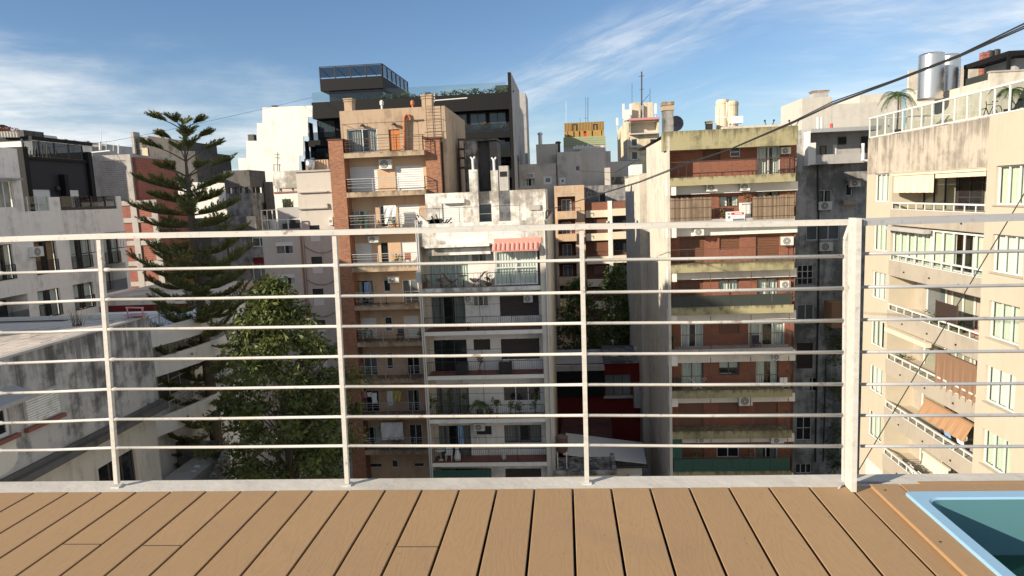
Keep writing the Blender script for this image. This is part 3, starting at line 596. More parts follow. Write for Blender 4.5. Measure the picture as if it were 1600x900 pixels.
def awn(name, u0, u1, v0, v1, d, m, label, grp='blinds and awnings on the cream building', wav=.03, lean=0.):
    b = MB(); n = 24
    for i in range(n):
        a, c = u0 + (u1 - u0) * i / n, u0 + (u1 - u0) * (i + 1) / n; q0 = wav * math.sin(i * 1.7); q1 = wav * math.sin((i + 1) * 1.7)
        b.add([F.p(a, v0, d + q0 + lean), F.p(c, v0, d + q1 + lean), F.p(c, v1, d), F.p(a, v1, d), F.p(a, v0, d + q0 + lean - .015), F.p(c, v0, d + q1 + lean - .015), F.p(c, v1, d - .015), F.p(a, v1, d - .015)], [(0, 1, 2, 3), (7, 6, 5, 4), (0, 4, 5, 1), (3, 2, 6, 7)])
    o = solo(name, b, M[m], label, 'awning', grp)
    h = MB(); F.box(h, u0 - .05, u1 + .05, v1, v1 + .12, d - .08, d + .06); hh = part('head_rail', h, M[m], None); hh.parent = o; hh.location = -o.location; return o
awn('roller_blind', -39.9, -35.75, FL[0] + .92, FL[0] + 1.84, .06, 'awning', 'cream roller blind half lowered on the top balcony of the cream building')
awn('roller_blind', -35.6, -31.5, FL[0] + 1.62, FL[0] + 1.84, .07, 'awning', 'rolled up cream blind at the right of the top balcony of the cream building')
b = MB(); F.box(b, -40.0, -35.9, FL[1] + 1.72, FL[1] + 1.93, .02, .34); solo('awning_box', b, M['plastic'] if 0 else M['concrete'], 'closed grey awning cassette above the glazed balcony', 'awning')
b = MB(); F.box(b, -39.9, -35.4, FL[3] + 1.70, FL[3] + 1.93, .02, .32); solo('awning_box', b, M['awning'], 'closed cream awning cassette left of the large brown blind', 'awning')
awn('brown_blind', -35.0, -31.55, FL[3] - .15, FL[3] + 1.62, .02, 'awnbrown', 'large brown fabric blind closing the right half of a balcony', wav=.05)
awn('awning', -35.6, -31.5, FL[4] + 1.05, FL[4] + 1.80, .12, 'awnorange', 'faded orange awning hanging over a cluttered balcony', wav=.03, lean=.38)
awn('awning', -35.6, -33.3, FL[5] + 1.2, FL[5] + 1.8, .08, 'awning', 'small cream awning over the lowest balcony of the cream building', lean=.1)
def screen(u0, u1, v0, v1, label):
    o = thing('slat_screen', label, 'screen', F.p((u0 + u1) / 2, v0, 0)); k = int((v1 - v0) / .1)
    for i in range(k): b = MB(); F.box(b, u0, u1, v0 + (v1 - v0) * i / k, v0 + (v1 - v0) * (i + .9) / k, -.02, .015); part('slat', b, M['shutdark'], o)
    for q in (u0 - .04, u1): b = MB(); F.box(b, q, q + .04, v0, v1 + .03, -.02, .03); part('side_post', b, M['brownframe'], o)
screen(-35.15, -33.3, FL[2] + .42, FL[2] + 1.32, 'dark brown slatted screen standing on a balcony rail of the cream building')
screen(-34.6, -33.0, FL[5] - .3, FL[5] + .75, 'dark brown slatted screen at the end of the lowest balcony')
# terrace glass guard on the parapet
gg = thing('glass_balustrade', 'long white framed glass balustrade on top of the cream building', 'balustrade', F.p(-32, ZT, 0))
G0 = 26.60
ys = [43.37]; 
for i in range(21): ys.append(ys[-1] - 1.0)
fr = MB(); F.box(fr, -ys[0], -ys[-1], G0 + 1.12, G0 + 1.20, -.09, .01); F.box(fr, -ys[0], -ys[-1], G0, G0 + .06, -.08, 0); part('rail', fr, M['frame'], gg)
for i, y in enumerate(ys):
    p_ = MB(); F.box(p_, -y, -y + .07, G0 + .06, G0 + 1.12, -.07, -.01); part('post', p_, M['frame'], gg)
    if i < len(ys) - 1: p_ = MB(); F.box(p_, -y + .08, -y + .99, G0 + .08, G0 + 1.1, -.05, -.035); part('pane', p_, M['guard'], gg)
fr = MB(); FB = front(43.37); FB.box(fr, 18.45, 24, G0 + 1.12, G0 + 1.2, -.05, .05); 
for i in range(5): FB.box(fr, 19.5 + i, 19.57 + i, G0, G0 + 1.12, -.03, .03)
part('rail', fr, M['frame'], gg)
TZ = ZT - .1
palm((19.2, 41.6, TZ), 'tall potted palm rising above the far corner of the glass balustrade', 2.35, 1.25, 15)
palm((19.6, 32.2, TZ), 'small palm behind the balustrade next to the folded deck chair', 1.25, .9, 11)
ch = thing('deck_chair', 'dark folded deck chair standing on the terrace behind the balustrade', 'chair', (19.5, 31.4, TZ))
b = MB(); b.hexa([(19.45, 31.1, TZ + .4), (19.5, 31.1, TZ + .4), (19.5, 31.75, TZ + .4), (19.45, 31.75, TZ + .4), (19.9, 31.1, TZ + 1.35), (19.95, 31.1, TZ + 1.35), (19.95, 31.75, TZ + 1.35), (19.9, 31.75, TZ + 1.35)]); part('back', b, M['netdark'], ch)
b = MB()
for y in (31.1, 31.75): b.tube([(19.3, y, TZ), (19.95, y, TZ + 1.4)], .025, 6); b.tube([(20.0, y, TZ), (19.4, y, TZ + .75)], .025, 6)
part('frame', b, M['darkframe'], ch)
bk_ = thing('bicycle', 'dark bicycle leaning behind the balustrade left of the deck chair', 'bicycle', (19.4, 33.2, TZ))
for y in (32.75, 33.75):
    b = MB(); b.tube([(19.4, y + .33 * math.cos(R_(a)), TZ + .34 + .33 * math.sin(R_(a))) for a in range(0, 361, 20)], .02, 5, False)
    for a in range(0, 180, 30): b.tube([(19.4, y + .32 * math.cos(R_(a)), TZ + .34 + .32 * math.sin(R_(a))), (19.4, y - .32 * math.cos(R_(a)), TZ + .34 - .32 * math.sin(R_(a)))], .004, 3)
    part('wheel', b, M['iron'], bk_)
b = MB()
for p_, q in (((33.75, .34), (33.55, .8)), ((33.55, .8), (32.95, .78)), ((33.35, .32), (32.95, .85)), ((33.35, .32), (33.6, .72)), ((33.35, .32), (32.75, .34)), ((33.0, .72), (32.75, .34)), ((33.58, .8), (33.62, .98))): b.tube([(19.4, p_[0], TZ + p_[1]), (19.4, q[0], TZ + q[1])], .018, 5)
part('frame', b, M['iron'], bk_)
b = MB(); b.box(19.34, 19.46, 32.82, 33.08, TZ + .85, TZ + .9); part('saddle', b, M['iron'], bk_)
# balcony contents of the cream building
def pchair(F, u, v, d, label, m='plastic', grp=None, s=1.):
    o = thing('chair', label, 'chair', F.p(u, v, d), grp); b = MB(); F.box(b, u - .24 * s, u + .24 * s, v + .42 * s, v + .46 * s, d - .24 * s, d + .24 * s); part('seat', b, M[m], o)
    b = MB(); F.box(b, u - .24 * s, u + .24 * s, v + .47 * s, v + .9 * s, d - .26 * s, d - .22 * s); part('backrest', b, M[m], o)
    for a in (-.21, .18):
        for c in (-.22, .19): b = MB(); F.box(b, u + a * s, u + (a + .04) * s, v, v + .419 * s, d + c * s, d + (c + .04) * s); part('leg', b, M[m], o)
    return o
M['pinkplastic'] = plain('pink_plastic', (.70, .30, .28), .5)
for i, u in enumerate((-33.0, -32.2)): pchair(F, u, FL[2] - .70, -.55, ('pink garden chair on the cream building balcony, the one nearer the brown screen', 'pink garden chair on the cream building balcony, the one nearer the right wall')[i], 'pinkplastic', 'pink chairs on the balcony')
tb = thing('garden_table', 'round pink table between two pink chairs on a balcony', 'table', F.p(-32.6, FL[2] - .7, -.8)); b = MB(); b.lathe(F.p(-32.6, FL[2] - .70, -.8), [(.05, 0), (.03, .7)], 8); part('leg', b, M['pinkplastic'], tb)
b = MB(); b.lathe(F.p(-32.6, FL[2] + .0, -.8), [(.42, 0), (.45, .03), (.44, .05)], 18); part('top', b, M['pinkplastic'], tb)
for i, (u, k) in enumerate(((-36.6, 2), (-36.0, 2), (-35.6, 2), (-34.2, 2), (-33.7, 2), (-39.4, 3), (-35.3, 3))):
    c = F.p(u, FL[k] - .7, -.4); o = thing('potted_plant', 'leafy potted plant on the cream building balcony, ' + ('just left of the slatted screen, tallest', 'second from the slatted screen', 'touching the left post of the screen', 'under the right end of the screen', 'between the screen and the pink chairs', 'at the far left beside the aluminium door', 'just left of the brown fabric blind')[i], 'plant', c, 'plants on the cream building balconies')
    mb = MB(); mb.lathe(c, [(.12, 0), (.17, .28), (.18, .3)], 10); part('pot', mb, M['terracotta'], o); mb = MB(); blob_leaves(mb, [c + Vector((0, rnd.uniform(-.2, .2), .4 + .7 * rnd.random())) for _ in range(6)], 16, .2, .26, 1.); mb.tube([c + Vector((0, 0, .2)), c + Vector((0, 0, .9))], .02, 4); part('leaves', mb, M['plant'], o)
# clutter on the fourth balcony, clothes airer on the fifth
def garment(F, u0, u1, v1, L, d, m, label, grp='laundry hung on the balconies'):
    b = MB(); n = 6; w_ = u1 - u0
    P2 = lambda i, j: F.p(u0 + w_ * i / n + .03 * math.sin(j * 2 + i) * (1 if 0 < i < n else .4), v1 - L * j / 5 * (1 + .05 * math.sin(i * 2.3)), d + .05 * math.sin(i * 2.1 + j) * (j > 0))
    for i in range(n):
        for j in range(5): b.quad(P2(i, j + 1), P2(i + 1, j + 1), P2(i + 1, j), P2(i, j))
    o = solo('hung_cloth', b, M[m], label, 'laundry', grp)
    so_ = o.modifiers.new('t', 'SOLIDIFY'); so_.thickness = .012; return o
garment(F, -34.9, -34.3, FL[4] + .95, 1.0, -.5, 'clothblue', 'blue cloth hanging under the orange awning, with a red one beside it')
garment(F, -35.0, -34.8, FL[4] + 1.05, .5, -.4, 'leather', 'small red cloth hanging under the orange awning')
garment(F, -33.9, -33.3, FL[4] + .75, .9, -.6, 'cloth', 'pale cloth hanging at the middle of the cluttered balcony under the orange awning'); garment(F, -35.6, -35.1, FL[4] + .8, .9, -.7, 'clothdark', 'dark cloth at the left end of the orange awning balcony')
garment(F, -32.6, -32.0, FL[4] + .45, .9, -.5, 'curtaindark', 'grey cloth at the right end of the orange awning balcony')
ar = thing('clothes_airer', 'folding clothes airer loaded with dark clothes on the lowest balcony', 'clothes airer', F.p(-37.2, FL[5] - .7, -.7))
b = MB(); zr = FL[5] + .35
for s in (-1, 1): b.tube([F.p(-38.2, FL[5] - .7, -.7 + .35 * s), F.p(-36.3, zr, -.7 + .35 * s)], .015, 5); b.tube([F.p(-36.3, FL[5] - .7, -.7 + .35 * s), F.p(-38.2, zr, -.7 + .35 * s)], .015, 5)
for i in range(8): b.tube([F.p(-38.3 + .29 * i, zr, -1.1), F.p(-38.3 + .29 * i, zr, -.25)], .01, 4)
part('frame', b, M['iron'], ar)
for i, m_ in enumerate(('clothdark', 'curtaindark', 'cloth', 'clothdark', 'cloth')): garment(F, -38.35 + .42 * i, -37.95 + .42 * i, zr + .03, .55, -.2 - .1 * (i % 2), m_, ('black garment at the left end of the loaded clothes airer', 'grey garment second from the left on the clothes airer', 'white garment at the middle of the clothes airer', 'dark garment right of the white one on the clothes airer', 'white garment at the right end of the clothes airer')[i])
# the set back top floor with tanks and pergola
tp = bldg('pale rooftop block set back above the cream building, with black pergola', 'rooftop block', 26, 40, name='rooftop_block')
XT = 23.0; Ft = leftface(XT); zt1 = Ft.px(1499, 170)[1]
u1a, za = Ft.px(1417, 146); u1b, zb = Ft.px(1457, 131); uA, zA = Ft.px(1417, 111)
yf = -Ft.px(1417, 150)[0]; yn = 39.6; _, zN = onY(1502, 116, yn); ymid = -Ft.px(1457, 140)[0]
_, zl1 = Ft.px(1440, 139); _, zl2 = Ft.px(1480, 140)
mb = MB(); mb.box(XT, XT + .2, ymid, yf, ZT - .1, zl1); mb.box(XT, XT + .2, yn + .201, ymid - .002, ZT - .1, zl1 - .55); mb.box(XT, 40, yn, yn + .2, ZT - .1, zN); mb.box(XT + .002, 40, yf - .2, yf + .01, ZT - .1, zA); part('wall', mb, M['cream'] if 0 else M['peelside'], tp)
mb = MB(); mb.box(XT + .21, 40, yn + .21, yf - .21, ZT, zl1 - 1.0); part('roof', mb, M['rooflight'], tp)
cp = MB(); cp.box(XT - .04, 40, yn - .05, yn + .25, zN + .002, zN + .09); part('coping', cp, M['concrete'], tp)
pg = thing('pergola', 'black steel pergola with a dark screen on the rooftop block', 'pergola', (27, 41, zl1 - 1))
x0, z0 = onY(1508, 94, 42.); x1, z1 = onY(1585, 92, 41.); 
mb = MB(); mb.box(24.3, 33, 40.3, 40.5, zN + .95, zN + 1.2); mb.box(24.3, 24.5, 40.5, 44.5, zN + .95, zN + 1.2); mb.box(24.3, 33, 44.3, 44.5, zN + .95, zN + 1.2)
for i in range(22): mb.box(24.5 + i * .38, 24.62 + i * .38, 40.5, 44.3, zN + .98, zN + 1.15)
part('beam', mb, M['black'], pg)
for x, y in ((24.3, 40.3), (24.3, 44.3), (28.5, 40.3), (32.8, 40.3)): mb = MB(); mb.box(x, x + .15, y, y + .15, zl1 - 1., zN + .95); part('post', mb, M['black'], pg)
mb = MB(); mb.box(24.33, 24.36, 40.5, 44.3, zN - .6, zN + .35); part('screen', mb, M['netdark'], pg)
for i, (px, py, r, hh) in enumerate(((1454, 136, .66, 2.15), (1482, 134, .58, 2.0))):
    Y = (43.6, 45.2)[i]; c = at(px, py, Y); c.z = zl1 - 1.05; top_ = onY(px, (85, 87)[i], Y)[1]
    b = MB(); prof = []; H = top_ - c.z
    for k in range(13): prof += [(r, H * k / 13), (r + .03, H * (k + .5) / 13)]
    prof += [(r, H), (r * .8, H + .06), (.1, H + .1)]; b.lathe(c, prof, 28)
    solo('water_tank', b, M['steel'], ('ribbed stainless steel water tank on the rooftop block, the nearer wider one', 'second steel water tank half hidden behind the wider one')[i], 'water tank', 'steel water tanks', True)
for i, (px, py0, py1) in enumerate(((1546, 79, 112), (1556, 77, 110))):
    c = at(px, py1, 47.); H = onY(px, py0, 47.)[1] - c.z; b = MB(); b.lathe(c, [(.11, -.6), (.11, H - .42), (.2, H - .4), (.2, H - .05), (.12, H)], 14); solo('flue', b, M['iron'], ('dark metal flue beside the pergola, left of two', 'dark metal flue beside the pergola, right of two')[i], 'flue', 'flues by the pergola')
b = MB(); c = at(1537, 110, 47.); b.box(c.x - .2, c.x + .2, 46.8, 47.2, c.z - .5, onY(1537, 82, 47.)[1]); solo('chimney', b, M['redbrick'], 'short brick chimney left of the two dark flues', 'chimney')
b = MB(); c = at(1580, 105, 41.5); b.box(c.x, 40, 41.2, 44, zN - .2, onY(1590, 91, 41.2)[1]); solo('stair_house', b, M['grey'], 'plain grey stair house at the right end of the rooftop block', 'rooftop block')
# ================================================================== orange brick building
YB = 45.7; F = front(YB); DB = 1.1
xl, xr = onY(1039, 300, YB)[0], onY(1244, 300, YB)[0]
zr = F.px(1140, 201, DB)[1]
bb = bldg('orange brick apartment building with olive balcony slabs and a stained parapet', 'building', 10.6, 50)
SL = [(281, 1), (348, 0), (418, 1), (485, 1), (551.5, 0), (616, 1), (680, 1), (743, 1)]
W_ = [  # px rect, kind, options
 ((1098, 231, 1126, 251), 'shutbrown', {}), ((1141, 229.5, 1157, 245), 'dark', dict(n=1, rows=2)), ((1183, 228, 1219, 274), 'half', dict(n=2, fw=.09)),
 ((1061, 303, 1100, 343), 'shutbrown', {}), ((1124, 306, 1154, 323), 'half', dict(n=2, fm='brownframe')), ((1181, 299, 1218, 341), 'dark', dict(n=2, fm='brownframe')),
 ((1062, 371, 1101, 414), 'shutbrown', {}), ((1124, 369, 1156, 390), 'shutbrown', {}), ((1181, 368, 1218, 412), 'shutbrown', {}),
 ((1060, 437, 1099, 479), 'shutbrown', {}), ((1123, 437, 1155, 455), 'curtain', dict(n=2, fm='brownframe')), ((1183, 435, 1216, 478), 'curtain', dict(n=2, fm='brownframe')),
 ((1064, 506, 1099, 546), 'half', dict(n=3)), ((1123, 507, 1155, 521), 'shutbrown', {}), ((1169, 504, 1226, 545), 'half', dict(n=3, fw=.08)),
 ((1064, 564, 1099, 611), 'curtain', dict(n=2, fm='brownframe')), ((1123, 564, 1155, 586), 'blind', dict(n=2, fm='brownframe')), ((1180, 563, 1216, 611), 'half', dict(n=2, fm='brownframe')),
 ((1061, 628, 1099, 675), 'shutbrown', {}), ((1123, 628, 1154, 650), 'shutbrown', {}), ((1179, 627, 1215, 675), 'shutbrown', {}),
 ((1066, 700, 1100, 740), 'shutbrown', {}), ((1120, 698, 1155, 715), 'dark', dict(n=2)), ((1179, 698, 1215, 740), 'dark', dict(n=2))]
hs = [F.rect(*r) for r, _, _ in W_]
yend = onX(999, 500, xl)[0]; yl = onX(1014, 500, xl)[0]; yl2 = onX(1009, 500, xl)[0]
mb = MB(); F.wall(mb, xl, xr, 0, zr - .02, hs, .22); part('wall', mb, M['brick'], bb)
L = leftface(xl - .02); mb = MB(); hl = [(-yl + .3, -yl + .9, F.px(1012, y)[1] - .9, F.px(1012, y)[1] + .3) for y in ()]
L.wall(mb, -yl, -YB + DB, 0, zr - .3, (), .2); mb.quad((xl - .02, YB - DB, 0), (xl + .16, YB - DB, 0), (xl + .16, YB - DB, zr - .3), (xl - .02, YB - DB, zr - .3)); mb.quad((xl + .16, YB - DB, 0), (xl + .16, YB, 0), (xl + .16, YB, zr - .3), (xl + .16, YB - DB, zr - .3))
mb.quad((xl - .02, yl, 0), (xl - .02, yl, zr - .3), (xl + 1.4, yl, zr - .3), (xl + 1.4, yl, 0)); part('wall', mb, M['peelside'], bb, label='peeling cream side wall')
mb = MB(); h2 = []
L2 = leftface(xl + 1.4)
for y in (345, 400, 455, 505, 555, 600, 650): z = L2.px(1012, y)[1]; h2.append((-(yl + yl2) / 2 - .5, -(yl + yl2) / 2 + .5, z - .6, z + .6))
L2.wall(mb, -yl2, -yl - .001, 0, zr - 2.2, h2, .2)
for h in h2: window(bb, L2, h, 'dark', d=-.1, n=1)
L3 = leftface(xl - .35); L3.wall(mb, -yend - 8, -yl2, 0, onX(1000, 275, xl)[1]); mb.quad((xl - .35, yl2, 0), (xl + 1.4, yl2, 0), (xl + 1.4, yl2, zr - 2.2), (xl - .35, yl2, zr - 2.2))
mb.quad((xr, YB, 0), (xr, yend, 0), (xr, yend, zr), (xr, YB, zr)); mb.quad((xl, yend + 8, 0), (xl, yend + 8, zr - 2), (xr, yend + 8, zr - 2), (xr, yend + 8, 0)); part('wall', mb, M['peelside'], bb)
rf = MB(); rf.quad((xl, YB, zr - .06), (xr, YB, zr - .06), (xr, yend, zr - .06), (xl, yend, zr - .06)); part('roof', rf, M['roof'], bb)
pu0, pu1 = F.px(1037, 215, DB)[0], F.px(1247, 215, DB)[0]
mb = MB(); F.box(mb, pu0, pu1, F.px(1140, 231, DB)[1], zr, .003, DB); part('parapet', mb, M['olive'], bb, label='olive parapet with dark mould along the top')
su0, su1 = F.px(1046, 282, DB)[0], F.px(1243, 282, DB)[0]
for i, (py, ol) in enumerate(SL):
    vt = F.px(1140, py - 6.5, DB)[1]
    kw = dict(step=.5, posts=2.0, r=.007, pr=.014, top=.018) if i in (0, 2, 3, 5) else dict(step=.14, posts=2.2, r=.007, pr=.014, top=.018)
    if i in (1, 6): kw['step'] = .45
    balcony(bb, F, su0, su1, vt, .52 if ol else .34, DB, 'olive' if ol else 'concrete', 'v', .98, 'ironbrown', **kw)
    bm = MB(); F.box(bm, xl + .2, xr - .002, vt - 1.08, vt - (.525 if ol else .345), .003, .34); F.box(bm, xl - .022, xl + .55, vt - 1.1, vt - .1, .36, DB - .06); part('beam', bm, M['white'], bb)
    if i < 7:
        for q in (0.03, .33, .66, .97):
            pp = MB(); u = su0 + (su1 - su0) * q; F.box(pp, u - .02, u + .02, vt - 2.85, vt - .6, DB - .14, DB - .10) if i > 1 else None
            if pp.v: part('balcony_post', pp, M['ironbrown'], bb)
# denser railing panels
dn = MB(); zt0 = F.px(1140, 274.5, DB)[1]
bars(dn, F.p(F.px(1182, 265, DB)[0], 0, DB - .1), F.p(F.px(1241, 265, DB)[0], 0, DB - .1), zt0, zt0 + .98, .09, .012); part('railing', dn, M['iron'], bb)
# mesh guards on lower balconies
for y0, y1, m, nm in ((461, 481, 'netdark', 'guard_panel'), (717, 738, 'mesh', 'guard_panel')):
    b = MB(); v1, v0 = F.px(1140, y0, DB)[1], F.px(1140, y1, DB)[1]
    for i in range(6): F.box(b, su0 + .1 + (su1 - su0 - .2) * i / 6 + .01, su0 + .1 + (su1 - su0 - .2) * (i + 1) / 6 - .01, v0 + .04, v1, DB - .04, DB - .025)
    part(nm, b, M[m], bb)
b = MB(); v1, v0 = F.px(1055, 686, DB)[1], F.px(1055, 717, DB)[1]; F.box(b, F.px(1048, 700, DB)[0], F.px(1066, 700, DB)[0], v0, v1, DB - .05, DB - .03); part('guard_panel', b, M['mesh'], bb)
for r, k, kw in W_: window(bb, F, F.rect(*r), k, d=-.12, **kw)
ub, _ = F.px(1243, 320, 0.1); pp = MB(); pp.tube([F.p(ub, 0, .12), F.p(ub, zr - 2, .12)], .045, 6); part('drain_pipe', pp, M['ironbrown'], bb)
# cane screens
for (a, b_, c, e), lab in (((1047, 309, 1111, 345), 'cane privacy screen on the left part of a brick building balcony'), ((1176, 306, 1240, 342), 'cane privacy screen on the right part of a brick building balcony')):
    u0, u1, v0, v1 = F.rect(a, b_, c, e, DB); o = thing('cane_screen', lab, 'screen', F.p((u0 + u1) / 2, v0, DB), 'cane screens'); mb = MB(); u = u0
    while u < u1:
        w__ = rnd.uniform(.02, .05); j = rnd.uniform(-.06, .05); F.box(mb, u, u + w__ * .9, v0, v1 + j, DB + .002 + rnd.uniform(0, .012), DB + .025); u += w__
    part('canes', mb, M['cane'], o, kind='stuff'); mb = MB()
    for q in (.12, .55, .9): F.box(mb, u0, u1, v0 + (v1 - v0) * q, v0 + (v1 - v0) * q + .03, DB + .04, DB + .05)
    part('tie_rail', mb, M['ironbrown'], o)
ACB = ['white air conditioner under the top balcony of the brick building, left of two', 'white air conditioner under the top balcony of the brick building, right of two', 'white air conditioner beside the white glass door at the top of the brick building', 'white air conditioner under the balcony with the cane screens', 'window air conditioner right of the brown shutters on the brick building', 'air conditioner at the left end under the mid olive slab of the brick building', 'air conditioner right of the pale curtains on the brick building', 'dark faced air conditioner above the curtained door low on the brick building', 'large air conditioner under the middle of a low olive slab', 'air conditioner above the green mesh balcony, on the right', 'air conditioner above the green mesh balcony, on the left']
for r, lab in zip(((1104, 287, 1121, 299), (1157, 286, 1172, 298), (1221, 230, 1236, 240.5), (1085, 357, 1100, 368), (1222, 370, 1240, 383), (1047, 427, 1062, 437), (1221, 439, 1235, 450), (1208, 553, 1220, 563), (1155, 620, 1176, 634), (1205, 684, 1225, 693), (1090, 684, 1104, 692)), ACB):
    d0 = .36 if lab.find('under') > 0 or lab.find('above') > 0 else .02; ac(F, F.rect(*r, d0 + .3), lab, .3, d0)
# sign on the balcony rail: white board, red band with pale lettering, crest, grey strip
u0, u1, v0, v1 = F.rect(1134, 330.5, 1164, 345.5, DB + .05); sg = thing('sign', 'white sign with a red band and black emblem on the brick building balcony', 'sign', F.p(u0, v0, DB), None)
mb = MB(); F.box(mb, u0, u1, v0, v1, DB + .03, DB + .06); part('board', mb, M['plastic'], sg)
W2, H2 = u1 - u0, v1 - v0; S = lambda a, b_, c, e, d: (u0 + W2 * a, u0 + W2 * b_, v0 + H2 * c, v0 + H2 * e, d, d + .006)
mb = MB(); F.box(mb, *S(.28, .95, .66, .90, DB + .061)); part('red_band', mb, M['signred'], sg)
mb = MB()
for i in range(7): F.box(mb, *S(.46 + .055 * i, .50 + .055 * i, .72, .84, DB + .068))
part('band_lettering', mb, M['plastic'], sg)
mb = MB()
for i in range(9): F.box(mb, *S(.40 + .055 * i, .44 + .055 * i, .50, .55, DB + .061))
F.box(mb, *S(.08, .22, .70, .86, DB + .061)); part('small_print', mb, M['curtaindark'], sg)
mb = MB(); F.box(mb, *S(.36, .97, .04, .26, DB + .061)); part('grey_strip', mb, M['signgrey'], sg)
mb = MB(); cx, cy = u0 + W2 * .17, v0 + H2 * .42; q = DB + .064
mb.add([F.p(cx, cy - .14, q), F.p(cx + .05, cy - .04, q), F.p(cx + .13, cy + .06, q), F.p(cx + .04, cy + .05, q), F.p(cx, cy + .10, q), F.p(cx - .04, cy + .05, q), F.p(cx - .13, cy + .06, q), F.p(cx - .05, cy - .04, q)], [tuple(range(8))]); part('emblem', mb, M['signgrey'], sg)
u0, u1, v0, v1 = F.rect(1159, 316, 1173, 345, DB - .3); wm_ = thing('cabinet', 'tall white cabinet on the balcony between the sign and the right cane screen', 'cabinet', F.p(u0, v0, .5))
mb = MB(); F.box(mb, u0, u1, v0, v1, .15, DB - .25); part('body', mb, M['plastic'], wm_); mb = MB(); F.box(mb, u0 + .04, u1 - .04, v0 + .1, v0 + (v1 - v0) * .52, DB - .249, DB - .23); F.box(mb, u0 + .04, u1 - .04, v0 + (v1 - v0) * .55, v1 - .06, DB - .249, DB - .23); part('door', mb, M['ac'], wm_)
pot_plant(F, 1128, 345, DB - .4, 'reddish plant left of the sign on the brick building balcony', .6, .4, 'dry'); pot_plant(F, 1168, 316, DB - .4, 'reddish plant spilling over the top of the white cabinet', .35, .35, 'dry', v=F.px(1166, 316.5, DB - .4)[1])
pot_plant(F, 1232, 345, DB - .35, 'dry climbing plant at the right end of the cane screens', 1.5, .4, 'dry'); pot_plant(F, 1052, 545, DB - .4, 'plant at the left end of the balcony with two glazed doors', .8, .35)
for i, (x, lab) in enumerate(((1085, 'leafy plant on the green mesh balcony beside the left shutter'), (1168, 'leafy plant at the middle of the green mesh balcony'), (1190, 'yellowish plant on the green mesh balcony, right of the middle one'), (1222, 'plant at the right end of the green mesh balcony'))): pot_plant(F, x, 733, DB - .5, lab, 1.1, .4, 'dry' if i == 2 else 'plant')
pchair(F, F.px(1182, 540, .6)[0], F.px(1180, 546, .6)[1], .6, 'dark chair with clothes on it in front of the glazed doors', 'clothdark'); pchair(F, F.px(1059, 608, .6)[0], F.px(1059, 613, .6)[1], .6, 'dark barbecue like chair at the left end of a low brick balcony', 'iron')
pchair(F, F.px(1226, 607, .6)[0], F.px(1226, 612, .6)[1], .6, 'white plastic chair at the right end of a low brick balcony', 'plastic')
ar = thing('drying_rack', 'small white folding drying rack on a low brick balcony', 'clothes airer', F.p(F.px(1090, 600, .7)[0], F.px(1090, 612, .7)[1], .7)); u, v = F.px(1090, 612, .7); b = MB()
for s in (.5, .9): b.tube([F.p(u - .5, v, s), F.p(u + .5, v + .9, s)], .014, 5); b.tube([F.p(u + .5, v, s), F.p(u - .5, v + .9, s)], .014, 5)
for i in range(6): b.tube([F.p(u - .55 + .22 * i, v + .9, .45), F.p(u - .55 + .22 * i, v + .9, .95)], .01, 4)
part('frame', b, M['plastic'], ar)
# things on the brick building roof
def chimney(r, Y, lab, mat, dep=.8, cap=True, name='chimney', grp=None):
    Fq = front(Y); u0, u1, v0, v1 = Fq.rect(*r); o = thing(name, lab, 'chimney', Fq.p((u0 + u1) / 2, v0 - .3, -dep / 2), grp); H = v1 - v0; mb = MB(); w = u1 - u0
    mb.box(u0 + w * .04, u1 - w * .04, Y, Y + dep, v0 - .5, v1 - (H * .28 if cap else 0)); part('stack', mb, M[mat], o)
    if cap:
        mb = MB(); mb.box(u0 - w * .04, u1 + w * .04, Y - .05, Y + dep + .05, v1 - H * .279, v1 - H * .22); mb.box(u0 + w * .02, u1 - w * .02, Y, Y + dep, v1 - H * .219, v1 - H * .10); mb.box(u0 - w * .06, u1 + w * .06, Y - .06, Y + dep + .06, v1 - H * .099, v1); part('cap', mb, M['tanslab'] if mat != 'penth' else M['penth'], o)
    return o
chimney((1036, 159, 1053, 206), 46, 'tall stained chimney with a tiled cap at the left of the brick building roof', 'mould')
ds = thing('satellite_dish', 'large dark satellite dish behind the tall stained chimney', 'satellite dish', at(1057, 205, 47)); c = at(1056, 193, 47.); R = 11.5 * 47 / FPX; mb = MB(); n = 20
for k, (rr, dd) in enumerate(((1., 0), (.7, .10), (.35, .17), (.05, .2))): mb.v += [(c.x + R * rr * math.cos(2 * math.pi * i / n), c.y + dd, c.z + R * rr * math.sin(2 * math.pi * i / n)) for i in range(n)]
for k in range(3): mb.f += [(k * n + i, k * n + (i + 1) % n, (k + 1) * n + (i + 1) % n, (k + 1) * n + i) for i in range(n)]
part('dish', mb, M['signgrey'], ds, True); mb = MB(); mb.tube([(c.x, c.y + .2, c.z), (c.x, c.y + .5, zr - .1)], .05, 6); mb.tube([(c.x - R * .8, c.y, c.z), (c.x, c.y - .5, c.z), (c.x + R * .8, c.y, c.z)], .02, 5); part('mast', mb, M['iron'], ds)
wt = thing('rooftop_tank', 'stained cream twin lobed water tank tower on the brick building roof', 'water tank', at(1135, 201, 48))
M['tankcream'] = stucco('tank_render', (.66, .56, .40), (.20, .15, .10), .6, .75)
for x, r in ((1129, 9.5), (1142.5, 10)):
    c = at(x, 204, 48.5); H = onY(x, 159, 48.5)[1] - c.z + (.1 if x < 1135 else 0); rr = r * 48.5 / FPX; mb = MB(); mb.lathe(c - Vector((0, 0, .3)), [(rr, 0), (rr, H), (rr * 1.06, H + .05), (rr * 1.06, H + .2), (rr * .9, H + .32)], 20); part('tank', mb, M['tankcream'], wt, False)
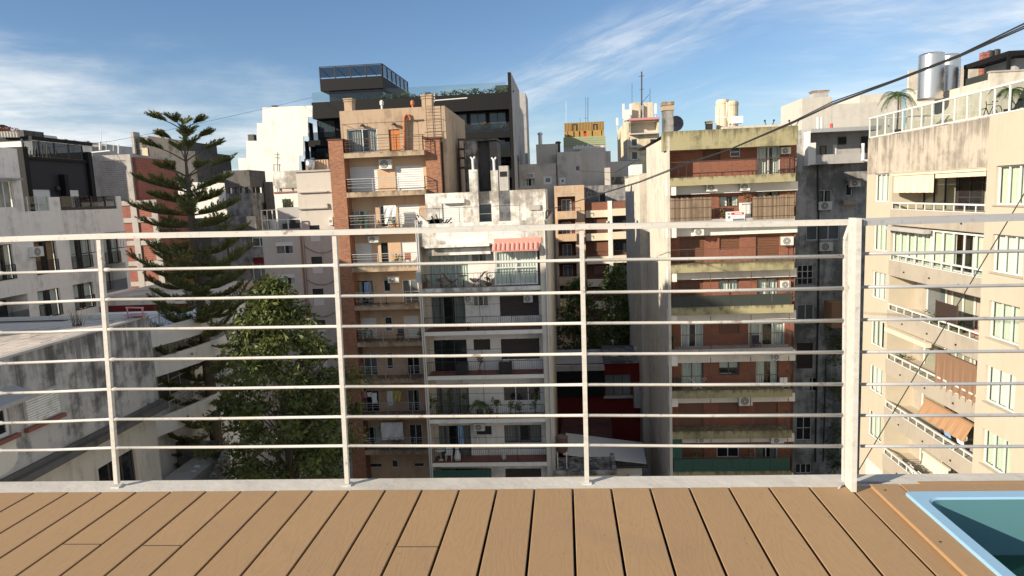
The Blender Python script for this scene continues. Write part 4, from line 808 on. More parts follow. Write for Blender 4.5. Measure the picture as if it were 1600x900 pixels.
mb = MB(); mb.box(*[onY(x, 190, 48)[0] for x in (1140, 1155)], 47, 47.6, onY(1145, 195, 48)[1], onY(1145, 184, 48)[1]); part('pump_box', mb, M['plastic'], wt)
mb = MB(); mb.tube([at(1119, 203, 47.4), at(1119, 182, 47.4), at(1136, 183, 47.4), at(1140, 200, 47.4), at(1165, 199, 47.4), at(1195, 198, 47.4), at(1205, 198, 47.4)], .05, 6); mb.tube([at(1136, 160, 47.4), at(1136, 183, 47.4)], .05, 6); mb.tube([at(1118, 200, 48), at(1118, 166, 48)], .02, 4); part('pipe', mb, M['frame'], wt, True)
chimney((1104, 189, 1114, 204), 47.5, 'small dark louvred vent left of the cream water tank', 'iron', .5, name='roof_vent')
for i, (x, lab) in enumerate(((1202, 'small cluster of metal vent cowls near the right end of the brick building roof'), (1240, 'pair of forked vent pipes at the right corner of the brick building roof'))):
    mb = MB(); 
    for j in (-.13, .13): c = at(x, 203, 46.5) + Vector((j, 0, 0)); mb.tube([c - Vector((0, 0, .3)), c + Vector((0, 0, .3)), c + Vector((j * .8, 0, .38)), c + Vector((j * 1.2, 0, .55))], .028, 6); mb.lathe(c + Vector((j * 1.2, 0, .54)), [(.065, 0), (.065, .08), (.03, .12)], 8)
    solo('vent_pipe', mb, M['iron'], lab, 'vent pipe', 'vent pipes on the brick building')
pch = MB(); c = at(1182, 199, 46.4); pch.box(c.x - 2.2, c.x + 1.8, 46.2, 46.7, c.z - .2, c.z + .12); solo('roof_ledge', pch, M['peelside'], 'low flaking ledge with pipes on the brick building roof', 'roof ledge')

# ================================================================== grey building right of the brick one
YG = 54.; F = front(YG)
gx0, gx1 = xr + .02, F.px(1362, 300)[0]; gz = F.px(1300, 255)[1]
gb = bldg('mildewed grey apartment building in the shade right of the brick one', 'building', 19, 58)
W_ = [((1277, 297, 1300, 318), 'dark', dict(n=2)), ((1260, 352, 1312, 375), 'dark', dict(n=3, pane='glassgrey')), ((1246, 414, 1271, 445), 'dark', dict(n=3, rows=3)), ((1246, 476, 1272, 500), 'shutwhite' if 0 else 'dark', dict(n=2, pane='glassgrey')), ((1245, 536, 1270, 576), 'shutdark', {}), ((1254, 590, 1286, 612), 'half', dict(n=2)), ((1244, 650, 1268, 688), 'dark', dict(n=2, rows=2)), ((1243, 725, 1268, 740), 'dark', dict(n=3)), ((1322, 287, 1332, 306), 'dark', dict(n=1))]
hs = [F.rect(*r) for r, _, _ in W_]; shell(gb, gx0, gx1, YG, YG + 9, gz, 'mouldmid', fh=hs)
for r, k, kw in W_: window(gb, F, F.rect(*r), k, d=-.14, **kw)
mb = MB(); F.box(mb, F.px(1243, 230)[0], F.px(1264, 230)[0], F.px(1250, 260)[1], F.px(1250, 203)[1], -1.5, 0.02); part('wall', mb, M['mouldmid'], gb)
q = F.rect(1320, 279, 1346, 318, .3); mb = MB(); F.box(mb, q[0], q[1], q[3] - .15, q[3], .002, .6); F.box(mb, q[0] - .1, q[1] - .5, q[2] - .1, q[2] + .25, .002, .45); part('niche_frame', mb, M['tanslab'], gb, label='brown concrete hood and sill around an air conditioner')
for y in (445, 500): q = F.rect(1243, y - 18, 1273, y, .3); mb = MB(); F.box(mb, q[0], q[1], q[2] - .3, q[2], .002, .4); part('ledge', mb, M['grey'], gb)
rl_ = MB(); q = F.rect(1244, 436, 1273, 456, .4); bars(rl_, F.p(q[0], 0, .35), F.p(q[1], 0, .35), q[2], q[3], .15); part('railing', rl_, M['iron'], gb)
pp = MB(); pp.tube([F.px(1277, 256) and F.p(*F.px(1277, 256), .08), F.p(*F.px(1279, 400), .08), F.p(F.px(1279, 400)[0], 2, .08)], .07, 6); pp.tube([F.p(*F.px(1290, 560), .08), F.p(F.px(1290, 500)[0], 2, .08)], .05, 6); part('drain_pipe', pp, M['iron'], gb)
for r, lab in zip(((1280, 315, 1300, 328), (1281, 379, 1301, 392), (1328, 281.5, 1345, 292)), ('air conditioner under the topmost window of the grey building', 'air conditioner lower on the grey building, left of the pipe bracket', 'air conditioner inside the brown hooded niche of the grey building')): ac(F, F.rect(*r, .3), lab)
# boxy grey balcony flat on top
tb_ = bldg('grey rooftop flat with a white edged balcony on top of the mildewed building', 'rooftop flat', 21, 56, name='rooftop_flat')
Y2 = YG - .9; F2 = front(Y2); a = F2.rect(1265, 205, 1360, 255); zf, zt = F2.px(1300, 256)[1], F2.px(1300, 206)[1]; zs = F2.px(1300, 241)[1]; x0, x1 = F2.px(1266, 230)[0], gx1 - .005
mb = MB(); mb.box(x0 + .2, x1, Y2 + 1.6, Y2 + 5, gz + .002, zt); part('wall', mb, M['grey'], tb_)
mb = MB(); mb.box(x0, x1, Y2, Y2 + .12, zf, zs); mb.box(x0 + .001, x1, Y2 + .121, Y2 + 1.6, zf, zf + .15); part('balcony', mb, M['grey'], tb_)
mb = MB(); mb.box(x0 - .15, x0 - .001, Y2 - .02, Y2 + 1.7, zf - .05, zt + .1); mb.box(x0, x0 + .4, Y2 - .01, Y2 + .6, zf + .01, zs + .9); part('end_wall', mb, M['white'], tb_)
mb = MB(); mb.box(x0 + .002, x1 + .1, Y2 - .15, Y2 + 5, zt + .002, zt + .28); part('roof', mb, M['zinc'], tb_)
F3 = front(Y2 + 1.6)
for r, k in (((1281, 228, 1291, 242), 'dark'), ((1309, 214, 1322, 226), 'dark'), ((1345, 213, 1358, 245), 'dark')): window(tb_, F3, F3.rect(*r), k, d=.03, n=1, fm='darkframe')
mb = MB(); q = F3.rect(1301, 226, 1307, 241); F3.box(mb, *q, .002, .04); part('door', mb, M['ac'], tb_)
pr = MB(); c = at(1348, 250, 52.8); pr.tube([c + Vector((0, 0, 1.2)), c, c + Vector((.5, 0, -.1))], .12, 8); solo('flue_pipe', pr, M['plastic'], 'white elbow flue pipe at the far edge of the cream building', 'flue')
# beige block on the skyline
YS = 85.; F = front(YS); sk = bldg('plain beige building on the skyline behind the grey rooftop flat', 'building', 38, 90)
xa, xb = F.px(1253, 190)[0], F.px(1410, 190)[0]; z1 = F.px(1300, 151)[1]; ya = onX(1220, 180, xa)[0]; z2 = F.px(1320, 162)[1]
mb = MB(); mb.box(xa, F.px(1300, 160)[0], YS, ya, 0, z1); mb.box(F.px(1300, 160)[0] + .01, xb, YS + .02, ya, 0, z2); mb.box(F.px(1349, 160)[0], xb + .4, YS + 1, ya, 0, F.px(1380, 145)[1]); part('wall', mb, M['beige'], sk)
chimney((1270, 141, 1295, 152), YS + 1, 'short grey vent block on top of the beige skyline building', 'grey', 1.2, name='roof_vent')
for i, (x0, y0, y1, m) in enumerate(((1278, 183, 206, 'frame'), (1284, 183, 206, 'frame'), (1299, 193, 206, 'signred'))): mb = MB(); c = at(x0, y1 + 4, 60); mb.tube([c, at(x0, y0, 60)], .11, 6); solo('roof_pipe', mb, M[m], ('white roof pipe in front of the beige skyline building, left one', 'white roof pipe in front of the beige skyline building, right one', 'thin red roof pipe right of the two white ones')[i], 'pipe')
bl = bldg('plain grey building whose roof carries the white and red pipes', 'building', 25, 66); mb = MB(); mb.box(F.px(1240, 210)[0] * 62 / 85, 34, 62, 72, 0, onY(1290, 206, 62)[1]); part('wall', mb, M['beige'], bl)
# ================================================================== peeling white building in the middle
YW = 45.3; F = front(YW); DW = 1.3
wx0, wx1 = F.px(655, 420, DW)[0], F.px(862, 560, DW)[0]
pz = F.px(750, 347, DW)[1]; ub = F.px(849, 560, DW)[0]; ua = F.px(661, 480, DW)[0]
wb_ = bldg('peeling white apartment building with railed balconies and a shabby top terrace', 'building', -5.5, 50)
SW = [(452, 7), (520, 7), (589.5, 7), (658, 7), (726, 7)]
W_ = [((669, 395, 733, 448), 'curtain', dict(n=3)), ((736, 394, 760, 410), 'dark', dict(n=2)),
 ((669, 464, 727, 514), 'dark', dict(n=3, fm='darkframe')), ((739, 462, 763, 479), 'dark', dict(n=3)), ((781, 462, 842, 493), 'shutdark', {}),
 ((671, 531, 730, 585), 'dark', dict(n=3, fm='darkframe')), ((740, 530, 766, 547), 'shutdark', {}), ((783, 529, 843, 561), 'shutdark', {}),
 ((674, 600, 733, 652), 'curtain', dict(n=4, fm='darkframe', cur='curtaindark')), ((786, 603, 845, 627), 'dark', dict(n=3)),
 ((677, 665, 736, 720), 'dark', dict(n=3, fm='darkframe')), ((743, 665, 769, 681), 'dark', dict(n=1)), ((788, 664, 846, 692), 'half', dict(n=3, fm='brownframe', cur='curtaindark')),
 ((671, 732, 768, 765), 'dark', dict(n=4, fm='darkframe')), ((790, 732, 846, 765), 'shutdark', {})]
hs = [F.rect(*r) for r, _, _ in W_]
mb = MB(); F.wall(mb, ua + .3, ub - .002, 0, pz - .4, hs, .22); part('wall', mb, M['whitewall'], wb_)
mb = MB(); L = leftface(wx0); L.wall(mb, -66, -YW + DW, 0, pz); Rr = rightface(wx1); Rr.wall(mb, YW - DW, 66, 0, pz + .01)
mb.quad((ub, YW - DW, 0), (wx1, YW - DW, 0), (wx1, YW - DW, pz + .01), (ub, YW - DW, pz + .01)); mb.quad((ub, YW, 0), (ub, YW - DW, 0), (ub, YW - DW, pz), (ub, YW, pz))
mb.quad((wx0, YW - DW, 0), (ua, YW - DW, 0), (ua, YW - DW, pz), (wx0, YW - DW, pz)); mb.quad((ua, YW - DW, 0), (ua, YW, 0), (ua, YW, pz), (ua, YW - DW, pz)); mb.quad((ua, YW, 0), (ua + .32, YW, 0), (ua + .32, YW, pz), (ua, YW, pz))
part('wall', mb, M['peelside'], wb_)
zb = F.px(750, 383, DW)[1]; mb = MB(); F.box(mb, ua + .002, ub - .004, zb, pz - .003, DW - .35, DW - .02); part('parapet', mb, M['peel'], wb_, label='flaking parapet band under the terrace')
mb = MB(); q = F.rect(664, 381, 765, 386, DW); F.box(mb, q[0], q[1], q[2], q[3], DW - .01, DW + .16); F.box(mb, q[0], q[1], F.px(700, 397)[1], q[2] - .1, DW - .6, DW - .36); part('ledge', mb, M['peel'], wb_)
mb = MB(); mb.quad((wx0, YW - DW, pz - .55), (wx1, YW - DW, pz - .55), (wx1, 66, pz - .55), (wx0, 66, pz - .55)); part('roof', mb, M['roof'], wb_)
for i, (py, h) in enumerate(SW):
    vt = F.px(750, py - 3, DW)[1]
    balcony(wb_, F, ua + .003, ub - .006, vt, .26, DW + (.02 if i else .06), 'peel' if i == 0 else 'white', 'v', .95, 'iron', floor='terracotta' if i in (1, 2, 4) else 'concrete', sides=False, step=.14 if i else .30, r=.0065, pr=.014, top=.016, posts=2.)
    if i > 0:
        pp = MB()
        for q in (.25, .48, .78): u = ua + (ub - ua) * q; F.box(pp, u - .012, u + .012, vt + .95, vt + 2.5, DW - .08, DW - .055)
        F.box(pp, ua + .1, ub - .1, vt + 1.75, vt + 1.77, DW - .08, DW - .06); part('balcony_frame', pp, M['iron'], wb_)
for r, k, kw in W_: window(wb_, F, F.rect(*r), k, d=-.12, **kw)
# enclosed bay with pink tiled canopy
q = F.rect(772, 392, 840, 448, DW); zs = F.px(806, 452 - 6.5, DW)[1]
window(wb_, F, (q[0], q[1], zs + .02, q[3] + .05), 'curtain', d=DW - .12, n=2, rows=2, fw=.10, label='white framed glazed bay under the pink canopy', cur='curtain')
cp = part('canopy', F.box(MB(), F.px(772, 376, DW)[0], F.px(846, 376, DW)[0], F.px(806, 381, DW)[1], F.px(806, 372, DW)[1], DW - .01, DW + .05), M['pink'], wb_, label='pink tiled canopy over the glazed bay')
cu0, cu1 = F.px(768, 386, DW + .6)[0], F.px(841, 386, DW + .6)[0]; v_hi, v_lo = F.px(806, 380, DW)[1], F.px(806, 391, DW + .6)[1]
base = MB(); base.hexa([F.p(cu0, v_lo - .06, DW + .6), F.p(cu1, v_lo - .06, DW + .6), F.p(cu1 + .1, v_hi - .08, DW), F.p(cu0, v_hi - .08, DW), F.p(cu0, v_lo, DW + .6), F.p(cu1, v_lo, DW + .6), F.p(cu1 + .1, v_hi - .02, DW), F.p(cu0, v_hi - .02, DW)]); part('canopy_base', base, M['pink'], cp)
for i in range(10):
    mb = MB(); a = cu0 + (cu1 - cu0) * (i + .5) / 10; rr = (cu1 - cu0) / 10 * .40; n = 6
    A = [F.p(a + rr * math.cos(math.pi * k / n), v_lo + .0 + rr * .75 * math.sin(math.pi * k / n), DW + .63) for k in range(n + 1)]; B = [F.p(a + rr * math.cos(math.pi * k / n), v_hi + rr * .75 * math.sin(math.pi * k / n), DW + .01) for k in range(n + 1)]
    mb.add(A + B, [(k, k + 1, n + 2 + k, n + 1 + k) for k in range(n)] + [tuple(range(n + 1))]); part('roof_tile', mb, M['pink'], cp)
pp = MB()
for x in (653.5, 656.5): pp.tube([F.p(F.px(x, 420, DW + .1)[0], pz + .3, DW + .08), F.p(F.px(x, 420, DW + .1)[0], 1, DW + .08)], .05, 6)
pp.tube([F.p(F.px(853, 420, DW)[0] , 1, DW + .06), F.p(F.px(853, 420, DW)[0], pz, DW + .06)], .05, 6); part('drain_pipe', pp, M['alu'], wb_)
mb = MB(); q = F.rect(651, 424, 658, 441, DW + .2); F.box(mb, *q, DW + .12, DW + .4); part('meter_box', mb, M['alu'], wb_)
# top terrace room
YP_ = 48.5; FP_ = front(YP_); q = FP_.rect(665, 299, 853, 350); tr = bldg('small white terrace room with a roller shutter on top of the peeling building', 'rooftop room', (q[0] + q[1]) / 2, 51, name='terrace_room')
PW = [((691, 317, 724, 350), 'shutter', {}), ((746, 318, 769, 350), 'dark', dict(n=1, rows=2, pane='glassblue'))]
hs = [FP_.rect(*r) for r, _, _ in PW]; mb = MB(); FP_.wall(mb, q[0], q[1], pz - .56, q[3], hs, .2); mb.quad((q[0], YP_, pz - .56), (q[0], YP_, q[3]), (q[0], YP_ + 6, q[3]), (q[0], YP_ + 6, pz - .56)); mb.quad((q[1], YP_, pz - .56), (q[1], YP_ + 6, pz - .56), (q[1], YP_ + 6, q[3]), (q[1], YP_, q[3])); mb.quad((q[0], YP_, q[3]), (q[1], YP_, q[3]), (q[1], YP_ + 6, q[3]), (q[0], YP_ + 6, q[3])); part('wall', mb, M['peel'], tr)
for r, k, kw in PW: window(tr, FP_, FP_.rect(*r), k, d=-.1, **kw)
mb = MB(); FP_.box(mb, *FP_.rect(690, 311, 725, 317.5, .3), .003, .28); part('shutter_box', mb, M['white'], tr)
mb = MB(); FP_.box(mb, *FP_.rect(827, 320, 844, 328, .1), .003, .12); part('vent_grille', mb, M['concrete'], tr)
for r, lab in (((733, 265, 746, 300), 'short white chimney post with a thin pipe, left one above the terrace room'), ((768, 266, 779, 346), 'tall white chimney post with scribbles running down the terrace room')):
    f_ = front(YP_ - .5); q = f_.rect(*r); o = thing('chimney', lab, 'chimney', f_.p((q[0] + q[1]) / 2, pz - .5, -.2), 'white chimney posts'); mb = MB(); f_.box(mb, q[0], q[1], pz - .54, q[3], -.49, 0); part('stack', mb, M['peel'], o)
    mb = MB(); c = f_.p((q[0] + q[1]) / 2, q[3] - .1, -.25); mb.tube([c, c + Vector((0, 0, .9))], .09, 8); mb.tube([c + Vector((0, 0, .75)), c + Vector((-.15, 0, 1.0))], .06, 6); mb.tube([c + Vector((0, 0, .75)), c + Vector((.15, 0, 1.0))], .06, 6); part('flue', mb, M['frame'], o)
b = MB(); zt_ = F.px(750, 323, DW)[1]; bars(b, F.p(F.px(655, 335, DW)[0], 0, DW - .1), F.p(F.px(812, 335, DW)[0], 0, DW - .1), pz - .1, zt_, 0, posts=1.45, pr=.012, top=.012); solo('terrace_railing', b, M['iron'], 'thin sparse iron railing around the shabby top terrace', 'railing')
for (r, lab) in (((655, 336, 668, 346), 'slanted crumbling wall stub at the left end of the shabby terrace'), ((822, 331, 850, 347), 'slanted crumbling wall stub at the right end of the shabby terrace')):
    q = F.rect(*r, DW); mb = MB(); lo = lab.find('left') > 0; mb.poly_prism([(q[0], pz - .02), (q[1], pz - .02), (q[1], q[3] if not lo else pz + .1), (q[0], pz + .1 if not lo else q[3])], YW - DW + .05, YW - DW + .4); solo('wall_stub', mb, M['peel'], lab, 'wall stub', 'terrace wall stubs')
c = F.p(*F.px(853, 331, DW), DW); b = MB(); b.tube([F.p(F.px(853, 350, DW)[0], pz - .1, DW - .2), c - F.N * .2, c + Vector((.25, 0, .2))], .05, 6); solo('antenna_post', b, M['iron'], 'leaning iron post at the right corner holding the overhead cable', 'post')
dk = MB(); f_ = front(47.); q = f_.rect(660, 331, 690, 347)
for _ in range(14): a = Vector((rnd.uniform(q[0], q[1]), 47 + rnd.uniform(-.4, .4), pz - .5)); dk.tube([a, a + Vector((rnd.uniform(-1, 1), rnd.uniform(-.3, .3), rnd.uniform(.3, 1.1)))], .05, 5)
for _ in range(3): a = rnd.uniform(q[0], q[1] - .6); dk.box(a, a + .7, 46.8, 47.3, pz - .54, pz + rnd.uniform(.0, .35))
solo('junk_heap', dk, M['iron'], 'dark heap of discarded rods and boxes on the shabby terrace', 'junk')
# stair towers behind the terrace
sm = bldg('narrow mould streaked concrete shaft behind the terrace room', 'stair shaft', -8, 56, name='stair_shaft'); f_ = front(56.)
q = f_.rect(727, 218, 747, 300); mb = MB(); f_.box(mb, q[0], q[1], 15, q[3], -3, 0); part('pillar', mb, M['mould'], sm); q2 = f_.rect(766, 219, 778, 300); mb = MB(); f_.box(mb, q2[0], q2[1], 15, q2[3] - .1, -3, 0); part('pillar', mb, M['soot'], sm)
mb = MB(); f_.box(mb, q[1] + .001, q2[0] - .001, 15, q2[3] - .05, -3, -1.0); f_.box(mb, q[0] - .05, q2[1] + .02, q2[3] + .002, q2[3] + .15, -3, .02); part('shaft_wall', mb, M['soot'], sm)
w__ = MB(); f_.box(w__, *f_.rect(751, 276, 764, 296, -.9), -.99, -.9); part('window', w__, M['darkframe'], sm)
mb = MB(); f3 = front(52.); q = f3.rect(780, 259, 794, 300); f3.box(mb, q[0], q[1], 18, q[3], -1.2, 0); bx_o = solo('vent_house', mb, M['concrete'], 'small grey vent house with a dark slot beside the concrete shaft', 'vent house'); mb = MB(); f3.box(mb, *f3.rect(781, 268, 792, 276), .003, .03); o = part('vent_slot', mb, M['dark'], None); o.parent = bx_o; o.location = -bx_o.location
st = MB(); f_ = front(57.)
for x in (716, 725): st.tube([f_.p(f_.px(x, 217)[0], f_.px(x, 217)[1], 0), f_.p(f_.px(x, 217)[0], 17, 0)], .06, 6)
for y in (218, 233, 247, 262): a, b_ = f_.px(715, y), f_.px(727, y); st.tube([f_.p(*a, 0), f_.p(*b_, 0)], .09, 6)
solo('steel_gantry', st, M['ironbrown'], 'rusty steel beam frame left of the mould streaked shaft', 'steel frame')
# furniture and plants on the white building balconies
def butterfly(u, v, d, s, label):
    o = thing('butterfly_chair', label, 'chair', F.p(u, v, d), 'butterfly chairs'); b = MB(); G = [[F.p(u - s * .55, v + .92, d - .25), F.p(u - s * .5, v + .98, d + .25)], [F.p(u - s * .15, v + .42, d - .3), F.p(u - s * .12, v + .42, d + .3)], [F.p(u + s * .2, v + .26, d - .32), F.p(u + s * .22, v + .26, d + .32)], [F.p(u + s * .5, v + .52, d - .3), F.p(u + s * .52, v + .52, d + .3)]]
    for i in range(3): b.quad(G[i][0], G[i][1], G[i + 1][1], G[i + 1][0])
    c = part('canvas', b, M['leather'], o); c.modifiers.new('t', 'SOLIDIFY').thickness = .02; b = MB()
    for k in (0, 1): b.tube([G[0][k], F.p(u + s * .35, v, d + (k - .5) * .4)], .015, 5); b.tube([G[3][k], F.p(u - s * .35, v, d + (k - .5) * .4)], .015, 5)
    part('frame', b, M['iron'], o)
vb = F.px(750, 449, DW)[1] + .02
butterfly(F.px(703, 435, .7)[0], vb, .7, 1., 'rust canvas butterfly chair at the left of the top white balcony'); butterfly(F.px(746, 435, .7)[0], vb, .7, -1., 'rust canvas butterfly chair right of the small bistro table')
def bistro(F, u, v, d, label, m='iron', r=.3, h=.7):
    o = thing('bistro_table', label, 'table', F.p(u, v, d)); b = MB(); b.lathe(F.p(u, v, d), [(.18, 0), (.03, .05), (.025, h)], 10); part('leg', b, M[m], o); b = MB(); b.lathe(F.p(u, v, d), [(r, h), (r, h + .03)], 16); part('top', b, M[m], o)
bistro(F, F.px(724, 435, .7)[0], vb, .7, 'small dark bistro table between two butterfly chairs')
for x, d, h, m, lab in ((665, .9, .5, 'dry', 'shabby plants at the left corner of the top white balcony'), (690, 1.0, .4, 'dry', 'reddish low plant behind the railing left of the butterfly chairs'), (762, .9, .8, 'dry', 'tall red leaved plant at the right end of the top white balcony'), (766, 1.0, .35, 'plant', 'small plant in front of the glazed bay corner')): pot_plant(F, x, 450, d, lab, h, .3, m, v=vb, lf=.15)
def vslab(i): return F.px(750, SW[i][0] - 3, DW)[1] + .03
pot_plant(F, 732, 515, 1.0, 'dark hanging pot low on the second white balcony railing', .2, .2, 'leafdark', v=vslab(1), pot='iron')
pot_plant(F, 750, 580, .9, 'spiky brown plant at the middle of the third white balcony', .9, .3, 'dry', v=vslab(2))
for r, lab in (((714, 566, 731, 584), 'dark rattan box at the left on the third white balcony'), ((780, 566, 800, 584), 'dark rattan box with white flowers on the third white balcony')):
    q = F.rect(*r, .9); b = MB(); F.box(b, q[0], q[1], vslab(2), vslab(2) + .75, .6, 1.1); solo('planter_box', b, M['iron'], lab, 'planter', 'rattan boxes')
fl = MB(); c = F.p(F.px(790, 570, .8)[0], vslab(2) + .75, .85); blob_leaves(fl, [c + Vector((rnd.uniform(-.3, .3), rnd.uniform(-.15, .15), .1)) for _ in range(6)], 12, .14, .16); solo('white_flowers', fl, M['cloth'], 'white flowers spilling from the right rattan box', 'flowers')
for x, h, m, lab in ((672, 1.5, 'plant', 'tall reedy plant at the far left of the fourth white balcony'), (683, 1.3, 'leafdark', 'bushy plant second from the left on the fourth white balcony'), (702, 1.8, 'leafdark', 'tallest bush behind the railing of the fourth white balcony'), (726, 1.2, 'leafdark', 'bush left of the small palm on the fourth white balcony'), (765, .9, 'plant', 'broad leaved plant right of the small palm'), (777, 1.0, 'leafdark', 'second broad leaved plant right of the small palm'), (798, .9, 'dry', 'spindly plant under the right window of the fourth white balcony'), (813, .6, 'plant', 'low aloe like plant on the fourth white balcony'), (837, 1.4, 'leafdark', 'tall plant at the far right of the fourth white balcony')): pot_plant(F, x, 650, .9, lab, h, .35, m, v=vslab(3), n=90)
palm(F.p(F.px(750, 650, .8)[0], vslab(3), .8), 'small feathery palm in the middle of the fourth white balcony', .9, .95, 11)
pchair(F, F.px(702, 715, .8)[0], vslab(4), .8, 'white ornate garden chair on the fifth white balcony', 'plastic'); bistro(F, F.px(689, 715, .8)[0], vslab(4), .8, 'white ornate table left of the white garden chair', 'plastic', .35)
dg = thing('dog_statue', 'white seated dog statue beside the white garden chair', 'statue', F.p(F.px(715, 715, .8)[0], vslab(4), .8)); u = F.px(715, 715, .8)[0]; v = vslab(4); b = MB()
b.lathe(F.p(u, v, .8), [(.22, 0), (.24, .1), (.21, .35), (.15, .6), (.11, .72), (.15, .8), (.16, .9), (.11, 1.0), (.04, 1.04)], 14); part('body', b, M['plastic'], dg, True); b = MB(); b.tube([F.p(u - .02, v + .88, .92), F.p(u - .05, v + .84, 1.1)], [.08, .05], 8); part('muzzle', b, M['plastic'], dg, True)
b = MB()
for s in (-1, 1): b.tube([F.p(u + .09 * s, v + .5, .92), F.p(u + .1 * s, v, .98)], [.06, .05], 7)
part('leg', b, M['plastic'], dg, True); b = MB()
for s in (-1, 1): b.tube([F.p(u + .12 * s, v + .98, .8), F.p(u + .17 * s, v + .8, .82)], [.05, .02], 6)
part('ear', b, M['clothdark'], dg)
b = MB(); c = F.p(F.px(787, 715, .8)[0], vslab(4), .8); b.lathe(c, [(.15, 0), (.18, .1), (.16, .4), (.12, .45)], 12); b.tube([c + Vector((.1, 0, .3)), c + Vector((.55, 0, .75))], .025, 6); solo('watering_can', b, M['alu'], 'grey watering can with a long spout on the fifth white balcony', 'watering can')
garment(F, F.px(716, 680, .9)[0], F.px(724, 680, .9)[0], vslab(4) + 2.45, 1.6, .9, 'clothblue', 'blue green curtain strip hanging on the fifth white balcony')
b = MB(); q = F.rect(672, 733, 768, 765, DW); F.box(b, q[0], q[1], q[2], q[3] - .1, DW - .1, DW - .07); solo('shade_net', b, M['mesh'], 'dark green shade net along the lowest visible white balcony', 'net')
for r, lab in (((725, 461, 738, 466), 'air conditioner hidden under the top white balcony slab, left'), ((818, 461, 832, 465), 'air conditioner hidden under the top white balcony slab, right'), ((740, 663, 757, 669), 'air conditioner above the small window of the fifth white balcony')): q = F.rect(*r, .4); ac(F, (q[0], q[1], q[3] - .5, q[3]), lab, .3, .05)

# ================================================================== tan building
YT = 52.; F = front(YT); DT = 1.2
tx0, tx1 = F.px(513, 230, DT)[0], F.px(697, 210)[0]; tz = F.px(612, 169.5)[1]; pu = F.px(541, 300, DT)[0]; pu0 = F.px(532, 200)[0]
tn = bldg('tan apartment building with narrow balconies and a brick pier on its left', 'building', -13, 58)
yT2 = onX(729, 250, tx1)[0]
ST = [241, 303, 360.5, 421, 481, 538.5, 596.5, 653.5, 708]
W_ = [((543, 201, 590, 238), 'dark', dict(n=2, fw=.07)), ((608, 202, 625, 237), 'door', {}),
 ((542, 260, 590, 299), 'shutter', {}), ((618, 258, 662, 297), 'shutter', {}), ((547, 329, 577, 357), 'half', dict(n=2, pane=None)), ((594, 321, 606, 355), 'dark', dict(n=1)), ((622, 319, 656, 355), 'shutter', {}),
 ((549, 380, 582, 416), 'shutter', {}), ((596, 379, 607, 416), 'dark', dict(n=1, fm='darkframe')), ((627, 377, 652, 414), 'shutter', {}), ((553, 439, 583, 476), 'half', dict(n=2, fm='darkframe')), ((599, 437, 610, 456), 'dark', dict(n=1)), ((629, 437, 654, 474), 'dark', dict(n=2, pane='glassgrey')),
 ((556, 497, 589, 534), 'shutter', {}), ((601, 495, 613, 518), 'dark', dict(n=1, rows=2)), ((631, 493, 655, 532), 'shutter', {}), ((559, 552, 590, 592), 'dark', dict(n=3, pane='glassgrey')), ((604, 551, 614, 577), 'dark', dict(n=1)), ((636, 552, 656, 590), 'dark', dict(n=2)),
 ((559, 610, 593, 648), 'dark', dict(n=3)), ((637, 609, 656, 646), 'dark', dict(n=2)), ((563, 667, 596, 704), 'half', dict(n=3)), ((640, 663, 660, 702), 'dark', dict(n=2)), ((560, 724, 597, 731), 'dark', dict(n=1)), ((612, 719, 622, 731), 'dark', dict(n=1)), ((646, 723, 663, 730), 'dark', dict(n=1))]
hs = [F.rect(*r) for r, _, _ in W_]
mb = MB(); zt1 = F.px(600, 243)[1]; F.wall(mb, pu0, tx1, 0, zt1, hs, .2); part('wall', mb, M['tan'], tn)
mb = MB(); F.wall(mb, pu0, tx1, zt1 + .001, tz, hs[:2] + [(*F.rect(637, 187, 664, 236),)], .2); a = F.rect(637, 187, 664, 236); F.box(mb, *a, -.25, -.19); Rr = rightface(tx1); Rr.wall(mb, YT, yT2, 0, tz); mb.quad((pu0, YT, 0), (pu0, YT, tz), (pu0, yT2, tz), (pu0, yT2, 0)); mb.quad((pu0, YT, tz - .03), (tx1, YT, tz - .03), (tx1, yT2, tz - .03), (pu0, yT2, tz - .03)); part('wall', mb, M['penth'], tn)
mb = MB(); F.box(mb, tx0, pu, 0, F.px(527, 219, DT)[1], -9, DT); part('brick_pier', mb, M['pierbrick'], tn); mb = MB(); F.box(mb, tx0 - .06, pu + .06, F.px(527, 219, DT)[1] + .002, F.px(527, 217, DT)[1], -9, DT + .06); part('pier_coping', mb, M['brown'], tn)
q = F.rect(666, 217, 689, 300, .5); mb = MB(); F.box(mb, q[0], q[1], 0, q[3], .003, .6); part('brick_pier', mb, M['pierbrick'], tn); mb = MB(); F.box(mb, q[0] - .1, q[1] + .12, q[3] + .002, q[3] + .14, .004, .72); part('pier_coping', mb, M['brown'], tn)
b0, b1 = F.px(541, 300, DT)[0] + .01, F.px(666, 300, DT)[0] - .02
for i, py in enumerate(ST): vt = F.px(600, py - 4.5, DT)[1]; balcony(tn, F, b0, b1, vt, .38, DT, 'tanslab', 'h', .98, 'ironbrown' if i == 0 else 'rail')
for r, k, kw in W_:
    if k == 'door':
        q = F.rect(*r); mb = MB(); F.box(mb, q[0] + .05, q[1], q[2], q[3], -.15, -.1); part('door', mb, M['orange'], tn, label='orange wooden terrace door')
    else: window(tn, F, F.rect(*r), k, d=-.1, **kw)
mb = MB(); mb.tube([F.p(*F.px(632, 238), .12), F.p(*F.px(632, 184), .12), F.p(*F.px(635, 179), .12), F.p(*F.px(639, 180), .12), F.p(*F.px(642, 186), .06)], .09, 8); part('flue_pipe', mb, M['pipe'], tn)
ld = MB(); a, b_ = F.px(668, 216, .3), F.px(678, 167, .3)
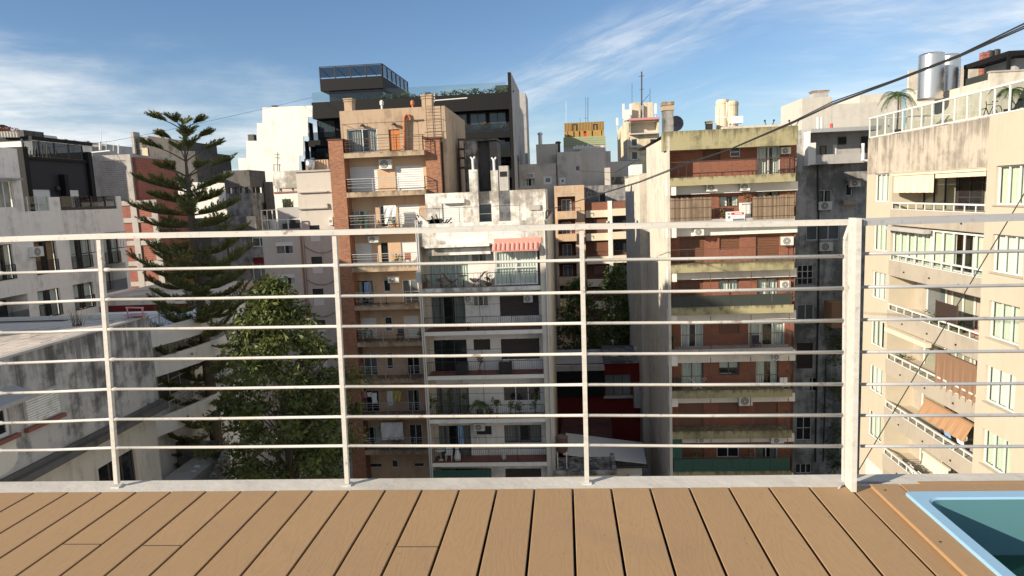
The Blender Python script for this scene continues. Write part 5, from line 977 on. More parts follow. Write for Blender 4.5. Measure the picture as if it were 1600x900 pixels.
for u in (a[0], b_[0]): ld.tube([F.p(u, a[1] - .1, .3), F.p(u, tz + .9, .3), F.p(u, tz + .9, -.4)], .03, 5)
for i in range(11): v = a[1] + (tz - a[1]) * i / 10; ld.tube([F.p(a[0], v, .3), F.p(b_[0], v, .3)], .02, 4)
part('ladder', ld, M['ironbrown'], tn)
gr = MB(); z1 = F.px(600, 191, DT)[1]; A, B = F.p(F.px(535, 200, DT)[0], 0, DT - .1), F.p(F.px(693, 200, DT)[0], 0, DT - .1)
gr.tube([A + Vector((0, 0, z1)), B + Vector((0, 0, z1))], .02, 5); gr.tube([Vector((A.x, YT, z1)), A + Vector((0, 0, z1))], .02, 4); gr.tube([Vector((B.x, YT, z1)), B + Vector((0, 0, z1))], .02, 4)
for i in range(5): p_ = A.lerp(B, i / 4); gr.tube([p_ + Vector((0, 0, F.px(600, 236, DT)[1])), p_ + Vector((0, 0, z1))], .018, 4)
part('awning_frame', gr, M['ironbrown'], tn)
for x, y in ((568, 198), (617, 196)): mb = MB(); c = F.p(*F.px(x, y), .0); mb.lathe(c + Vector((0, -.25, 0)), [(.22, 0), (.12, .14), (.03, .18)], 12); mb.tube([c, c + Vector((0, -.25, .16))], .03, 5); part('wall_lamp', mb, M['iron'], tn)
mb = MB(); mb.tube([F.p(F.px(688, 300, .3)[0] + .2, 2, .1), F.p(F.px(690, 230, .3)[0], F.px(690, 222)[1], .1)], .07, 6); part('drain_pipe', mb, M['iron'], tn)
for r, lab in zip(((592, 249, 612, 264), (575, 369, 591, 379), (606, 431, 623, 442), (541, 605, 556, 614)), ('air conditioner between the two white shutters at the top of the tan building', 'air conditioner above the white shutter in the middle of the tan building', 'air conditioner above the narrow door of the tan building', 'air conditioner on the brick pier beside the hung laundry')): ac(F, F.rect(*r, .3), lab)
chimney((537, 153.5, 550, 172), 53, 'square tan chimney at the left of the tan building roof', 'penth', .9); chimney((658, 147.5, 675, 170), 53, 'stepped tan chimney at the right of the tan building roof', 'penth', 1.)
for x, lab in ((597, 'small flue stub in the middle of the tan building roof'), (645, 'tiny flue stub near the right tan chimney')): mb = MB(); c = at(x, 171, 53); mb.lathe(c - Vector((0, 0, .2)), [(.08, 0), (.08, .5), (.15, .55), (.15, .8), (.05, .9)], 10); solo('flue', mb, M['frame'] if x < 600 else M['pipe'], lab, 'flue', 'flue stubs')
VT = [F.px(600, py - 4.5, DT)[1] for py in ST]
def lay(x0, x1, y0, y1, m, lab, d=.8): q = F.rect(x0, y0, x1, y1, d); garment(F, q[0], q[1], q[3], q[3] - q[2], d, m, lab)
lay(600, 619, 321, 349, 'cloth', 'white and patterned garment hung on an upper tan balcony'); lay(565, 573, 611, 622, 'clothpink', 'pink cloth on the clothes line of a low tan balcony'); lay(574, 580, 613, 620, 'cloth', 'small white cloth next to the pink one'); lay(581, 589, 614, 630, 'cloth', 'long white garment on the tan balcony clothes line'); lay(605, 614, 611, 634, 'curtain', 'grey white towel in the middle of the clothes line'); lay(615, 627, 610, 627, 'clothyellow', 'yellow cloth at the right of the clothes line'); lay(596, 630, 660, 687, 'cloth', 'large white bed sheet hung on a low tan balcony'); lay(570, 577, 441, 468, 'clothblue', 'blue striped garment in front of a tan building window')
mb = MB(); q = F.rect(560, 611, 628, 612, .8); mb.tube([F.p(q[0], q[3], .8), F.p(q[1], q[3], .8)], .012, 4); solo('clothes_line', mb, M['cable'], 'thin clothes line stretched across a low tan balcony', 'clothes line')
for x, i, h, lab in ((568, 2, .7, 'bright green plant on the tan balcony with the hung garment'), (620, 2, .4, 'small plant at the right of the tan balcony with the hung garment'), (622, 3, .5, 'low yellowish plant on a middle tan balcony'), (562, 5, 1.0, 'large drooping plant at the left of a tan balcony rail'), (571, 5, .8, 'second drooping plant beside the large one'), (650, 5, .9, 'bushy plant at the right end of a tan balcony'), (600, 8, .4, 'low plants along the lowest tan balcony')): pot_plant(F, x, 400, .85, lab, h, .4, 'plant', v=VT[i], n=90)
bistro(F, F.px(604, 476, .7)[0], VT[4], .7, 'small dark table on the tan balcony with the blue garment'); pchair(F, F.px(575, 476, .7)[0], VT[4], .7, 'dark chair on the tan balcony below the blue garment', 'iron'); pchair(F, F.px(626, 533, .7)[0], VT[5], .7, 'dark folding chair on the tan balcony with drooping plants', 'iron'); pchair(F, F.px(637, 416, .7)[0], VT[3], .7, 'red brown chair on a middle tan balcony', 'leather')
# ================================================================== beige tower left of the tan building
YQ = 61.; F = front(YQ)
bt = bldg('plain beige apartment tower left of the brick pier, with a lower wing', 'building', -21, 66)
x0, x1, xm = F.px(420, 450)[0], F.px(535, 400)[0], F.px(466, 320)[0]; zt, zm = F.px(490, 268)[1], F.px(445, 358)[1]
W_ = [((484, 352, 500, 377), 'b'), ((487, 401, 504, 427), 'b'), ((489, 451, 506, 477), 'b'), ((492, 500, 509, 525), 'b'), ((495, 549, 511, 574), 'b')]
W2_ = [((431, 378, 458, 397), 'blind'), ((435, 428, 461, 445), 'half'), ((438, 478, 464, 495), 'dark')]
mb = MB(); F.wall(mb, xm, x1, 0, zt, [F.rect(*r) for r, _ in W_], .2); mb.quad((xm, YQ, 0), (xm, YQ + 9, 0), (xm, YQ + 9, zt), (xm, YQ, zt)); mb.quad((xm, YQ, zt - .01), (x1, YQ, zt - .01), (x1, YQ + 9, zt - .01), (xm, YQ + 9, zt - .01)); part('wall', mb, M['beige'], bt)
F2 = front(YQ - .5); mb = MB(); F2.wall(mb, x0, xm + .05, 0, zm, [F2.rect(*r) for r, _ in W2_], .2); mb.quad((x0, YQ - .5, 0), (x0, YQ - .5, zm), (x0, YQ + 9, zm), (x0, YQ + 9, 0)); mb.quad((x0, YQ - .5, zm), (xm + .05, YQ - .5, zm), (xm + .05, YQ + 9, zm), (x0, YQ + 9, zm)); mb.quad((xm + .05, YQ - .5, 0), (xm + .05, YQ, 0), (xm + .05, YQ, zm), (xm + .05, YQ - .5, zm)); part('wall', mb, M['beige'], bt)
for r, _ in W_:
    q = F.rect(*r); vm = q[2] + (q[3] - q[2]) * .42; window(bt, F, (q[0], q[1], vm, q[3]), 'dark', d=-.12, n=1, fm='darkframe', fw=.05); mb = MB(); F.box(mb, q[0], q[1], q[2], vm - .002, -.15, -.08); part('window_panel', mb, M['frame'], bt)
for r, k in W2_:
    q = F2.rect(*r); window(bt, F2, q, 'dark' if k != 'half' else 'half', d=-.1, n=2); mb = MB(); F2.box(mb, q[0], q[1], q[3] - .36, q[3] - .002, -.06, -.02); part('shutter_box', mb, M['shutwhite'], bt)
mb = MB()
for y in (301, 326.5): q = F.rect(466, y - 1.6, 512, y, .1); F.box(mb, q[0], q[1], q[2], q[3], .003, .22)
q = F.px(512, 326, .1); mb.tube([F.p(F.px(511, 318, .1)[0], F.px(511, 318)[1], .1), F.p(F.px(513, 325)[0], F.px(513, 326)[1], .1)], .1, 6); F.box(mb, xm - .1, x1, zt - .02, zt + .14, -.02, .14); part('ledge', mb, M['grey'], bt)
mb = MB()
for y in (380, 430, 480, 530): u0, u1 = F.px(472, y)[0], F.px(533, y)[0]; mb.tube([F.p(u0 + (u1 - u0) * i / 8, F.px(500, y)[1] - .9 * (1 - (i / 4 - 1) ** 2), .06) for i in range(9)], .025, 4)
part('cable', mb, M['iron'], bt); mb = MB(); mb.tube([F.p(F.px(473, 360)[0], F.px(473, 362)[1], .15), F.p(F.px(481, 500)[0], 1, .15)], .08, 6); part('drain_pipe', mb, M['grey'], bt)
ac(F, F.rect(514, 339, 520, 352, .3), 'small air conditioner on the beige tower beside the brick pier')
b = MB(); A, B, C = F2.p(x0 + .1, 0, -.1), F2.p(F2.px(470, 350)[0], 0, -.1), F2.p(x0 + .1, 0, -6); zr_ = F2.px(445, 343)[1]; bars(b, A, B, zm, zr_, 0, posts=1.1, pr=.04, top=.045); bars(b, C, A, zm, zr_ + .9, 0, posts=1.1, pr=.035, top=.03); solo('terrace_railing', b, M['frame'], 'white tube railing around the terrace of the low beige wing', 'railing')
t2 = bldg('sunlit white rooftop house with a mossy water tank on the low beige wing', 'rooftop house', -24, 66, name='rooftop_house'); F3 = front(YQ + 3)
q = F3.rect(430, 300, 467, 345); mb = MB(); F3.box(mb, q[0], q[1], zm, F3.px(445, 301)[1], -4, 0); part('wall', mb, M['white'], t2); mb = MB(); F3.box(mb, F3.px(429, 280)[0], F3.px(466, 280)[0], F3.px(445, 294)[1], F3.px(445, 267)[1], -3, .1); part('tank', mb, M['peel'], t2)
mb = MB(); F3.box(mb, q[0] - .05, q[1] + .05, F3.px(445, 301.5)[1], F3.px(445, 299.5)[1], -4.1, .12); part('roof', mb, M['terracotta'], t2)
q = F3.rect(442, 311, 454, 326); mb = MB(); F3.box(mb, *q, .002, .05); part('door', mb, M['dark'], t2)
mb = MB()
for x in (436, 455): c = F3.px(x, 300); F3.box(mb, c[0], c[0] + .15, c[1], F3.px(x, 294)[1], -.4, -.2)
part('tank_leg', mb, M['concrete'], t2)
mb = MB(); q = F.rect(434, 324, 468, 352, -.8); F.box(mb, q[0], q[1], zm, q[3], -2.2, -.8); solo('tank_cabinet', mb, M['grey'], 'pale grey boxy cabinet on the low beige terrace', 'cabinet')
for x, y, s, lab in ((446, 319, .5, 'pale round plant on top of the grey cabinet'), (457, 318, .35, 'dark urn shaped plant on the grey cabinet')): pot_plant(F, x, y + 8, -1.4, lab, s, s * .8, 'dry' if s < .4 else 'plant', v=F.px(x, 324.5, -.8)[1] - .05, pot='iron')
b = MB(); c = F.p(*F.px(455, 357, -.3), -.3); b.box(c.x - .8, c.x + 1.0, c.y, c.y + .5, zm + .005, zm + .5); b.box(c.x - .1, c.x + .3, c.y + .1, c.y + .4, zm + .5, zm + 1.); solo('bench', b, M['iron'], 'dark bench and box behind the white tube railing', 'bench')
b = MB(); c = at(494, 265, 70); H = onY(494, 250, 70)[1] - c.z; b.box(onY(491, 260, 70)[0], onY(513, 260, 70)[0], 70, 71.2, c.z - .3, c.z + H)
for i in range(6): u = onY(492 + i * 4, 260, 70)[0]; b.box(u, u + .08, 69.93, 70, c.z - .3, c.z + H)
solo('wooden_screen', b, M['tan'], 'slatted wooden screen on the roof between tower and beige tower', 'screen'); b = MB(); b.lathe(at(486, 268, 69.5), [(.5, 0), (.5, 1.1), (.3, 1.25)], 14); solo('steel_drum', b, M['steel'], 'shiny steel drum beside the slatted wooden screen', 'tank', smooth=True)
rfs = bldg('hidden pale building under the steel drum and wooden screen', 'building', -24, 74); mb = MB(); mb.box(-29, -20, 69, 76, 0, at(486, 267, 69.5).z); part('wall', mb, M['beige'], rfs)

# ================================================================== sooty grey building behind the pine
YD = 72.; F = front(YD); dk = bldg('soot blackened concrete building with an open gallery below its roof box', 'building', -36, 76)
x0, xc = F.px(352, 300)[0], F.px(392, 300)[0]; xr2 = F.px(421, 400)[0]; z0, z1, z2 = F.px(375, 302)[1], F.px(375, 292.5)[1], F.px(375, 266)[1]; yb = onX(415, 280, xc)[0]
mb = MB(); mb.box(x0, xc, YD, yb, z1, z2); part('roof_box', mb, M['soot'], dk)
mb = MB(); mb.box(x0, xc, YD + .003, yb, 0, z0)
for u in (0, .28, .5, .72, 1): a = x0 + (xc - x0 - .35) * u; mb.box(a, a + .35, YD + .1, YD + .5, z0 + .001, z1 - .001); mb.box(a, a + .35, yb - .5, yb - .1, z0 + .001, z1 - .001)
part('wall', mb, M['greydark'], dk); mb = MB(); mb.box(x0 - 3, xr2, YD - 2.5, YD - .01, 0, F.px(400, 337)[1]); part('annex', mb, M['greydark'], dk)
mb = MB(); q = rightface(xc).rect(411, 317, 416, 336); rightface(xc).box(mb, *q, .002, .05); part('door', mb, M['dark'], dk); 
F2 = front(YD - 2.5); 
for r, k, pm in (((395, 371, 418, 385), 'dark', 'glassblue'), ((396, 410, 420, 436), 'dark', 'glassgrey')): window(dk, F2, F2.rect(*r), k, d=.03, n=2, pane=pm)
mb = MB()
for y0, y1, m_ in ((386, 402, 0), (436, 450, 0)): q = F2.rect(395, y0, 421, y1, .5); F2.box(mb, *q, .002, .5)
part('balcony', mb, M['greydark'], dk); mb = MB(); q = F2.rect(395, 402, 421, 412, .4); F2.box(mb, *q, .002, .3); part('fascia', mb, M['red'], dk)
mb = MB(); c = F2.p(*F2.px(352, 340), .1); mb.tube([c, Vector((c.x, c.y, 2))], .07, 6); part('drain_pipe', mb, M['iron'], dk)
pil = MB(); f_ = front(YD + 3); f_.box(pil, *f_.rect(415, 284, 423, 345), -1, 0); solo('concrete_pillar', pil, M['soot'], 'dark concrete stub wall at the right of the soot blackened building', 'wall')
# white party wall in the sun behind
wl = bldg('large sunlit white stepped party wall rising behind the pine', 'building', -45, 100); F = front(84.)
st = [(372, 247), (385, 247), (385, 220), (401.5, 220), (401.5, 192.5), (410, 192.5), (410, 168), (488, 165), (488, 183), (481, 183), (481, 213), (474, 213), (474, 243), (468, 243), (468, 275), (462, 275)]
pts = [F.px(*p) for p in st]; fix = [(F.px(372, 330)[0], 0)] + pts + [(pts[-1][0], 0)]
mb = MB(); mb.poly_prism(fix[::-1], 84, 84.2); part('wall', mb, M['white'], wl)
chimney((387, 210, 397, 221), 85, 'small dark chimney on a step of the white stepped wall', 'soot', .8, False); chimney((424, 164.5, 431, 168), 85, 'low dark stub on top of the white stepped wall', 'soot', .8, False)
an = MB()
for x, y0, y1 in ((434, 238, 300), (428, 258, 290), (437, 256, 300)): an.tube([at(x, y1, 64), at(x, y0, 64)], .035, 4)
for y, a, b_ in ((241, 429, 438), (246, 430, 438), (257, 427, 439)): an.tube([at(a, y, 64), at(b_, y + 1, 64)], .03, 4)
solo('tv_antenna', an, M['iron'], 'thin rooftop TV antenna mast in front of the white stepped wall', 'antenna')
# ================================================================== black modern tower
YK = 88.; F = front(YK); bk = bldg('modern black apartment tower with glass railed terraces and a pale side wall', 'building', -22, 100)
xL, xR = F.px(489, 200)[0], F.px(797, 200)[0]; zt = F.px(640, 151)[1]
mb = MB(); mb.box(xL, xR, YK + 2.0, YK + 26, 0, zt - 1.6); 
for a, y in ((482, 178), (476, 212), (470, 243), (464, 275)): mb.box(F.px(a, y)[0] + .3, xL - .01, YK + 2.0 + (y - 178) * .004, YK + 26, 0, F.px(640, y)[1])
part('core', mb, M['black'], bk)
def zz(y): return F.px(640, y)[1]
bands = [(152, 178, 487), (212, 222, 481), (241, 252, 475), (273, 284, 470), (305, 316, 468)]
for y0, y1, xl_ in bands:
    q = F.rect(xl_, y0, 797, y1); mb = MB(); F.box(mb, q[0], xR - .02, zz(y1), zz(y0) , -2.1, .0); part('balcony', mb, M['black'], bk)
    if y0 > 160:
        g_ = MB(); F.box(g_, q[0] + .1, xR - .1, zz(y0) + .003, zz(y0) + 1., -.08, -.05); part('guard_glass', g_, M['guarddark'], bk); s_ = MB(); F.box(s_, q[0] - .12, q[0] - .001, zz(y1) - 1.3, zz(y0) + 2.4, -2.2, -.9); part('fin', s_, M['black'], bk)
rows = [(183, 205, [(499, 523), (712, 730), (735, 760), (765, 791)]), (214, 236, [(494, 512), (513, 530), (735, 765), (769, 790)]), (243, 262, [(487, 512), (780, 790)]), (274, 290, [(780, 790)])]
Fk = front(YK + 2)
for y0, y1, xs in rows:
    for a, b_ in xs: q = Fk.rect(a, y0, b_, y1); window(bk, Fk, (q[0], q[1], zz(y1), zz(y0) + .3), 'dark', d=.05, n=2, fm='darkframe', pane='glassblue', fw=.09)
for a in (728, 766): mb = MB(); Fk.box(mb, *Fk.rect(a, 208, a + 3, 212), .002, .3); part('wall_lamp', mb, M['frame'], bk)
# terrace plants, glass, right fin
g_ = MB(); q = F.rect(590, 140, 797, 151); F.box(g_, xL + .2, xR - .3, zt + .003, zt + 1.15, -.10, -.06); part('guard_glass', g_, M['guard'], bk)
hd = MB(); blob_leaves(hd, [(rnd.uniform(q[0], q[1]), YK + .8 + rnd.random(), zt + rnd.uniform(.1, .5)) for _ in range(90)], 14, .4, .5); solo('terrace_hedge', hd, M['plant'], 'low hedge along the roof terrace of the black tower', 'hedge')
hd = MB(); zz2 = zz(211); blob_leaves(hd, [(F.px(x, 200)[0] + rnd.uniform(-.4, .4), YK + .7, zz2 + rnd.uniform(.2, 1.)) for x in (729, 750, 757, 762, 785) for _ in range(6)], 10, .4, .35); solo('balcony_plants', hd, M['dry'], 'dry looking plants behind the glass of the black tower balcony', 'plants')
xw = F.px(802, 200)[0]; yfar = onX(820, 230, xw)[0]; zf = F.px(799, 114)[1]
mb = MB(); mb.box(xR, xw - .02, YK - .6, YK + 12, 0, zf); part('fin_wall', mb, M['black'], bk); pts = [(YK - .6, 0), (YK - .6, zf), (onX(811, 133, xw)[0], zf + .2), (onX(811, 133, xw)[0], zf - 2.), (yfar, zf - 2.2), (yfar, 0)]
mb = MB(); Rr = rightface(xw); mb.add([Rr.p(u, v, 0) for u, v in pts], [tuple(range(6))]); mb.add([(xw - .01, yfar, 0), (xw - 3, yfar, 0), (xw - 3, yfar, zf - 2.2), (xw - .01, yfar, zf - 2.2)], [(0, 1, 2, 3)]); part('side_wall', mb, M['grey'], bk, label='plain pale grey side wall of the tower')
mb = MB(); xx = onY(822, 200, YK + 30)[0]; mb.box(xw - 3, xx, YK + 32, YK + 40, 0, onY(816, 145, YK + 32)[1]); part('rear_block', mb, M['grey'], bk)
mb = MB(); mb.box(onY(774, 140, YK + 3)[0], xR - .1, YK + 3, YK + 5, zt, onY(785, 133, YK + 3)[1]); part('lift_house', mb, M['netdark'], bk)
# roof box with mesh screens
up = F.rect(500, 120, 598, 140); ur = up[1]; yfr = onX(637, 130, ur)[0]; zb_, zc_ = F.px(548, 140)[1], F.px(548, 121)[1]; zs_ = F.px(548, 103.5)[1]
mb = MB(); mb.box(up[0], ur, YK, yfr, zb_, zc_); part('roof_box', mb, M['black'], bk); mb = MB(); mb.box(up[0] + .6, ur - .4, YK + 1.5, yfr - .5, zt, zb_ - .001); part('glazed_storey', mb, M['glass'], bk)
ms = MB(); ms.box(up[0], ur, YK, YK + .04, zc_ + .15, zs_); part('mesh_screen', ms, M['screenmesh'], bk); ms = MB(); ms.box(ur - .04, ur, YK + .05, yfr, zc_ + .1, zs_); part('mesh_screen', ms, M['screenmesh'], bk)
ps_ = MB()
for i in range(5): a = up[0] + (ur - up[0] - .12) * i / 4; ps_.box(a, a + .12, YK - .03, YK + .1, zc_, zs_ + .05)
for i in range(7): a = YK + .2 + (yfr - YK - .4) * i / 6; ps_.box(ur - .03, ur + .08, a, a + .12, zc_, zs_ + .05)
ps_.box(up[0], ur, YK - .04, YK + .08, zs_ + .051, zs_ + .15); ps_.box(ur - .03, ur + .09, YK + .1, yfr, zs_ + .051, zs_ + .15)
for i in range(4): a = up[0] + (ur - up[0]) * i / 4; ps_.tube([(a + .2, YK - .02, zs_), (a + 1.3, YK + .3, zc_ + .1)], .04, 4)
part('screen_post', ps_, M['iron'], bk)
pl = MB(); x, z = onY(680, 152, 60); pl.tube([at(678, 160, 56), at(679, 146, 56)], .06, 6); pl.tube([at(679, 157, 56), at(730, 153, 56)], .05, 5); solo('roof_antenna', pl, M['frame'], 'white antenna boom behind the right tan chimney', 'antenna')

# ================================================================== grey roofscape in the middle distance
def greybox(lab, r, Y, dep, mat='concrete', wins=(), cat='building', roofm='roof', zlow=0.):
    F = front(Y); q = F.rect(*r); o = bldg(lab, cat, (q[0] + q[1]) / 2, Y + dep / 2); hs = [F.rect(*w_[0]) for w_ in wins]; hs = [(max(h[0], q[0] + .05), min(h[1], q[1] - .05), h[2], min(h[3], q[3] - .1)) for h in hs]
    shell(o, q[0], q[1], Y, Y + dep, q[3], mat, zlow, fh=hs, depth=.2, parapet=.0, roof=roofm)
    for h, w_ in zip(hs, wins): window(o, F, h, w_[1], d=-.1, **(w_[2] if len(w_) > 2 else {}))
    return o
dd = dict(n=1)
g1 = greybox('low grey concrete house with two windows and an air conditioner on the middle skyline', (807, 256, 871, 400), 95, 10, 'rgrey1', [((815, 279, 836, 291), 'half', dict(n=2)), ((849, 275, 863, 288), 'dark', dict(n=1, fw=.3, pane='glassblue'))])
greybox('grey concrete box with a rounded vent pipe on the middle skyline', (838, 225, 872, 260), 99, 5, 'rgrey1'); greybox('beige grey block below the yellow rooftop structure', (871, 237, 910, 300), 96, 8, 'rgrey1', [((899, 259, 906, 267), 'dark', dd), ((874, 277, 884, 288), 'dark', dict(n=1, fw=.3))])
greybox('tall plain grey blank wall right below the yellow rooftop structure', (908, 231, 947, 330), 97, 8, 'rgrey2'); greybox('narrow grey stub wall right of the blank grey wall', (947, 236, 955, 330), 103, 5, 'rgrey2'); greybox('long low grey wall between the blank wall and the brick building', (944, 252, 1000, 330), 101, 6, 'rgrey2')
greybox('weathered grey house with two dark openings in the middle distance', (913, 289, 992, 330), 93, 6, 'greydark', [((917, 300, 924, 308), 'dark', dd), ((936, 300, 947, 316), 'dark', dd)]); greybox('small grey lean-to with a chimney block right of the weathered house', (955, 276, 990, 300), 94.5, 4, 'mould', [((980, 279, 986, 285), 'dark', dd)])
greybox('thin sunlit white wall squeezed beside the brick building', (988, 257, 1004, 330), 92, 5, 'white'); chimney((945, 262, 954, 287), 93.2, 'small pale chimney on the weathered grey house', 'rgrey1', .8, False)
F = front(95); ac(F, F.rect(827, 270, 835, 278, .3), 'air conditioner above the left window of the low grey house')
for x, y0, y1, r, m_, lab in ((844.5, 207, 226, .28, 'alu', 'wide galvanised vent pipe with a cowl on the grey box'), (872.5, 221, 238, .3, 'iron', 'black vent stack left of the yellow rooftop structure'), (810, 243, 290, .16, 'iron', 'dark pipe climbing the pale side wall of the tower'), (804, 222, 290, .12, 'iron', 'thin dark pipe beside the tower side wall')):
    Y = 100 if x > 820 else 94; c = at(x, y1, Y); H = onY(x, y0, Y)[1] - c.z; mb = MB(); mb.lathe(c, [(r, -.3), (r, H * .8), (r * 1.4, H * .82), (r * 1.4, H * .9), (r * .9, H)], 12); solo('vent_pipe', mb, M[m_], lab, 'vent pipe', None)
# yellow sheet metal rooftop structure
YY = 118.; F = front(YY); ye = bldg('yellow sheet metal rooftop structure over green siding, with an open loggia', 'rooftop structure', 3, 120, name='rooftop_structure'); q = F.rect(882, 191, 944, 230)
zA, zB, zC, zD = (F.px(912, y)[1] for y in (191, 204, 213.5, 227)); mb = MB(); n = 26
for i in range(n): a = q[0] + (q[1] - q[0]) * i / n; F.box(mb, a, a + (q[1] - q[0]) / n * .62, zB, zA, .0, .08)
F.box(mb, q[0], q[1], zB + .01, zA - .01, -.2, 0); F.box(mb, q[0], q[0] + .5, zC, zB, -5, .02); F.box(mb, q[1] - .3, q[1], zC, zB, -5, .02); F.box(mb, q[0], q[1], zC, zA, -5.3, -5); part('sheet', mb, M['yellow'], ye)
mb = MB(); k = 4
for i in range(k): F.box(mb, q[0] - .2, q[1] + .2, zD + (zC - zD) * i / k + .03, zD + (zC - zD) * (i + 1) / k, -5, .1 - .03 * (i % 2))
part('siding', mb, M['siding'], ye); mb = MB(); F.box(mb, q[0] - .2, q[1] + .3, 0, zD, -5, 0); part('wall', mb, M['concrete'], ye)
mb = MB()
for x in (886, 896, 905, 925, 940): u = F.px(x, 208)[0]; F.box(mb, u, u + .2, zC, zB, -1.2, -1.)
part('loggia_post', mb, M['iron'], ye); mb = MB(); u = F.px(912, 208)[0]; F.box(mb, u, u + .5, zC, zC + .5, -.9, -.5); F.box(mb, u, u + .45, zC + .5, zC + .95, -.9, -.5); part('red_drum', mb, M['signred'], ye)
for x in (897, 929): mb = MB(); u0, u1 = F.px(x - 3, 200)[0], F.px(x + 4, 200)[0]; v0, v1 = zB, F.px(x, 195)[1]; F.box(mb, u0, u0 + .1, v0, v1, .09, .18); F.box(mb, u1 - .1, u1, v0, v1, .09, .18); F.box(mb, u0, u1, v1, v1 + .1, .09, .18); part('bracket', mb, M['iron'], ye)
for i, (x, y0) in enumerate(((884.5, 158), (918.5, 152), (906.5, 184), (915, 152))): an = MB(); an.tube([at(x, 200 if i else 214, YY + 2), at(x, y0, YY + 2)], .05 if i == 1 else .03, 5); (an.tube([at(912, 184.5, YY + 2), at(919, 184.5, YY + 2)], .03, 4) if i == 1 else None); solo('antenna', an, M['frame'] if i == 0 else M['iron'], ('white whip antenna at the left edge of the yellow structure', 'tallest lattice antenna behind the yellow structure', 'short thin antenna on the yellow structure', 'thin mast just left of the tallest lattice antenna')[i], 'antenna', 'antennas on the yellow structure')
cl = MB(); 
for i in range(11): c = at(896 + i * 4.3, 232, YY - 3); cl.box(c.x, c.x + .36, c.y, c.y + .3, c.z - .1, c.z + rnd.uniform(.35, .7))
solo('roof_clutter', cl, M['frame'], 'row of white tanks and boxes below the green siding', 'clutter')
# telecom building
YE = 108.; F = front(YE); te = bldg('pale apartment block crowded with telecom panels on its roof', 'building', 12, 112); xa, xb = F.px(980, 220)[0], F.px(1030, 220)[0]; z1 = F.px(1005, 186)[1]; yf = onX(964.5, 210, xa)[0]
W_ = [((987, 217, 996, 228), 'dark', dict(n=1)), ((1016, 217, 1025, 227), 'dark', dd), ((987, 237, 996, 249), 'dark', dd)]; hs = [F.rect(*r) for r, _, _ in W_]; hs.append((*F.rect(985, 190, 1027, 208), 1.5))
shell(te, xa, xb, YE, yf, z1, 'tankcream', fh=hs, depth=.25)
for r, k, kw in W_: window(te, F, F.rect(*r), k, d=-.1, **kw)
q = hs[-1]; mb = MB(); F.box(mb, q[0], q[1], q[2], q[3], -1.8, -1.5); part('loggia_wall', mb, M['beige'], te)
for y, a, b_ in ((209, 984, 1028), (230, 984, 1004), (250, 984, 1002)): q = F.rect(a, y - 1.5, b_, y + .5, .8); mb = MB(); F.box(mb, *q, .002, .9); part('balcony', mb, M['beige'], te)
mb = MB(); q = F.rect(978, 184, 1031, 187.5, .5); F.box(mb, q[0] + .5, q[1], q[2], q[3], -6, .6); part('eaves', mb, M['clothpink'], te)
mb = MB(); 
for y in (200, 222, 243): q = F.rect(976.5, y - 8, 979.5, y + 6); F.box(mb, q[0] + .35, q[1] + .3, q[2], q[3], .002, .1)
part('pilaster', mb, M['beige'], te)
for i, (x0, x1) in enumerate(((988, 1001.5), (1006.5, 1020))): q = F.rect(x0, 160, x1, 181, -1); mb = MB(); F.box(mb, q[0], q[1], z1, q[3], -2.2, -1); solo('equipment_cabinet', mb, M['tankcream'], ('left of two cream equipment cabinets on the telecom building roof', 'right of two cream equipment cabinets on the telecom building roof')[i], 'cabinet', 'telecom cabinets')
for i, (x, y0, y1) in enumerate(((974.5, 162, 186), (1024.5, 161.5, 178), (964.5, 184, 196), (985.5, 162, 180))): mb = MB(); c = at(x, y1, YE - .5 if x > 970 else YE + 6); c2 = at(x, y0, c.y); mb.box(c.x - .18, c.x + .18, c.y, c.y + .2, c.z, c2.z); mb.tube([(c.x, c.y + .35, c.z - .8), (c.x, c.y + .35, c2.z)], .05, 5); mb.box(c.x - .05, c.x + .05, c.y + .2, c.y + .4, c.z + .4, c.z + .5); mb.box(c.x - .05, c.x + .05, c.y + .2, c.y + .4, c2.z - .5, c2.z - .4); solo('panel_antenna', mb, M['frame'], ('white panel antenna at the left front of the telecom roof', 'white panel antenna at the right end of the telecom roof', 'white panel antenna on the far left side wall', 'white panel antenna next to the left cream cabinet')[i], 'antenna', 'telecom panel antennas')
for i, (x, y0, y1) in enumerate(((1002.5, 112, 182), (987.5, 130, 182), (1015.5, 138, 182))):
    an = MB(); an.tube([at(x, y1, YE + 1.5), at(x, y0, YE + 1.5)], (.11, .035, .04)[i], 5)
    if i == 0: an.tube([at(998.5, 119.5, YE + 1.5), at(1006.5, 118.5, YE + 1.5)], .05, 4); an.tube([at(1003, 160, YE + 1.5), at(1014, 148, YE + 1.5)], .05, 4); an.tube([at(999, 140, YE + 1.5), at(1006, 139, YE + 1.5)], .04, 4)
    solo('antenna', an, M['iron'], ('tall thick antenna mast at the middle of the telecom roof', 'thin whip antenna left of the tall telecom mast', 'slim mast right of the tall telecom mast')[i], 'antenna', 'telecom masts')
for i, (x0, x1, y0, y1, m_) in enumerate(((1003, 1006, 164, 184, 'grey'), (976, 988, 171, 186, 'frame'))): q = F.rect(x0, y0, x1, y1, -.5); mb = MB(); F.box(mb, q[0], q[1], z1, q[3], -2, -.6); solo('roof_box', mb, M[m_], ('grey slot between the two cream cabinets', 'white boxy roof house at the left of the telecom roof')[i], 'roof box')
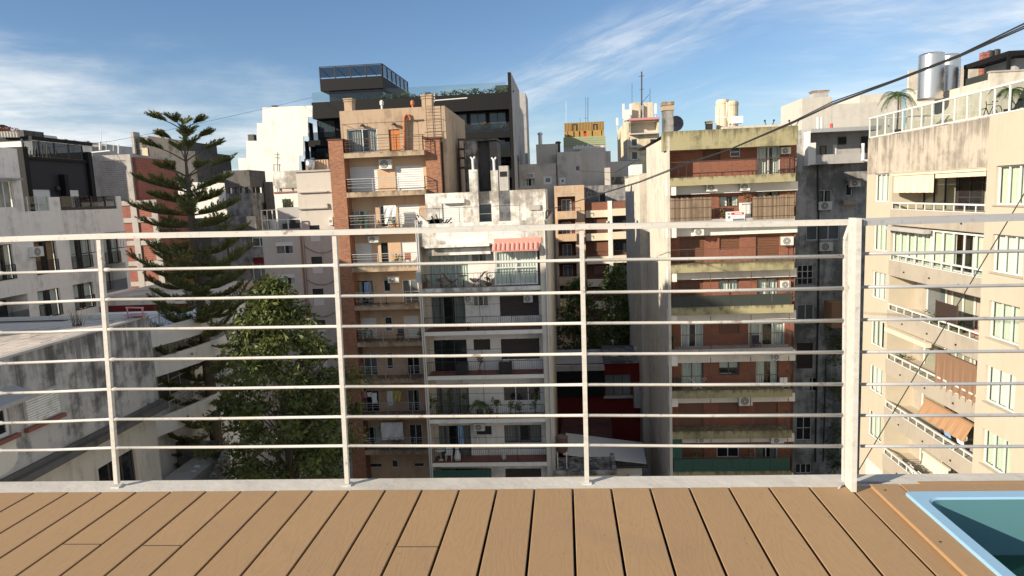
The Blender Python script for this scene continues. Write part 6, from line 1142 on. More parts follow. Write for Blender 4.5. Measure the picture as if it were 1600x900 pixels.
# ================================================================== tan slab with small balconies, brown banded block
YV = 85.; F = front(YV); va = bldg('tan tiled apartment slab with small solid balconies and dark windows', 'building', 0, 90); a, b_ = onY(866, 300, YV)[0], F.px(913, 310)[0]; z1 = F.px(885, 290)[1]
B_ = [(871, 330, 901, 342), (872, 366, 901, 377), (873, 401, 902, 411), (874, 434, 903, 446), (875, 468, 904, 479)]
hs = []
for x0, y0, x1, y1 in B_: q = F.rect(x0, y0 - 23, x1 - 2, y0, 0); hs.append((q[0], q[1], q[2] - .1, q[3], 1.0))
shell(va, a, b_, YV, YV + 12, z1, 'tan', fh=hs)
for (x0, y0, x1, y1), h in zip(B_, hs):
    mb = MB(); F.box(mb, h[0], h[1], h[2], h[3], -1.25, -1.0); part('recess', mb, M['brown'], va); window(va, F, (h[0] + .5, h[1] - .5, h[2] + .05, h[3] - .35), 'dark', d=-.95, n=2, pane='glassgrey')
    q = F.rect(x0, y0, x1, y1, .7); mb = MB(); F.box(mb, q[0], q[1], q[2], q[3], -.9, .75); o = part('balcony', mb, M['tan'], va); mb = MB(); bars(mb, F.p(q[0], 0, .6), F.p(q[1] + .5, 0, .6), q[3], q[3] + .35, 0, posts=1.2, pr=.02, top=.03); part('railing', mb, M['iron'], o)
mb = MB()
for u in (.33, .66): F.box(mb, a + (b_ - a) * u, a + (b_ - a) * u + .05, hs[0][3] + .3, z1, .003, .02)
F.box(mb, a, b_, F.px(885, 302)[1], F.px(885, 302)[1] + .05, .004, .022); part('joint', mb, M['beige'], va)
YN = 86.; F = front(YN); vb_ = bldg('brown block with white balcony bands and a white dividing pier', 'building', 6, 92); a, b_, m_ = b_ + .02, F.px(1004, 350)[0], F.px(953, 350)[0]; z1 = F.px(955, 315)[1]
mb = MB(); mb.box(a, b_, YN, YN + 8, 0, z1); part('wall', mb, M['brown'], vb_); mb = MB(); F.box(mb, m_ - .25, m_ + .25, 0, z1 + .1, .01, .9); part('pier', mb, M['white'], vb_)
for i, y in enumerate((328, 364, 400.5, 435.5, 470)):
    for j, (u0, u1, dy) in enumerate(((a + .1, m_ - .26, 1.5), (m_ + .26, b_, 0))):
        q = F.px(930, y + dy - 1), F.px(930, y + dy + 10); d_ = .5 if j == 0 else .9
        mb = MB(); F.box(mb, u0, u1, q[1][1], q[0][1], .003, d_); part('balcony_band', mb, M['awning'], vb_)
        if i == 0: mb = MB(); F.box(mb, u0, u1, q[0][1] + .001, z1 - .02, .003, d_ - .1); part('parapet', mb, M['brick'], vb_)
    q = F.rect(928, y + 14, 950, y + 28); window(vb_, F, q, 'shutbrown', d=.04)
    q = F.rect(960, y + 11, 983, y + 30); window(vb_, F, q, 'dark', d=.04, n=3, fm='darkframe'); q = F.rect(985, y + 12, 996, y + 26); mb = MB(); F.box(mb, *q, .003, .05); part('door', mb, M['awning'], vb_)
    mb = MB(); v = F.px(970, y - 1)[1]; bars(mb, F.p(m_ + .3, 0, .8), F.p(b_, 0, .8), v, v + .7, 0, posts=1.5, pr=.025, top=.03); part('railing', mb, M['iron'], vb_) if i else None
ac(F, F.rect(947, 345, 952, 352, .3), 'tiny air conditioner at the white pier of the brown block', .4, .5)
# ================================================================== courtyard between white and brick buildings
rh_ = bldg('dark red courtyard house with a black upper storey', 'house', 2.5, 64, name='courtyard_house'); YC = 60.; F = front(YC)
x0, x1 = F.px(871, 640)[0], F.px(1006, 600)[0]; zt, zm = F.px(930, 569)[1], F.px(930, 618)[1]; xm = F.px(945, 600)[0]
hs = [F.rect(945, 585, 986, 621)]; mb = MB(); F.wall(mb, x0, x1, 0, F.px(960, 567)[1], hs, .3); part('wall', mb, M['red'], rh_); window(rh_, F, hs[0], 'curtain', d=-.1, n=3, fm='brownframe', cur='curtaindark')
mb = MB(); F.box(mb, x0, xm - .05, zm, F.px(930, 577)[1], .003, .3); part('black_cladding', mb, M['black'], rh_); mb = MB(); F.box(mb, x0, xm - .02, F.px(930, 577)[1] + .002, zt, -6, .5); part('roof', mb, M['grey'], rh_); mb = MB(); F.box(mb, xm, x1, F.px(960, 567)[1] + .002, F.px(960, 563)[1], -6, .3); part('roof', mb, M['greydark'], rh_)
mb = MB(); q = F.rect(943, 619, 989, 622, .3); F.box(mb, *q, .002, .4); part('sill', mb, M['grey'], rh_)
q = F.rect(990, 600, 1006, 636, .5); mb = MB(); F.box(mb, *q, .003, .8); part('door', mb, M['grey'], rh_)
for i, (x0_, x1_) in enumerate(((952, 969.5), (973, 990))):
    c0, c1 = onY(x0_, 567, 62)[0], onY(x1_, 567, 62)[0]; z0, z1 = onY(970, 567, 62)[1], onY(970, 551, 62)[1]; r = (c1 - c0) / 2; mb = MB(); H = z1 - z0; mb.lathe(((c0 + c1) / 2, 62, z0 - .3), [(r * .95, 0), (r, .3), (r, H), (r * .85, H + .15), (r * .3, H + .3)], 18); solo('water_tank', mb, M['plastic'], ('left of two grey white water tanks on the red courtyard house', 'right of two grey white water tanks on the red courtyard house')[i], 'water tank', 'courtyard water tanks', True)
mb = MB(); c = at(996, 565, 62); mb.lathe(c, [(.18, -.3), (.18, 1.0), (.3, 1.05), (.3, 1.3), (.2, 1.4)], 10); solo('flue', mb, M['alu'], 'metal flue right of the two courtyard water tanks', 'flue')
tr_ = bldg('low lean-to with a dark red tiled roof in the courtyard', 'shed', 1, 55, name='courtyard_shed'); A, B, C, E_ = at(875, 683, 53), at(957, 683, 53), at(955, 652, 57), at(880, 651, 57)
M['tilered'] = bricky('red_roof_sheet', (.13, .05, .045), (.10, .04, .038), (.05, .025, .022), 1.2, .22, .4)
mb = MB(); n = 9
for i in range(n):
    a, b2 = i / n, (i + 1) / n; p0, p1, p2, p3 = A.lerp(E_, a), B.lerp(C, a), B.lerp(C, b2), A.lerp(E_, b2); up = Vector((0, 0, .09)); mb.hexa([p0 - up, p1 - up, p2 - up, p3 - up, p0 + up, p1 + up, p2 - up * .2, p3 - up * .2])
part('roof', mb, M['tilered'], tr_); mb = MB(); mb.box(A.x, B.x, 53.3, 57, 0, A.z - .25); part('wall', mb, M['red'], tr_)
zr_ = bldg('courtyard shed under a large pale corrugated sheet roof', 'shed', 4, 49, name='courtyard_shed'); A, B, C, E_ = at(960, 720, 46), at(1010, 725, 46), at(1004, 692, 52.), at(884, 677, 52.)
mb = MB(); n = 34; A = at(880, 711, 46)
for i in range(n):
    t0, t1, t2 = i / n, (i + .5) / n, (i + 1) / n; L_ = lambda t: (A.lerp(E_, t), B.lerp(C, t)); (a0, b0), (a1, b1), (a2, b2) = L_(t0), L_(t1), L_(t2); up = Vector((0, 0, .06)); mb.quad(a0, b0, b1 + up, a1 + up); mb.quad(a1 + up, b1 + up, b2, a2)
part('roof', mb, M['zinc'], zr_); mb = MB(); mb.box(onY(960, 730, 46.2)[0], onY(1003, 730, 46.2)[0], 46.2, 51, 0, B.z - .3); part('wall', mb, M['beige'], zr_); mb = MB(); mb.box(onY(960, 730, 46.2)[0] - .2, B.x + .1, 45.95, 46.1, B.z - .28, B.z - .1); part('gutter', mb, M['iron'], zr_)
F = front(46.2); ac(F, F.rect(983, 742, 1001, 760, .3), 'air conditioner at the bottom of the corrugated courtyard shed wall')
fl_ = bldg('flat roofed courtyard outhouse with a stained dark roof and rubble', 'shed', 1, 44, name='courtyard_outhouse'); x0, x1 = onY(866, 740, 42.8)[0], onY(964, 745, 42.8)[0]; z1 = onY(910, 743, 42.8)[1]
mb = MB(); mb.box(x0, x1, 42.8, 45.9, 0, z1); part('wall', mb, M['tankcream'], fl_); mb = MB(); mb.box(x0 + .1, x1 - .1, 42.9, 45.85, z1 + .002, z1 + .06); part('roof', mb, M['mould'], fl_); mb = MB()
for a in ((x0, x1, 42.75, 42.95), (x1 - .25, x1 + .02, 42.95, 45.9)): mb.box(*a, z1 + .061, z1 + .3)
part('parapet', mb, M['mould'], fl_)
tk = thing('rusty_tank', 'old rusty round tank on a stand beside the flat courtyard roof', 'water tank', at(878, 726, 44)); c = at(878, 705, 44); mb = MB(); r = 10 * 44 / FPX; mb.lathe(c, [(r * .9, 0), (r, .3), (r, .95), (r * 1.06, 1.0), (r * .7, 1.1)], 16); part('drum', mb, M['ironbrown'], tk); mb = MB()
for s in (-.3, .3): mb.tube([c + Vector((s, -.2, .05)), Vector((c.x + s, c.y - .2, z1 + .06))], .03, 5); mb.tube([c + Vector((s, .2, .05)), Vector((c.x + s, c.y + .2, z1 + .06))], .03, 5)
part('stand', mb, M['frame'], tk)
jb = MB()
for _ in range(16): a = Vector((rnd.uniform(x0 + .3, x1 - .4), rnd.uniform(43.3, 45.6), z1 + .08)); jb.tube([a, a + Vector((rnd.uniform(-.8, .8), rnd.uniform(-.4, .4), rnd.uniform(.02, .35)))], rnd.uniform(.03, .07), 5)
for _ in range(5): a = Vector((rnd.uniform(x0 + .3, x1 - 1.), rnd.uniform(43.6, 45.2), z1 + .065)); jb.box(a.x, a.x + rnd.uniform(.3, .7), a.y, a.y + .3, a.z, a.z + rnd.uniform(.1, .4))
solo('rubble', jb, M['greydark'], 'rubble, pipes and boxes scattered on the flat courtyard roof', 'rubble')
# ================================================================== left edge: white building in shade
XA = -36.; F = rightface(XA); la = bldg('white apartment building at the left edge with barred french windows', 'building', -44, 47)
def fz(px, py): return F.px(px, py)
zp = F.px(150, 327)[1]; ye = F.px(204, 440)[0]
W_ = [((-6, 376, 22, 434), 0), ((55, 374, 90, 428), 1), ((110, 372, 143, 416), 1), ((162, 368, 187, 410), 1), ((-5, 452, 45, 500), 2), ((60, 450, 96, 495), 1), ((116, 442, 148, 490), 1), ((163, 424, 200, 466), 2), ((163, 490, 203, 520), 2), ((60, 522, 98, 562), 1)]
def frect(x0, y0, x1, y1): xm = (x0 + x1) / 2; u0, u1 = F.px(x0, (y0 + y1) / 2)[0], F.px(x1, (y0 + y1) / 2)[0]; return (u0, u1, F.px(xm, y1)[1], F.px(xm, y0)[1])
row1 = F.px(75, 376)[1], F.px(75, 428)[1]; row2 = F.px(78, 452)[1], F.px(78, 496)[1]
hs = []
for r, k in W_:
    q = frect(*r); t_, b_ = (row1 if r[1] < 420 else row2 if r[1] < 500 else (row2[0] - 2.85, row2[1] - 2.85)); 
    if k == 2 and r[0] > 100: t_, b_ = (row1[0] - 2.3, row1[1] - 2.2) if r[1] < 480 else (row2[0] - 2.2, row2[1] - 2.2)
    hs.append((q[0], q[1], b_, t_, 1.2 if k == 2 else .25))
mb = MB(); F.wall(mb, 20, ye, 0, zp, hs, .25); mb.quad((XA, ye, 0), (XA, ye, zp), (XA - 12, ye, zp), (XA - 12, ye, 0)); mb.quad((XA, 20, zp - .9), (XA, ye, zp - .9), (XA - 12, ye, zp - .9), (XA - 12, 20, zp - .9)); mb.quad((XA, 20, 0), (XA - 12, 20, 0), (XA - 12, 20, zp), (XA, 20, zp)); part('wall', mb, M['whitewall'], la)
mb = MB(); F.box(mb, 20, ye, zp - .9, zp - .002, -.2, -.003); part('parapet', mb, M['whitewall'], la)
for (r, k), h in zip(W_, hs):
    if k == 2:
        mb = MB(); F.box(mb, h[0], h[1], h[2], h[3], -1.5, -1.2); o = part('recess', mb, M['grey'], la); window(la, F, (h[0] + .3, h[1] - .5, h[2] + .05, h[3] - .3), 'dark', d=-1.15, n=2, fm='darkframe'); g_ = MB(); g_.quad(F.p(h[0], h[2], -.05), F.p(h[1], h[2], -.05), F.p(h[1], h[2] + .9, -.05), F.p(h[0], h[2] + .9, -.05)); part('guard_glass', g_, M['guarddark'], la)
    else:
        window(la, F, h[:4], 'half', d=-.18, n=2, fm='darkframe', cur='curtain' if r[0] != 55 else 'awnorange'); mb = MB(); bars(mb, F.p(h[0] + .02, 0, .04), F.p(h[1] - .02, 0, .04), h[2] + .03, h[2] + .95, .11, .011, posts=3); part('railing', mb, M['iron'], la)
for r in ((110, 372, 143, 396), (163, 363, 187, 388)):
    q = frect(*r); mb = MB()
    for d_ in (.1, .55): mb.tube([F.p(q[0], q[3], d_), F.p(q[1], q[3], d_)], .02, 4); mb.tube([F.p(q[0], q[2], d_), F.p(q[1], q[2], d_)], .02, 4)
    for i in range(6): u = q[0] + (q[1] - q[0]) * i / 5; mb.tube([F.p(u, q[2], .55), F.p(u, q[3], .55)], .012, 4); mb.tube([F.p(u, q[2], .05), F.p(u, q[2], .55)], .012, 4)
    part('laundry_cage', mb, M['iron'], la)
q = frect(44, 384, 62, 401); ac(F, (q[0], q[0] + .95, q[2], q[2] + .66), 'air conditioner on the white left building between two barred windows')
# tall white part at the very edge
q0 = F.px(-60, 280)[0]; q1 = F.px(34, 290)[0]; zz_ = F.px(10, 231)[1]; F5 = rightface(XA - .01); mb = MB(); w1 = (F.px(-2, 302)[0] - 1.0, F.px(22, 302)[0], F.px(12, 325)[1], F.px(12, 282)[1]); F5.wall(mb, q0 - 6, q1, zp - .5, zz_, [w1], .2); mb.quad(F5.p(q1, zp - .5), F5.p(q1, zz_), F5.p(q1, zz_, -8), F5.p(q1, zp - .5, -8)); mb.quad(F5.p(q0 - 6, zz_), F5.p(q1, zz_), F5.p(q1, zz_, -8), F5.p(q0 - 6, zz_, -8)); part('wall', mb, M['whitewall'], la)
window(la, F5, w1, 'curtain', d=-.1, n=3, rows=1, cur='curtaindark'); mb = MB(); F5.box(mb, w1[0] - .2, w1[1] + .35, w1[3] + .02, w1[3] + .14, .002, .5); part('window_hood', mb, M['grey'], la)
# roof terrace guards
gd = thing('roof_balustrade', 'smoked glass roof balustrade with dark posts on the white left building', 'balustrade', F.p(F.px(140, 320)[0], zp, 0)); a, b_ = F.px(96, 320)[0], F.px(186, 318)[0]; zt = F.px(140, 306.5)[1]; mb = MB()
for i in range(5): u = a + (b_ - a) * i / 4; F.box(mb, u, u + .1, zp + .003, zt, -.16, -.06)
F.box(mb, a, b_ + .1, zp + .003, zp + .22, -.15, -.07); part('frame', mb, M['iron'], gd)
for i in range(4): u = a + (b_ - a) * i / 4; mb = MB(); F.box(mb, u + .11, u + (b_ - a) / 4 - .01, zp + .23, zt, -.13, -.10); part('pane', mb, M['guarddark'], gd)
gd = thing('roof_balustrade', 'clear glass roof balustrade left of the smoked one on the white building', 'balustrade', F.p(F.px(60, 320)[0], zp, 0)); a2 = F.px(27, 320)[0]; mb = MB()
for i in range(4): u = a2 + (a - 1.2 - a2) * i / 3; F.box(mb, u, u + .07, zp + .003, zt, -.15, -.07)
part('frame', mb, M['alu'], gd); mb = MB(); F.box(mb, a2, a - 1.2, zp + .1, zt, -.12, -.1); part('pane', mb, M['guard'], gd); mb = MB(); F.box(mb, a - 1.15, a - .1, zp + .003, zt - .05, -.3, -.003); solo('parapet_block', mb, M['whitewall'], 'white parapet block between the clear and the smoked balustrade', 'parapet')
mb = MB(); F.box(mb, ye - .6, ye, zp + .003, zt, -.3, -.003); solo('parapet_block', mb, M['whitewall'], 'white parapet block at the far end of the smoked balustrade', 'parapet')
# black clad roof storey
XK = -39.; F = rightface(XK); bs = bldg('black clad roof storey with a glass topped terrace on the white left building', 'roof storey', -43, 46, name='roof_storey'); a, b_ = F.px(35, 270)[0], F.px(142, 280)[0]; z1 = F.px(88, 252)[1]
q1_, q2_ = (F.px(52, 305)[0], F.px(80, 305)[0], zp - .8, F.px(66, 296)[1]), (F.px(102, 305)[0], F.px(124, 305)[0], zp - .8, F.px(112, 297)[1]); mb = MB(); F.wall(mb, a, b_, zp - .9, z1, [q1_, q2_], .25); mb.quad(F.p(b_, zp - .9), F.p(b_, z1), F.p(b_, z1, -8), F.p(b_, zp - .9, -8)); mb.quad(F.p(a, zp - .9), F.p(a, zp - .9, -8), F.p(a, z1, -8), F.p(a, z1)); mb.quad(F.p(a, z1), F.p(b_, z1), F.p(b_, z1, -8), F.p(a, z1, -8)); part('wall', mb, M['blackwall'], bs)
window(bs, F, q1_, 'shutter', d=-.1); window(bs, F, (q2_[0], q2_[1], q2_[2], q2_[3] - .55), 'half', d=-.1, n=2); mb = MB(); F.box(mb, q2_[0], q2_[1], q2_[3] - .55, q2_[3], -.2, -.05); part('shutter_box', mb, M['shutwhite'], bs)
mb = MB(); F.box(mb, a, b_, z1 + .002, z1 + .22, -.3, .15); part('coping', mb, M['black'], bs); mb = MB(); F.box(mb, a - .05, a + .4, zp - .9, F.px(36, 230)[1], -8, .3); part('fin', mb, M['black'], bs); mb = MB(); F.box(mb, b_ - .4, b_ + .05, zp - .9, F.px(138, 238)[1], -8, .3); part('fin', mb, M['black'], bs)
mb = MB(); u = F.px(93, 290)[0]; F.box(mb, u, u + .4, zp, F.px(93, 273)[1], .003, .5); part('fin', mb, M['black'], bs); mb = MB(); c = F.p(*F.px(88, 296), .15); mb.lathe(c, [(.12, -.15), (.2, 0), (.12, .25)], 10); part('wall_lamp', mb, M['iron'], bs)
zg0 = z1 + .22
for i in range(5): mb = MB(); u = a + .5 + (b_ - a - 1) * i / 4; F.box(mb, u, u + .1, zg0 + .002, zg0 + 1.25, -.2, -.1); part('guard_post', mb, M['iron'], bs); mb = MB(); F.box(mb, a + .5, b_ - .45, zg0 + .05, zg0 + 1.2, -.16, -.14); part('guard_glass', mb, M['guarddark'], bs); mb = MB()
for i in range(26): u = a + .7 + rnd.random() * (b_ - a - 2) * (.45 if i < 16 else 1); mb.tube([F.p(u, zg0, -.6), F.p(u + rnd.uniform(-.3, .3), zg0 + rnd.uniform(.5, 1.1), -.6)], .03, 4)
solo('dry_stalks', mb, M['cane'], 'pale dry stalks behind the glass on the black roof storey', 'plants')
# flower pots and dark roof at the top left corner
tl = bldg('dark flat roof with a black water tank at the top left corner', 'building', -58, 62); F = front(60.); q = F.rect(-40, 212, 50, 232); mb = MB(); F.box(mb, q[0], q[1], 0, F.px(20, 220)[1], -8, 0); part('wall', mb, M['whitewall'], tl); mb = MB(); F.box(mb, q[0], q[1] + .1, F.px(20, 220)[1] + .002, F.px(20, 214)[1], -8, .1); part('roof', mb, M['black'], tl); mb = MB(); mb.lathe(at(3, 212, 62), [(.7, -.4), (.75, .4), (.7, .8), (.3, 1.0)], 16); part('tank', mb, M['iron'], tl, True); mb = MB(); F.box(mb, F.px(-20, 205)[0], F.px(17, 205)[0], F.px(8, 214)[1], F.px(8, 201)[1], -4, -1.5); part('roof_house', mb, M['soot'], tl)
for i in range(7):
    c = at(1 + i * 4.6, 214.5, 59.6); o = thing('flower_pot', ('first', 'second', 'third', 'fourth', 'fifth', 'sixth', 'last')[i] + ' red flowered pot from the left edge on the dark roof', 'plant', c, 'row of red flower pots'); mb = MB(); mb.lathe(c, [(.14, 0), (.17, .5), (.19, .52)], 8); part('pot', mb, M['concrete'], o); mb = MB(); blob_leaves(mb, [c + Vector((rnd.uniform(-.15, .15), rnd.uniform(-.1, .1), .62 + rnd.uniform(0, .25))) for _ in range(4)], 8, .16, .16, 1.); part('flowers', mb, M['leather'], o)
mb = MB(); F6 = front(66.); q = F6.rect(28, 208, 48, 222); mb.poly_prism([(q[0], q[2] - 1), (q[1] + .3, q[2] - 1), (q[1] - .3, q[3]), (q[0], q[3])], 66, 70); solo('roof_gable', mb, M['beige'], 'pale sloped roof house right of the red flower pots', 'roof house')
# pale far buildings on the left skyline
fa_ = bldg('long sunlit cream building with little chimneys on the left skyline', 'building', -80, 125); F = front(120.); q = F.rect(54, 224, 108, 250); mb = MB(); mb.poly_prism([(q[0] - 1, 0), (F.px(140, 240)[0], 0), (F.px(103, 224)[0], q[3] + .0), (q[0] - 1, q[3] - .4)], 120, 130); part('wall', mb, M['awning'], fa_)
fb_ = bldg('grey slope roofed building on the left skyline behind the black storey', 'building', -76, 132); F = front(125.); mb = MB(); mb.box(F.px(100, 240)[0], F.px(132, 240)[0], 125, 133, 0, F.px(115, 222)[1]); part('wall', mb, M['concrete'], fb_); mb = MB(); mb.box(F.px(128, 240)[0], F.px(172, 240)[0], 124, 133, 0, F.px(150, 227)[1]); part('wall', mb, M['grey'], fb_)
for i, (x, y0, y1) in enumerate(((58, 222.5, 226), (69, 222, 226), (89, 220, 226), (99, 217, 226), (112, 219, 224), (125, 222, 230), (133.5, 220, 228))): chimney((x - 2.6, y0, x + 2.6, y1 + 1), 122, 'small chimney on the left skyline, ' + ('first from the left', 'second from the left', 'above the middle of the cream building', 'tallest, at the cream building end', 'first on the grey building', 'widest on the grey building', 'last, beside the white mast')[i], 'concrete' if i > 2 else 'soot', .8, False, grp='left skyline chimneys')
for i, (x, y0, y1, r) in enumerate(((156, 221, 238, .09), (158, 203, 238, .03), (166, 220, 236, .03), (177, 222, 236, .03), (185, 225, 240, .07), (41, 201, 214, .02))): ms = MB(); ms.tube([at(x, y1, 66), at(x, y0, 66)], r, 5); solo('roof_mast', ms, M['frame'], ('thick white post at the left of the concrete block roof', 'tall thin mast beside the thick white post', 'thin mast third on the concrete block roof', 'thin mast fourth on the concrete block roof', 'pale thick post at the right of the concrete block roof', 'hair thin mast right of the red flower pots')[i], 'mast', 'roof masts on the left')
# ================================================================== unfinished block wall building
YU = 64.; F = front(YU); ub_ = bldg('unfinished building of grey concrete blocks above red hollow brick infill', 'building', -44, 68); xa, xm, xb, xr_ = F.px(141, 280)[0], F.px(160, 280)[0], F.px(208, 280)[0], F.px(252, 400)[0]; zt = F.px(180, 242)[1]; zm = F.px(215, 313)[1]
mb = MB(); mb.box(xm, xb - .5, YU, YU + 7, zm, zt - .55); part('block_wall', mb, M['block'], ub_); mb = MB(); mb.box(xa, xm - .002, YU + .3, YU + 7, zm - 1, zt); part('wall', mb, M['concrete'], ub_); mb = MB(); mb.box(xm, xb, YU - .06, YU + 7, zt - .548, zt); mb.box(xb - .498, xb, YU - .06, YU + 7, 0, zt - .55); part('concrete_frame', mb, M['concrete'], ub_); mb = MB(); mb.box(xb + .002, xb + .35, YU + .2, YU + 7, zm, zt - .3); part('brick_strip', mb, M['redbrick'], ub_)
mb = MB(); mb.box(xa + 1, xr_, YU - .4, YU + 6, 0, zm); part('brick_infill', mb, M['redbrick'], ub_); mb = MB(); F7 = front(YU - .4)
for y in (313, 340, 376, 408, 440): v = F7.px(220, y)[1]; F7.box(mb, xa + 1, xr_ + .02, v - .45, v, .003, .1)
for x in (218, 250): u = F7.px(x, 400)[0]; F7.box(mb, u - .3, u + .3, 0, zm, .003, .13)
part('concrete_frame', mb, M['concrete'], ub_)
pc = MB(); c = at(149, 245, YU - 1); pc.tube([at(141, 238.5, 60), at(172, 235.5, 60)], .07, 6); solo('roof_pipe', pc, M['frame'], 'white pipe running along the top of the concrete block wall', 'pipe')
YZ = 82.; F = front(YZ); dz = bldg('dark stained party wall building behind the top of the pine', 'building', -50, 87); x0, xc, x1 = F.px(211, 230)[0], F.px(233, 230)[0], F.px(306, 250)[0]; mb = MB(); mb.box(x0, xc, YZ, YZ + 8, 0, F.px(222, 214)[1]); part('wall', mb, M['mould'], dz); mb = MB(); mb.poly_prism([(xc + .002, 0), (x1, 0), (x1, F.px(304, 236)[1]), (F.px(281, 220)[0], F.px(281, 236)[1]), (F.px(281, 220)[0], F.px(281, 219)[1]), (xc + .002, F.px(233, 212)[1])], YZ, YZ + 9); part('wall', mb, M['soot'], dz); mb = MB(); q = F.rect(208, 206, 212, 240); F.box(mb, *q, -1, .3); part('pillar', mb, M['concrete'], dz); mb = MB(); q = F.rect(223, 231, 232, 250); F.box(mb, *q, .002, .1); part('patch', mb, M['tankcream'], dz)
chimney((244, 202, 251, 214), YZ + 1, 'short cream chimney left of the pine top', 'tankcream', .8)
wp = bldg('bright white sunlit wall seen through the pine branches', 'building', -40, 84); F = front(79.); mb = MB(); pts = [F.px(*p) for p in ((222, 345), (222, 262), (262, 284), (352, 286), (352, 345))]; mb.poly_prism([(pts[0][0], 0)] + pts[1:4] + [(pts[4][0], 0)], 79, 82); part('wall', mb, M['white'], wp)
greybox('grey beige walls with dull windows low behind the pine', (262, 345, 356, 500), 70, 6, 'greydark', [((335, 375, 346, 392), 'dark', dd), ((264, 405, 281, 418), 'dark', dd), ((330, 430, 342, 446), 'dark', dd)])
rr2 = bldg('low white building with a dark red roof edge behind the stained wall', 'building', -28, 52); F = front(50.); q = F.rect(200, 466, 345, 600); mb = MB(); F.box(mb, q[0] - 2, q[1], 0, q[3], -8, 0); part('wall', mb, M['whitewall'], rr2); mb = MB(); F.box(mb, q[0] - 2, q[1] - 2, F.px(230, 488)[1], F.px(230, 476)[1], .003, .4); part('eaves', mb, M['red'], rr2); mb = MB(); F.box(mb, q[0] - 2, q[1] + .1, q[3] + .002, q[3] + .3, -8, .2); part('roof', mb, M['rooflight'], rr2)
# ================================================================== stained old house lower left
XO = -16.; F = rightface(XO); oh = bldg('old low house with a black stained side wall and a pale flat roof', 'house', -21, 21, name='old_house'); ye = F.px(240, 560)[0]; zr = (F.px(0, 555)[1] + F.px(235, 500)[1]) / 2; zl = (F.px(240, 641)[1] + F.px(0, 760)[1]) / 2
wq = (18.32, 19.63, 17.83, 18.76); wl_ = (15.2, F.px(15, 650)[0], F.px(8, 683)[1], F.px(8, 628)[1]); wv = (21.2, 23.25, 12.6, 15.35)
mb = MB(); F.wall(mb, 8, ye, zl, zr, [wl_], .2); mb.quad((XO, ye, zl), (XO, ye, zr), (XO - 9, ye, zr), (XO - 9, ye, zl)); mb.quad((XO, 8, zl), (XO - 9, 8, zl), (XO - 9, 8, zr), (XO, 8, zr)); part('wall', mb, M['mouldlight'], oh, label='black stained upper wall')
F8 = rightface(XO - .15); mb = MB(); F8.wall(mb, 8, ye - .1, 0, zl, [wv], .25); mb.quad((XO - .15, ye - .1, 0), (XO - .15, ye - .1, zl), (XO - 9, ye - .1, zl), (XO - 9, ye - .1, 0)); part('wall', mb, M['peelside'], oh)
window(oh, F8, wv, 'dark', d=-.15, n=3, rows=2, fm='brownframe'); window(oh, F, wl_, 'dark', d=-.1, n=2, fw=.1)
lg = MB(); F.box(lg, 8, ye + .15, zl - .12, zl + .1, -.16, .30); F.box(lg, 8, ye + .15, zl + .101, zl + .25, -.001, .12); part('ledge', lg, M['soot'], oh)
lv = part('louvre_window', F.box(MB(), wq[0] - .06, wq[1] + .06, wq[2], wq[3], .002, .03), M['grey'], oh, label='boarded louvre window with flaking slats')
for i in range(11): mb = MB(); a = wq[2] + .06 + (wq[3] - wq[2] - .1) * i / 11; F.box(mb, wq[0], wq[1], a, a + .055, .031, .05 + .02 * rnd.random()); part('slat', mb, M['peel'], lv)
mb = MB(); F.box(mb, wq[0] - .12, wq[1] + .12, wq[2] - .12, wq[2] - .003, .002, .15); part('sill', mb, M['terracotta'], oh); mb = MB(); F.box(mb, wl_[0], wl_[1] + .15, wl_[2] - .12, wl_[2] - .003, .002, .15); part('sill', mb, M['terracotta'], oh)
mb = MB(); mb.hexa([F.p(14.5, wl_[3] + .05, .003), F.p(wl_[1] + .5, wl_[3] + .05, .003), F.p(wl_[1] + .5, wl_[3] + .0, .6), F.p(14.5, wl_[3] + .0, .6), F.p(14.5, wl_[3] + .4, .003), F.p(wl_[1] + .3, wl_[3] + .4, .003), F.p(wl_[1] + .4, wl_[3] + .12, .6), F.p(14.5, wl_[3] + .12, .6)]); part('window_hood', mb, M['zinc'], oh)
M['patch'] = stucco('fresh_patch', (.66, .62, .54), (.30, .27, .24), .4, .3); mb = MB(); n = 26; cy, cz = F.px(12, 715); 
pts = [(F.px(-30, 690)[0], F.px(-30, 690)[1]), *[F.px(*p) for p in ((2, 690), (12, 684), (20, 676), (24, 684), (25, 696), (28, 706), (27, 718), (22, 728), (12, 738), (0, 745), (-30, 760))]]
mb.add([F.p(u, v, .006) for u, v in pts], [tuple(range(len(pts)))]); part('plaster_patch', mb, M['patch'], oh)
# roof of the old house: tiles and a low curb
rf = part('roof', MB().add([(XO - .02, 8, zr - .02), (XO - .02, ye, zr - .02), (XO - 9, ye, zr - .02), (XO - 9, 8, zr - .02)], [(0, 1, 2, 3)]), M['roof'], oh)
M['rooftile'] = stucco('roof_tile', (.66, .57, .47), (.30, .25, .21), .7, .2)
tm = {}
nt = 0; y = 15.0; j = 0
while y < ye - .25:
    x = XO - .25
    for i in range(16):
        mb = MB(); z = zr + rnd.uniform(-.006, .01); mb.box(x - .38 + rnd.uniform(-.01, .01), x - .012, y + .01, y + .49, zr - .018, z + .012)
        if nt < 295: part('roof_tile', mb, M['rooftile'], rf); nt += 1
        x -= .39
    y += .5; j += 1
mb = MB(); xk = -22.6; mb.box(-25, XO - 6.4, 8, ye, zr - .015, zr + .02); part('roof_screed', mb, M['rooflight'], oh)
mb = MB(); mb.box(xk - .2, xk, 8, ye - 2.2, zr + .021, zr + .4); mb.box(xk, XO - .3, ye - .3, ye - .02, zr + .021, zr + .14); part('roof_curb', mb, M['peelside'], oh)
mb = MB(); F.box(mb, 8, ye, zr, zr + .07, -.25, .03); part('roof_edge', mb, M['concrete'], oh)
